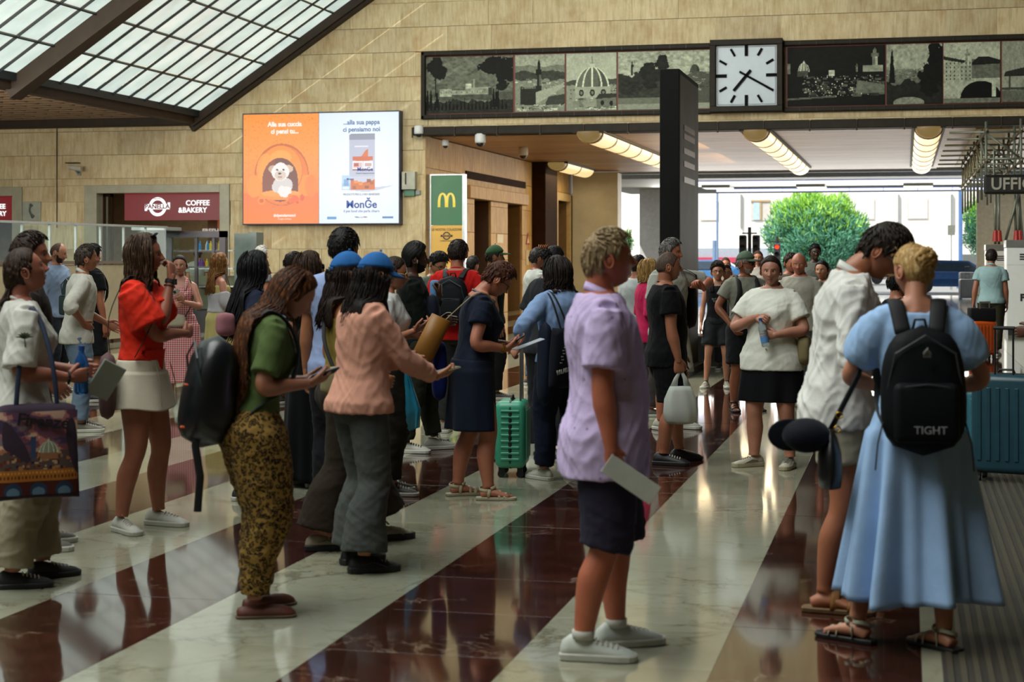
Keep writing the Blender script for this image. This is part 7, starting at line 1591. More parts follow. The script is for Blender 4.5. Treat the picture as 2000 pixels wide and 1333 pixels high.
def bottle(s, p0, label, blue=True, h=.24, r0=.036, d=(0, 0, 1)):
    r = s.itemroot('water_bottle', label, 'bottle', p0); d = nrm(d); q = Vector((0, 0, 1)).rotation_difference(Vector(d)).to_matrix().to_4x4(); r.matrix_world = r.matrix_world @ q; t = NT('bottle_plastic'); c = (.05, .25, .75, 1) if blue else (.75, .85, .9, 1); t.b.inputs['Base Color'].default_value = c; t.b.inputs['Transmission Weight'].default_value = .75; t.set(Roughness=.08); t.b.inputs['IOR'].default_value = 1.2
    n = 24; a = 2 * pi * np.arange(n) / n; mb = MB(); pr = [(0, .8), (.01, 1), (.04, .96), (.05, 1), (.08, .95), (.09, 1), (.13, .96), (.14, 1), (.17, .92), (.20, .5), (.215, .36), (.225, .36)]; mb.loft([np.stack([np.cos(a) * r0 * k, np.sin(a) * r0 * k, np.full(n, z * h / .24)], -1) for z, k in pr]); mb.build('bottle_body', t.m, r, smooth=True)
    mb = MB(); mb.tube([(0, 0, h * .93), (0, 0, h * 1.02)], r0 * .42, 12); mb.build('cap', plain('cap_blue', '1c4a9a', .4), r)
    if not blue: mb = MB(); mb.loft([np.stack([np.cos(a) * r0 * 1.02, np.sin(a) * r0 * 1.02, np.full(n, z)], -1) for z in (.03, .08)], cap=False); mb.build('label', plain('label_blue', '5a8ac0', .4), r, smooth=True)
J = p.J['R']; bottle(p, J['wr'] + J['hd'] * .085 + A_([-.035, -.01, -.10]), 'blue water bottle in the hand of the white T-shirt woman at the left edge')
mb = MB(); mb.rbox((0, 0, 0), (.19, .13, .012), .004, 1, 1, M=rotm((0, 1, 0), -1.3) @ rotm((0, 0, 1), .5)); mb.v[-1] += J['wr'] + A_([-.02, .19, -.02]); p.item(mb, 'paper_leaflets', plain('leaflet', '8f968a', .5), 'folded grey leaflets held beyond the blue bottle', 'paper')
# printed canvas bag
pt = Paint(120, 130, '8a4a4e'); pt.put(np.clip(pt.y, 0, 1), '5a4a6a', .7); n_ = pt.fbm(5, 3, asp=.6); pt.put((n_ > .52) & (pt.y > .5), 'c8827a', .8); pt.put((n_ > .60) & (pt.y > .55), 'e8c8b0', .7); pt.put((pt.fbm(4, 9, asp=.4) > .6) & (pt.y > .6), '2f3a5e', .7)
hills(pt, .52, .1, srgb('5a4a48'), 4); 
r_ = np.random.RandomState(8)
for k in range(120): x, y = r_.rand(), .28 + r_.rand() * .28; pt.rect(x, y, x + .02 + r_.rand() * .05, y + .015 + r_.rand() * .03, ['8a4a2a', '4a2f2a', 'a8744a', '2a2a38', 'b89a78', '6a3020'][r_.randint(6)])
dome(pt, .62, .50, .12, .14, 150, True); pt.rect(.52, .42, .74, .5, '9a6a4a'); pt.rect(.40, .44, .47, .70, '3a4a6a'); pt.rect(.12, .5, .2, .76, '7a3a2a'); pt.poly([(.12, .76), (.2, .76), (.16, .86)], '5a2a24')
pt.rect(0, .16, 1, .30, 'a86a2a'); 
for k in range(22): pt.rect(.02 + k * .045, .19, .04 + k * .045, .23, '5a2f1a'); pt.rect(.02 + k * .045, .25, .04 + k * .045, .275, 'd89a4a')
pt.rect(0, 0, 1, .16, '4a1f18'); 
for cx_ in (.18, .5, .82): pt.ell(cx_, .05, .11, .10, '2a3a50'); pt.ell(cx_, .03, .08, .06, '6a8aa0', .7)
r = p.itemroot('tote_bag', 'canvas tote bag printed with a city view and the word Firenze, at the left edge', 'bag', A_([.30, .02, .70])); mcl = cloth('3f3340', .8, name='canvas')
mb = MB(); rg = []
for u in np.linspace(-1, 1, 12):
    k = 1 - .10 * (u + 1) / 2; n = 32; a = 2 * pi * np.arange(n) / n; c_, q = np.cos(a), np.sin(a); dd = .045 * (1 - .3 * u * u); rg.append(np.stack([dd * np.sign(c_) * np.abs(c_) ** .5, .205 * k * np.sign(q) * np.abs(q) ** .25, np.full(n, u * .225) + .008 * np.cos(a * 2)], -1))
mb.loft(rg); mb.build('bag_body', mcl, r, smooth=True); M_PR = colour_attr('printed_canvas', .75, spec=.2)
o = pt.build('city_print', (.050, -.19, -.205), (.050, .19, -.205), (.050, -.19, .20), M_PR, r)
v = np.empty(len(o.data.vertices) * 3); o.data.vertices.foreach_get('co', v); v = v.reshape(-1, 3); v[:, 0] += .006 * np.sin(v[:, 1] * 22 + v[:, 2] * 9) - .018 * (np.abs(v[:, 1]) / .19) ** 4; o.data.vertices.foreach_set('co', v.ravel()); o.data.update()
text_mesh('lettering', 'Firenze', .085, plain('print_black', '15121a', .6), r, (.062, .02, .15), M=rotm((0, 0, 1), pi / 2) @ rotm((0, 1, 0), .12), bold=.002)
for q in (-1, 1): mb = MB(); mb.tube(crs([(.0, q * .10, .20), (-.02, q * .08, .42), (-.09, q * .04, .62), (-.13, 0, .70)], [1] * 4)[0], A_([(.012, .003)] * 13), 6); mb.build('handle', plain('strap_blue', '232f4a', .7), r, smooth=True)
P6 = p
# ---- man behind her
p = suit(px=52, Z=9.4, H=1.79, face=84, near=1, hair='short', hairc='2a1a12', hairc2='4a3426', skin='a0654e', head=(-6, -20, 0), feet=((.12, .08, 10, 0), (.12, .02, 10, 0)), armR=dict(h=(.2, .1, .95)), label='dark haired man mostly hidden behind the woman at the left edge, grey sneakers')
p.top('2c2622', hem=.88, loose=.02); p.legs('4a4236'); p.shoes('sneaker', '5a5850')
# ---- woman in red top
p = suit(px=276, Z=10.12, H=1.80, face=112, near=2, sex='f', w=1.03, hair='bob', hairL=.17, hairc='38261a', hairc2='7a6046', skin='a2654e', head=(-3, 16, 0), seed=7, nose=1.1,
    armL=dict(h=(-.04, .17, 1.475), abs=True, el=(-1, .6, -1.2), dir=(.35, -.1, 1), pn=(.3, -1, .2), curl=.75), armR=dict(h=(-.13, .22, 1.15), abs=True, el=(1, .1, -1), dir=(-1, .1, .1), pn=(0, -1, 0), curl=.5), feet=((.13, .06, -10, 0), (.16, -.06, 40, 0)),
    label='woman in a bright red top and short white skirt, hand at her mouth, white sneakers')
rd = cloth('d8301c', .75, name='red_fabric'); p.top('d8301c', mat=rd, hem=1.00, loose=.022, sleeve='elbow', sl=.78, slr=.07, fold=.008, neck=1.45, hemr=.0)
mb = MB(); rg = [p.P(x * .16, .135 - abs(x) * .05, 1.04 - .10 * (1 - abs(x))) for x in np.linspace(-1, 1, 9)]; top_ = [p.P(x * .16, .14 - abs(x) * .05, 1.06) for x in np.linspace(-1, 1, 9)]; back_ = [q - A_([0, .02, 0]) for q in rg]; mb.loft([top_, rg, back_, [q - A_([0, .02, 0]) for q in top_]], cap=False, wrap=False); mb.build('pointed_hem', rd, p.root, smooth=True)
p.skirt('d4ccb8', .715, 1.0, flare=.055, pleats=5, amp=.006, tight=.016); p.shoes('sneaker', 'b9b7ae'); mb = MB()
for sx in (-1, 1): mb.tube([p.P(sx * .11, .135, .98), p.P(sx * .12, .165, .86), p.P(sx * .125, .175, .73)], .003, 5)
mb.build('skirt_seam', plain('seam_beige', '8a8270', .7), p.root)
mb = MB(); w_ = p.J['L']['wr']; dd = nrm(p.J['L']['wr'] - p.J['L']['elb']); mb.tube([w_ - dd * .03, w_ - dd * .008], .034, 14); mb.box(w_ - dd * .02 + A_([-.0, .03, 0]), (.035, .012, .035)); mb.build('wrist_watch', M_STRAP, p.root)
mb = MB(); mb.tube([w_ - dd * .05, w_ - dd * .044], .035, 14); mb.build('bracelet', plain('bracelet_brown', '4a2a1a', .5), p.root)
mb = MB(); mb.tube(p.HP([(-.06, .045, .112), (-.03, .065, .125), (0, .07, .128), (.03, .065, .125), (.06, .045, .112)]), A_([(.006, .012)] * 5), 8); mb.build('hair_sunglasses', M_BLACK, p.root, smooth=True)
b = softbag(p, 'shoulder_bag', 'mauve slouchy bag hanging behind the hip of the woman in red', '5e4648', (.26, -.10, .86), (.30, .10, .40), rot=(0, 0, 20), taper=1.1); strapline(p, b, [(.22, -.10, 1.02), (.17, -.13, 1.25), (.12, -.05, 1.470), (.09, .02, 1.470), (.12, .14, 1.30), (.20, .04, 1.02)], .016)
P7 = p
# ---- woman in navy dress
p = suit(px=922, Z=11.4, H=1.66, face=80, near=2, sex='f', w=1.16, belly=.02, hair='short', vol=.020, hairc='3e2014', hairc2='7a4a30', skin='b07058', head=(36, 0, 0), neckf=.035, lean=7, shoe='sandal',
    armR=dict(h=(.14, .22, 1.08), el=(.5, -1, -.8), dir=(-.3, 1, .35), pn=(-.3, -.5, 1), curl=.5), armL=dict(h=(.08, .28, 1.10), el=(.5, -1, -.8), dir=(-.3, 1, .2), pn=(-.2, -.4, 1), curl=.45), feet=((.11, -.08, 10, 0), (.13, .09, 16, 0)),
    label='woman with short auburn hair in a navy dress, bent over her phone, pale sandals')
nv = cloth('131a2a', .8, name='navy_fabric'); p.top('131a2a', mat=nv, hem=.95, loose=.026, sleeve='short', sl=.55, fold=.007, neck=1.45); p.skirt('131a2a', .50, 1.0, flare=.02, pleats=5, amp=.014, mat=nv, tight=.022); p.shoes('sandal', 'b4ab8c', sole=plain('sole_cream', 'a39a80', .6)); p.glasses(c='2a2018')
phone(p, 'R', 'phone with a pale blue screen in the hand of the woman in navy', upd=(-.2, -.6, 1))
J = p.J['L']; mb = MB(); mb.rbox((0, 0, 0), (.14, .22, .006), .01, 2, 1, M=rotm((1, 0, 0), .35)); mb.v[-1] += J['wr'] + A_([.02, .14, .0]); p.item(mb, 'paper_sheets', plain('sheet_grey', '9aa0b0', .5), 'grey blue printed sheets held under the phone by the woman in navy', 'paper')
e = p.HP([(.080, -.004, -.036)])[0]; mb = MB(); mb.tube([e - A_([0, 0, .009]), e + A_([0, 0, .007])], [.009, .007], 8); mb.build('earring', M_GOLD, p.root, smooth=True)
w_ = p.J['R']['wr']; dd = nrm(w_ - p.J['R']['elb']); mb = MB(); [mb.tube([w_ - dd * (.02 + q), w_ - dd * (.026 + q)], .033, 12) for q in (0, .014)]; mb.build('bracelet', M_GOLD, p.root)
mb = MB(); P_ = p.bend(A_([(sin(t) * .078, .02 + cos(t) * .085, 1.462 - .035 * cos(t)) for t in np.linspace(0, 2 * pi, 21)]) * p.f); mb.tube(P_, .009, 6); mb.build('necklace', plain('beads_grey', '4a5058', .4), p.root, smooth=True)
r = p.itemroot('shoulder_bag', 'mustard leather bucket bag hanging behind the woman in navy', 'bag', p.P(.10, -.34, 1.11)); r.matrix_world = r.matrix_world @ Matrix.Rotation(R_(-26), 4, 'X'); mb = MB(); n = 28; a = 2 * pi * np.arange(n) / n; mb.loft([np.stack([np.cos(a) * .055 * k, np.sin(a) * .075 * k, np.full(n, z)], -1) for z, k in ((-.19, .3), (-.188, .8), (-.17, 1), (0, 1), (.17, .95), (.172, .85), (.12, .8))]); mb.build('bucket', plain('mustard_leather', '8a5a18', .5, bump=.15), r, smooth=True)
strapline(p, r, [(.10, -.27, 1.24), (.11, -.17, 1.36), (.12, -.06, 1.475), (.12, .02, 1.478), (.12, .08, 1.42)], .012, plain('strap_beige', '8a7448', .6))
r = softbag(p, 'jacket', 'royal blue jacket draped at the back of the woman in navy', '141f5a', (.0, -.24, .92), (.16, .10, .42), cat='jacket')
P8 = p
# ---- woman in light blue shirt with suitcase, tote
p = suit(px=1098, Z=12.3, H=1.665, face=-32, near=1, sex='f', w=1.1, hair='bob', hairL=.10, hairc='1a120e', hairc2='40302a', skin='b07a60', head=(6, 12, 0), shoe='sneaker', lean=3,
    armL=dict(h=(.30, .14, 1.04), el=(1, -.6, -.4), dir=(.3, .5, -.6), curl=.9), armR=dict(h=(.2, .1, .95)), feet=((.12, .06, 10, 0), (.12, -.02, 10, 0)),
    label='woman in a light blue shirt and dark jeans, hand on a mint suitcase')
p.top('7f98c0', hem=.92, loose=.034, sleeve='long', sl=1.7, fold=.010, collar='shirt', slr=.035); p.legs('161c2e'); p.shoes('sneaker', 'b0aea4'); p.glasses(c='a8a8a8')
sc_ = suitcase(1001, 12.55, 'mint green hard shell cabin suitcase with its handle pulled up', '3f9a7c', w=.36, h=.50, d=.23, rot=84, handle=.46)
p_ = p
r = p.itemroot('tote_bag', 'black cotton tote with grey disc and PALAIS DE TOKYO lettering', 'bag', p.P(-.10, -.22, .96)); r.matrix_world = r.matrix_world @ Matrix.Rotation(R_(12), 4, 'Z'); mb = MB(); rg = []; n = 30; a = 2 * pi * np.arange(n) / n
for u in np.linspace(-1, 1, 12): rg.append(np.stack([.17 * (1 - .22 * (u + 1) / 2) * np.sign(np.cos(a)) * np.abs(np.cos(a)) ** .4, .05 * (1 - .4 * u * u) * np.sign(np.sin(a)) * np.abs(np.sin(a)) ** .8, np.full(n, u * .21) + .012 * np.sin(a * 3)], -1))
mb.loft(rg); mb.build('bag_body', cloth('14171f', .8, name='black_cotton'), r, smooth=True); wh = plain('print_grey', '9a9c9a', .7)
mb = MB(); mb.loft([np.stack([.03 + np.cos(a) * .062 * k, np.full(n, -.052 - .002 * (1 - k)), .05 + np.sin(a) * .07 * k], -1) for k in (1, .5, .02)]); mb.build('grey_disc', wh, r)
text_mesh('lettering', 'PALAIS DE TOKYO', .042, wh, r, (.0, -.056, -.075), M=rotm((0, 1, 0), -.18), sx=.85, bold=.002); mb = MB()
for k in range(6): mb.box((-.10 + k * .006 + .01 * (k % 2), -.05, -.03 + k * .022), (.02, .004, .008))
mb.build('print_marks', wh, r)
strapline(p, r, [(-.12, -.20, 1.14), (-.145, -.13, 1.36), (-.14, -.02, 1.462), (-.15, .08, 1.38)], .010); strapline(p, r, [(-.05, -.20, 1.14), (-.11, -.15, 1.36), (-.12, -.03, 1.468), (-.13, .08, 1.38)], .010)
r = softbag(p, 'jacket', 'dark navy jacket hanging under the black tote', '151c2c', (-.24, -.14, .92), (.12, .14, .62), cat='jacket', taper=.6)
# ---- woman in dark grey, hair up
p = suit(px=1078, Z=13.7, H=1.75, face=42, near=1, sex='f', w=1.2, hair='updo', tie=(0, -.10, .05), bunr=.05, hairc='0f0c0b', hairc2='2c2420', skin='a06a50', shoe='chunky', armL=dict(h=(.2, .12, .95)), feet=((.13, .02, 10, 0), (.13, .0, 10, 0)), label='woman with black hair pinned up in a dark grey T-shirt and wide black trousers')
p.top('26272b', hem=.85, loose=.035, sleeve='short', sl=.8); p.legs('1f2022', 'trousers', loose=.05, knee=.12, hemr=.14); p.shoes('chunky', 'b0aca0')
mb = MB(); q = p.HP([(.0, -.13, .10)])[0]; [mb.tube([q + A_([x, 0, 0]), q + A_([x * 1.6, -.012, .03]), q + A_([x * 1.2, -.03, .0])], [.006, .006, .003], 5) for x in (-.03, -.015, 0, .015, .03)]; mb.build('hair_claw', plain('claw_amber', '8a4a1a', .3), p.root, smooth=True)
# ---- bearded man with earphone
p = suit(px=806, Z=14.1, H=1.76, face=86, near=1, w=.98, hair='afro', hairc='0c0a09', hairc2='1e1a18', skin='4a2c1e', head=(-2, 0, 0), beard=.005, beardc='0c0a09', shoe='sneaker', armR=dict(h=(.06, .22, 1.30), el=(.5, -.8, -1), dir=(-.1, .1, 1), pn=(-.3, -1, .2), curl=1.0), armL=dict(h=(.1, .25, 1.1)), feet=((.10, .20, 20, 0), (.12, -.07, 22, 0)),
    label='bearded man with white earphones in a black sweatshirt, hand at his chin, striped sneakers')
p.top('0e1210', hem=.88, loose=.03, sleeve='long', fold=.009, collar='crew'); p.legs('23261c'); p.shoes('sneaker', 'a8a69a', c2='1a1a1a')
mb = MB(); e = p.HP([(.084, -.002, -.012)])[0]; mb.tube([e + A_([0, 0, .006]), e + A_([.002, .006, -.024])], [.008, .004], 6); mb.build('earphone', M_WHITE, p.root, smooth=True)
b = softbag(p, 'jacket', 'dark navy jacket over the arm of the bearded man', '0f1522', (.10, .16, 1.08), (.14, .20, .50), cat='jacket', rot=(0, 0, 80))
# ---- man in black T-shirt with plastic bag
p = suit(px=1300, Z=13.3, H=1.695, face=78, near=2, w=1.16, belly=.03, hair='buzz', hairc='4a3a30', skin='9a6248', head=(-4, 0, 0), shoe='sneaker', nose=1.1, armR=dict(h=(.25, .06, .80), el=(.3, -1, 0), dir=(0, .1, -1), curl=1.0), armL=dict(h=(.25, .18, .80)), feet=((.11, .14, 20, 0), (.12, -.04, 28, 0)),
    label='stocky man with shaved head in black T-shirt and black shorts carrying a white plastic bag')
p.top('0b0b0e', hem=.80, loose=.028, sleeve='short', sl=.62, collar='crew'); p.legs('0c0c0e', 'shorts', t1=.98, hemr=.115, loose=.03); p.shoes('sneaker', '101012', sole=M_SOLE_B)
J = p.J['R']; hp_ = J['wr'] + J['hd'] * .09; r = p.itemroot('plastic_bag', 'white translucent plastic carrier bag in the hand of the man in black', 'bag', hp_ + A_([0, .01, -.22])); t = NT('white_film'); t.b.inputs['Base Color'].default_value = (.62, .65, .60, 1); t.set(Roughness=.35); t.b.inputs['Transmission Weight'].default_value = .25; t.b.inputs['IOR'].default_value = 1.1
mb = MB(); n = 44; a = 2 * pi * np.arange(n) / n; rg = []
for z, k in ((-.20, .25), (-.195, .7), (-.17, .92), (-.10, 1), (0, .92), (.06, .74), (.10, .60)): v = np.stack([np.cos(a) * .06 * k, np.sin(a) * .135 * k, np.full(n, z)], -1); v[:, :2] *= (1 + .06 * np.sin(a * 7 + z * 9))[:, None]; rg.append(v)
mb.loft(rg, cap=True)
for sy in (-1, 1): mb.tube([(0, sy * .055, .09), (0, sy * .035, .16), (0, 0, .23)], A_([(.010, .030), (.006, .018), (.005, .008)]), 8, ref=[1, 0, 0])
mb.build('bag_body', t.m, r, smooth=True)
# ---- woman in white blouse with bottle
p = suit(px=1508, Z=13.05, H=1.665, face=196, near=2, sex='f', w=1.24, belly=.03, hair='pony', hairL=.2, tie=(0, -.11, -.03), hairc='20140f', hairc2='4a3226', skin='b27c66', head=(2, 10, 0), shoe='chunky', lips='a0584c',
    armR=dict(h=(.07, .19, 1.24), el=(1.2, -.4, -.6), dir=(-.6, .6, -.1), pn=(-.6, -.4, -.7), curl=.7), armL=dict(h=(.10, .22, 1.10), el=(1.2, -.6, -.6), dir=(-1, .3, 0), pn=(0, -1, .0), curl=.9), feet=((.15, .02, 0, 0), (.14, .02, 45, 0)),
    label='woman in a white short-sleeved blouse and black skirt holding a small water bottle')
p.top('dcdcd0', hem=.80, loose=.038, sleeve='short', sl=.72, collar='shirt', hemr=.0, fold=.006, slr=.03); p.skirt('0c0c10', .545, .90, flare=.03, pleats=6, amp=.012, tight=.018); p.shoes('chunky', 'a9a390', c2='5a5a52', sole=plain('sole_cream', 'a39a80', .6))
J = p.J['L']; bottle(p, J['wr'] + J['hd'] * .07 + A_([0.0, .035, -.09]), 'clear water bottle with blue cap in the hands of the woman in the white blouse', False, .22, .031, d=(.22, .0, 1))
mb = MB()
for z in (1.22, 1.14, 1.06, .98, .90, .84): q = p.P(0, .152 + .03 * math.exp(-((z - 1.06) / .2) ** 2), z); mb.tube([q, q + A_([0, .006, 0])], .006, 8)
mb.build('buttons', plain('button_grey', '8a8a82', .4), p.root)
b = softbag(p, 'shoulder_bag', 'beige leather bag at the hip of the woman in the white blouse', '857856', (-.27, -.02, .97), (.12, .24, .24), rot=(0, 0, 10)); strapline(p, b, [(-.26, .04, 1.08), (-.18, .08, 1.34), (-.13, .0, 1.468), (-.16, -.08, 1.36), (-.26, -.08, 1.08)], .009, plain('strap_beige', '8a7448', .6))
# ---- tanned man in grey T-shirt and cap
p = suit(px=1455, Z=17.8, H=1.70, face=160, near=1, w=1.0, hair='short', hairc='6a625a', skin='8a5238', head=(0, 45, 0), shoe='sandal', armR=dict(h=(.2, .10, .95), el=(1, -.6, -.5)), armL=dict(h=(.22, .16, .97), el=(1, -.6, -.4), curl=.8), feet=((.10, .02, 10, 0), (.14, .03, 10, 0)), beard=.001, beardc='8a8078', capped=1,
    label='tanned older man in a grey T-shirt, black shorts, sandals and green grey cap')
p.top('7c7c70', hem=.90, loose=.024, collar='crew'); p.legs('121315', 'shorts', t1=.98, hemr=.12, loose=.03); p.shoes('sandal', '131313'); p.cap('4f5e4e'); p.glasses(dark=True)
J = p.J['L']; mb = MB(); mb.rbox(J['wr'] + J['hd'] * .09 + A_([0, .03, .0]), (.03, .10, .13), .01, 2, 1); p.item(mb, 'red_wallet', plain('wallet_red', 'a01818', .4), 'small red wallet in the hand of the man with the cap', 'wallet')
for x in (-1, 1): pass
b = backpack(p, 'dark backpack worn by the tanned man with the cap', c='2a2a2c', w=.28, h=.42, d=.14, pocket=False)
# ---- teenager in black tank top
p = suit(px=1402, Z=20.9, H=1.575, face=184, near=1, w=.85, hair='short', hairc='1e120c', hairc2='3a2418', vol=.02, skin='b07c62', head=(0, 8, 0), shoe='sneaker', armR=dict(h=(.24, .08, .80)), armL=dict(h=(.22, .06, .82)), feet=((.11, .02, 10, 0), (.14, .10, 10, 0)), label='teenager with glasses in a black tank top and dark shorts walking towards the camera')
p.top('101114', hem=.88, loose=.02, sleeve='none', neck=1.42, name='tank_top'); p.straps(cloth('101114'), .03); p.legs('1d2023', 'shorts', t1=.78, hemr=.13, loose=.04); p.shoes('sneaker', '8f8a78'); p.glasses(c='1a1a1c')
text_mesh('print', 'BUT NOT\nTODAY', .03, plain('print_grey', '9a9c9a', .7), p.root, tuple(p.P(0, .150, 1.22)), M=rotm((0, 0, 1), pi))
# ---- grey haired man slinging a bag, behind the totem side
p = suit(px=1306, Z=15.9, H=1.82, face=128, near=1, w=1.05, hair='short', hairc='5a5450', hairc2='8a8480', skin='a8664c', head=(-2, 20, 0), armL=dict(h=(.20, .24, 1.30), el=(1.2, .5, -.1), dir=(-.7, -.1, .5), curl=1.0), armR=dict(h=(.24, .05, .80)), feet=((.13, .04, 10, 0), (.12, .0, 10, 0)), label='grey haired man in white T-shirt and shorts slinging a black bag')
p.top('a8a8a0', hem=.86, loose=.026, collar='crew', sl=.75); p.legs('a8a498', 'shorts', t1=.95, hemr=.11); p.shoes('sneaker', '9a968a')
b = softbag(p, 'shoulder_bag', 'large black bag held at the shoulder by the grey haired man', '0f0e0e', (-.33, -.02, 1.13), (.26, .16, .46), rot=(0, 0, 30)); strapline(p, b, [(-.33, -.02, 1.34), (-.24, .14, 1.40), (-.16, .04, 1.47), (-.2, -.10, 1.40), (-.31, -.1, 1.3)], .022)
# ---- woman in pink
p = suit(px=1263, Z=17.2, H=1.63, face=72, near=1, sex='f', hair='bob', hairL=.08, hairc='8a6a3a', hairc2='c8a468', skin='a86a54', armR=dict(h=(.2, .1, .9)), label='blonde woman in a magenta top beside the man in black')
p.top('b0204e', hem=.82, loose=.03, sleeve='elbow'); p.legs('3a3434'); p.shoes('sneaker', '5a5450')
# ---- man in red T-shirt with backpack
p = suit(px=893, Z=15.6, H=1.81, face=14, near=1, w=1.1, hair='short', hairc='1c120e', hairc2='3a2820', vol=.004, skin='a86850', label='man in a red T-shirt seen from behind with a black and blue backpack')
p.top('b81c18', hem=.84, loose=.026, collar='crew'); p.legs('2a2a2a'); p.shoes('sneaker', '7a7468'); b = backpack(p, 'black backpack with a light blue side on the man in red', c='15161a', w=.34, h=.46, d=.18, z=1.20)
mb = MB(); mb.rbox((-.15, -.02, .10), (.07, .15, .18), .03, 4, 3); mb.build('side_pouch', cloth('5a86b4', .7), b, smooth=True)
# ---- far ones, left
def far(px, Z, H, face, label, topc, botc, hair='short', hairc='1e140e', skin='a86e54', sex='m', near=1 if 0 else 0, shoe='3a3632', bottom='trousers', sleeve='short', **k):
    cap_ = k.pop('cap_', None); k['capped'] = 1 if cap_ else 0; gl = k.pop('gl', None); hem = k.pop('hem', .86); pat = k.pop('pat', None); c2 = k.pop('c2', None); loose = k.pop('loose', .024); collar = k.pop('collar', None); near = k.pop('nr', near); sk = k.pop('sk', None)
    p = suit(px=px, Z=Z, H=H, face=face, near=near, sex=sex, hair=hair, hairc=hairc, skin=skin, label=label, **k)
    p.top(topc, hem=hem if not sk else 1.0, loose=loose, sleeve=sleeve, pat=pat, c2=c2, collar=collar)
    if sk: p.skirt(botc, sk, 1.05, flare=.06, pleats=6, amp=.02, pat=pat, c2=c2)
    else: p.legs(botc, bottom, **({'t1': .95, 'hemr': .115} if bottom == 'shorts' else {}))
    p.shoes('sneaker', shoe)
    if cap_: p.cap(cap_)
    if gl: p.glasses(dark=gl == 'dark', c=None if gl == 'dark' else '1a1614')
    return p
p = far(150, 15.7, 1.765, 84, 'man with grey brown hair in a loose white shirt, hand on hip', 'c6c3b8', '6a7c90', hairc='3a3028', hairc2='6a5e54', skin='a0664c', nr=1, sleeve='roll', loose=.035, collar='shirt', head=(-8, 0, 0), hem=.82, lean=6, armR=dict(h=(.20, .04, 1.02), el=(.9, -.9, .0), dir=(-.5, .6, -.6), curl=.4), armL=dict(h=(.2, .3, 1.0)), shoe='6a6458', feet=((.12, .06, 10, 0), (.12, .02, 10, 0)))
p = far(176, 18.9, 1.79, 58, 'man with black hair, black T-shirt and grey backpack, black shorts and trail shoes', '101214', '1a1b1e', nr=1, bottom='shorts', hairc='120e0c', skin='a06448', shoe='1a1a1a', feet=((.12, .04, 20, 0), (.12, -.03, 40, 0))); b = backpack(p, 'grey green backpack on the man in black at the left', c='3a4644', w=.32, h=.5, d=.2)
p = far(108, 20.2, 1.835, 128, 'bald bearded man in a pale blue shirt behind the glass at the left', '7a8ca6', '1c2028', hair='bald', hairc='4a3428', skin='a8745a', beard=.006, beardc='2a1c16', head=(14, 20, 0), collar='shirt', nr=1, sleeve='long')
p = suit(px=352, Z=18.7, H=1.67, face=188, near=1, sex='f', hair='pony', hairL=.26, tie=(.03, -.10, -.04), hairc='1a100c', hairc2='3a261c', skin='b07a64', armL=dict(h=(.06, .26, 1.20), el=(1, -.5, -.8), dir=(-.3, .4, .5), pn=(0, -1, .4), curl=.7), armR=dict(h=(.05, .24, 1.16), el=(1, -.5, -.8), curl=.7), feet=((.1, .0, 10, 0), (.1, .02, 10, 0)), label='young woman in a red and white gingham dress holding a phone')
gg = cloth('b02a3a', pat='gingham', c2='c8b4b0'); p.top('b02a3a', mat=gg, hem=1.0, loose=.008, sleeve='none', neck=1.36, name='bodice'); p.straps(gg, .016); p.skirt('b02a3a', .25, 1.04, flare=.06, pleats=6, amp=.018, mat=gg); p.shoes('sneaker', 'b0aea6'); phone(p, 'L', 'phone in a light case held by the woman in gingham', c='9a9a90', lit=False, upd=(0, -1, .3))
b = softbag(p, 'crossbody_bag', 'small cream shoulder bag at the hip of the gingham dress', 'a8a08a', (.03, .20, .98), (.24, .09, .15)); strapline(p, b, [(-.08, .18, 1.02), (-.16, .08, 1.22), (-.10, -.0, 1.468), (.05, -.12, 1.3), (.16, -.05, 1.1), (.13, .17, 1.02)], .006)
p = suit(px=426, Z=20.0, H=1.70, face=70, near=1, sex='f', w=.95, hair='long', hairL=.34, hairc='6a4420', hairc2='b08448', skin='b8806a', wave=.01, armR=dict(h=(.12, .26, 1.15), el=(.5, -1, -.8), curl=.6), label='young woman with long blonde hair in a pale yellow dress and white wrap')
yl = cloth('b8ac70'); p.top('b8ac70', mat=yl, hem=1.0, loose=.008, sleeve='none', neck=1.34, name='bodice'); p.skirt('b8ac70', .12, 1.04, flare=.06, pleats=7, amp=.02, mat=yl); p.shoes('sneaker', '9a968a'); mb = MB(); p.arm(mb, 'R', .45, 1.8, lambda t: .065); mb.loft(p.torso(1.0, 1.24, .03)); remesh(mb, 'wrap', cloth('a8a8ac'), p.root, .014)
p = suit(px=492, Z=11.2, H=1.70, face=70, near=1, sex='f', hair='long', hairL=.45, hairc='0b0a0c', hairc2='24222a', wave=.004, skin='a06c54', hback=-.12, armR=dict(h=(.18, .1, 1.0)), label='woman with long straight black hair mostly hidden behind the leopard trousers woman')
p.top('1c2234', hem=.88, loose=.02); p.legs('1a1a20'); p.shoes('sneaker', '1a1a1c')
r = softbag(p, 'shoulder_bag', 'dusty pink bag behind the long haired woman in green', '94626a', (.14, -.24, 1.24), (.12, .12, .16))
far(507, 24, 1.80, 60, 'man with white hair far behind the black haired woman', '5a5f68', '2a2a2c', hairc='8a8882', hairc2='b0aea8')
far(566, 18.5, 1.70, 60, 'man with short brown hair and blue striped shirt left of the sunglasses woman', '6a7ea4', '2c2e34', pat='stripes', c2='9aa6bc', nr=1, head=(10, 0, 0))
far(386, 38.4, 1.80, 10, 'man with a backpack seen through the panes of the glazed cabinet', '8a8a80', '3a3a3c', hairc='1c1814')
far(848, 17.4, 1.71, 140, 'young man with black hair and thin glasses looking down, grey T-shirt', '5a6258', '22242a', nr=1, hairc='0e0b0a', head=(26, 0, 0), gl='thin', skin='a87858', vol=.014)
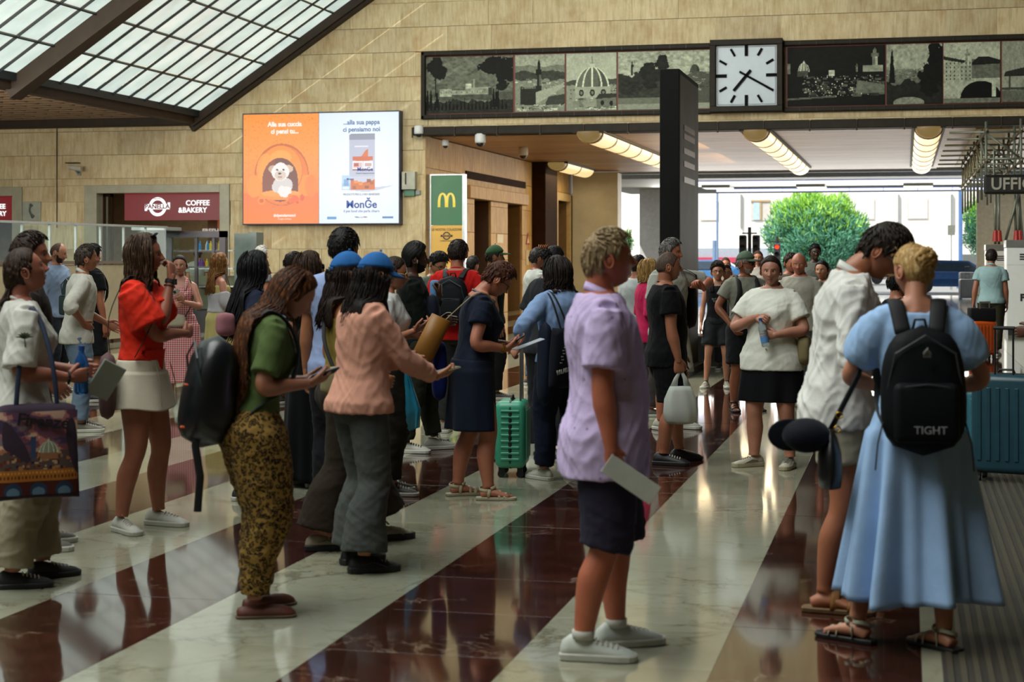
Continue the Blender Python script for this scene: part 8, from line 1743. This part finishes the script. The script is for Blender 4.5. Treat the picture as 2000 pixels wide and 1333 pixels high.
far(962, 19.2, 1.775, 84, 'man with green cap and dark green T-shirt walking to the right', '1c2418', '141416', nr=1, cap_='2c4a30', skin='8a5a40', hairc='201812')
far(921, 23.5, 1.645, 40, 'dark haired person just behind the man in red', '3a3230', '202022', hairc='100c0a')
far(1046, 21.2, 1.755, 66, 'man with short grey black hair in a loose white T-shirt near the niches', 'a2a6a0', '5a6878', nr=1, sleeve='long', loose=.035, hairc='1f1c1b', hairc2='4a4744', skin='96604a', gl='thin')
far(1243, 19.5, 1.655, 40, 'dark haired person behind the blonde woman in magenta', '9aa0a0', '303236', hairc='14100e', skin='9a6048')
far(1562, 18.2, 1.70, 196, 'bald man with white moustache in a light polo shirt', '9a968a', '3a3a3c', nr=1, hair='bald', hairc='8a8078', skin='b06c54', head=(8, 12, 0), beard=.0, belly=.03, w=1.1, collar='shirt') 
far(1591, 26, 1.84, 168, 'man with short black hair and glasses in front of the tree', '5a5e58', '26282c', hairc='0c0a09', skin='3c2418', gl='thin')
far(1607, 19.6, 1.605, 200, 'dark haired woman with sunglasses on her head behind the white linen shirt', '6a5a50', '26242a', sex='f', hair='pony', hairc='0f0b0a', nr=1, skin='a87458')
far(1542, 21.4, 1.685, 150, 'person with brown hair between the white blouse and the bald man', '5a5048', '2c2c30', hairc='2a1c14')
far(1419, 24.2, 1.52, 178, 'small woman with glasses right behind the teenager', '4a4648', '2a2a2e', sex='f', hair='pony', hairc='2a1a12', gl='thin')
far(1417, 27.5, 1.63, 176, 'brown haired woman farther behind the teenager', '8a7a70', '2c2c30', sex='f', hair='bun', hairc='4a2f1e')
far(1481, 27.0, 1.745, 185, 'woman with sunglasses on her head between the cap and the white blouse', '9a948c', '3a3a3e', sex='f', hair='pony', hairc='3a2618')
p = far(1752, 13.2, 1.56, 60, 'person in a black jacket hidden between the linen shirt and the blonde woman', '0e0e12', '16161a', nr=1, hairc='0d0b0a', sleeve='long', loose=.03)
p = far(1936, 27.6, 1.755, 6, 'man in a pale turquoise shirt walking away with an orange suitcase', '7f9a9c', '2c2a1e', nr=1, hairc='1c1410', skin='8a5840', w=1.12, armL=dict(h=(.28, -.04, .86)), feet=((.10, .10, 5, 0), (.10, -.10, 5, 0)), collar='shirt')
s1 = suitcase(1919, 26.6, 'orange and black travel suitcase pulled by the man in turquoise', 'b04a18', w=.40, h=.54, d=.25, rot=10, handle=.30); r = thing('laptop_bag', 'black bag strapped on top of the orange suitcase', 'bag', tuple(atD(1917, 26.6, .61)), YAW); mb = MB(); mb.rbox((0, 0, .10), (.42, .2, .22), .03, 4, 3); mb.build('bag_body', cloth('121316', .6), r, smooth=True)
# ---- right edge: arm on a suitcase handle
p = suit(px=2080, Z=12.4, H=1.75, face=-75, near=1, skin='5a3424', hair='short', hairc='0d0b0a', armL=dict(h=(.2, .2, 1.1)), armR=dict(h=(.2, .2, 1.1), curl=.9), label='person in a maroon shirt cut by the right edge, hand on a suitcase handle')
p.J['L']; p.top('3c1c28', hem=.85); p.legs('22242a'); p.shoes('sneaker', '3a3a3a')
suitcase(1966, 12.2, 'large teal hard shell suitcase with dark zip at the right edge', '1f4450', w=.46, h=.72, d=.30, rot=-28, handle=.34, hw=.13); suitcase(1893, 12.9, 'lighter teal suitcase behind the blue dress and the large teal one', '3f7a88', w=.36, h=.56, d=.24, rot=-20)
suitcase(1764, 8.15, 'small green suitcase standing behind the hem of the blue dress', '1f4a40', w=.34, h=.50, d=.22, rot=5)
for (px, Z, h, c, l) in ((1888, 62, .70, '4a4c50', 'grey suitcase standing outside near the blue car'), (1888, 63.4, .95, '6a6c70', 'pale grey suitcase behind the other one outside')): suitcase(px, Z, l, c, w=.55, h=h, d=.3, handle=.2)
# pushchair wheels and a foot behind the tote
r = thing('pushchair', 'folded dark pushchair, only its small wheels show under the tote bag', 'pushchair', tuple(atD(112, 12.9)), YAW); 
for x, y in ((-.05, 0), (.10, .05), (-.3, .3), (-.25, -.2)): mb = MB(); mb.tube([(x, y, .075), (x + .03, y, .075)], .075, 16); mb.build('wheel', M_SOLE_B, r); 
mb = MB(); mb.tube([(-.05, 0, .09), (-.2, .1, .4), (-.35, .1, .75)], .014, 6); mb.tube([(.10, .05, .09), (-.2, .1, .4)], .014, 6); mb.tube([(-.3, .3, .09), (-.2, .1, .4)], .014, 6); mb.tube([(-.25, -.2, .09), (-.2, .1, .4)], .014, 6); mb.build('frame', M_METAL, r, smooth=True); mb = MB(); mb.rbox((-.28, .1, .55), (.3, .3, .3), .05, 4, 2, M=rotm((0, 1, 0), .4)); mb.build('seat', cloth('1a1a1e'), r, smooth=True)
flush()
bpy.context.view_layer.update()
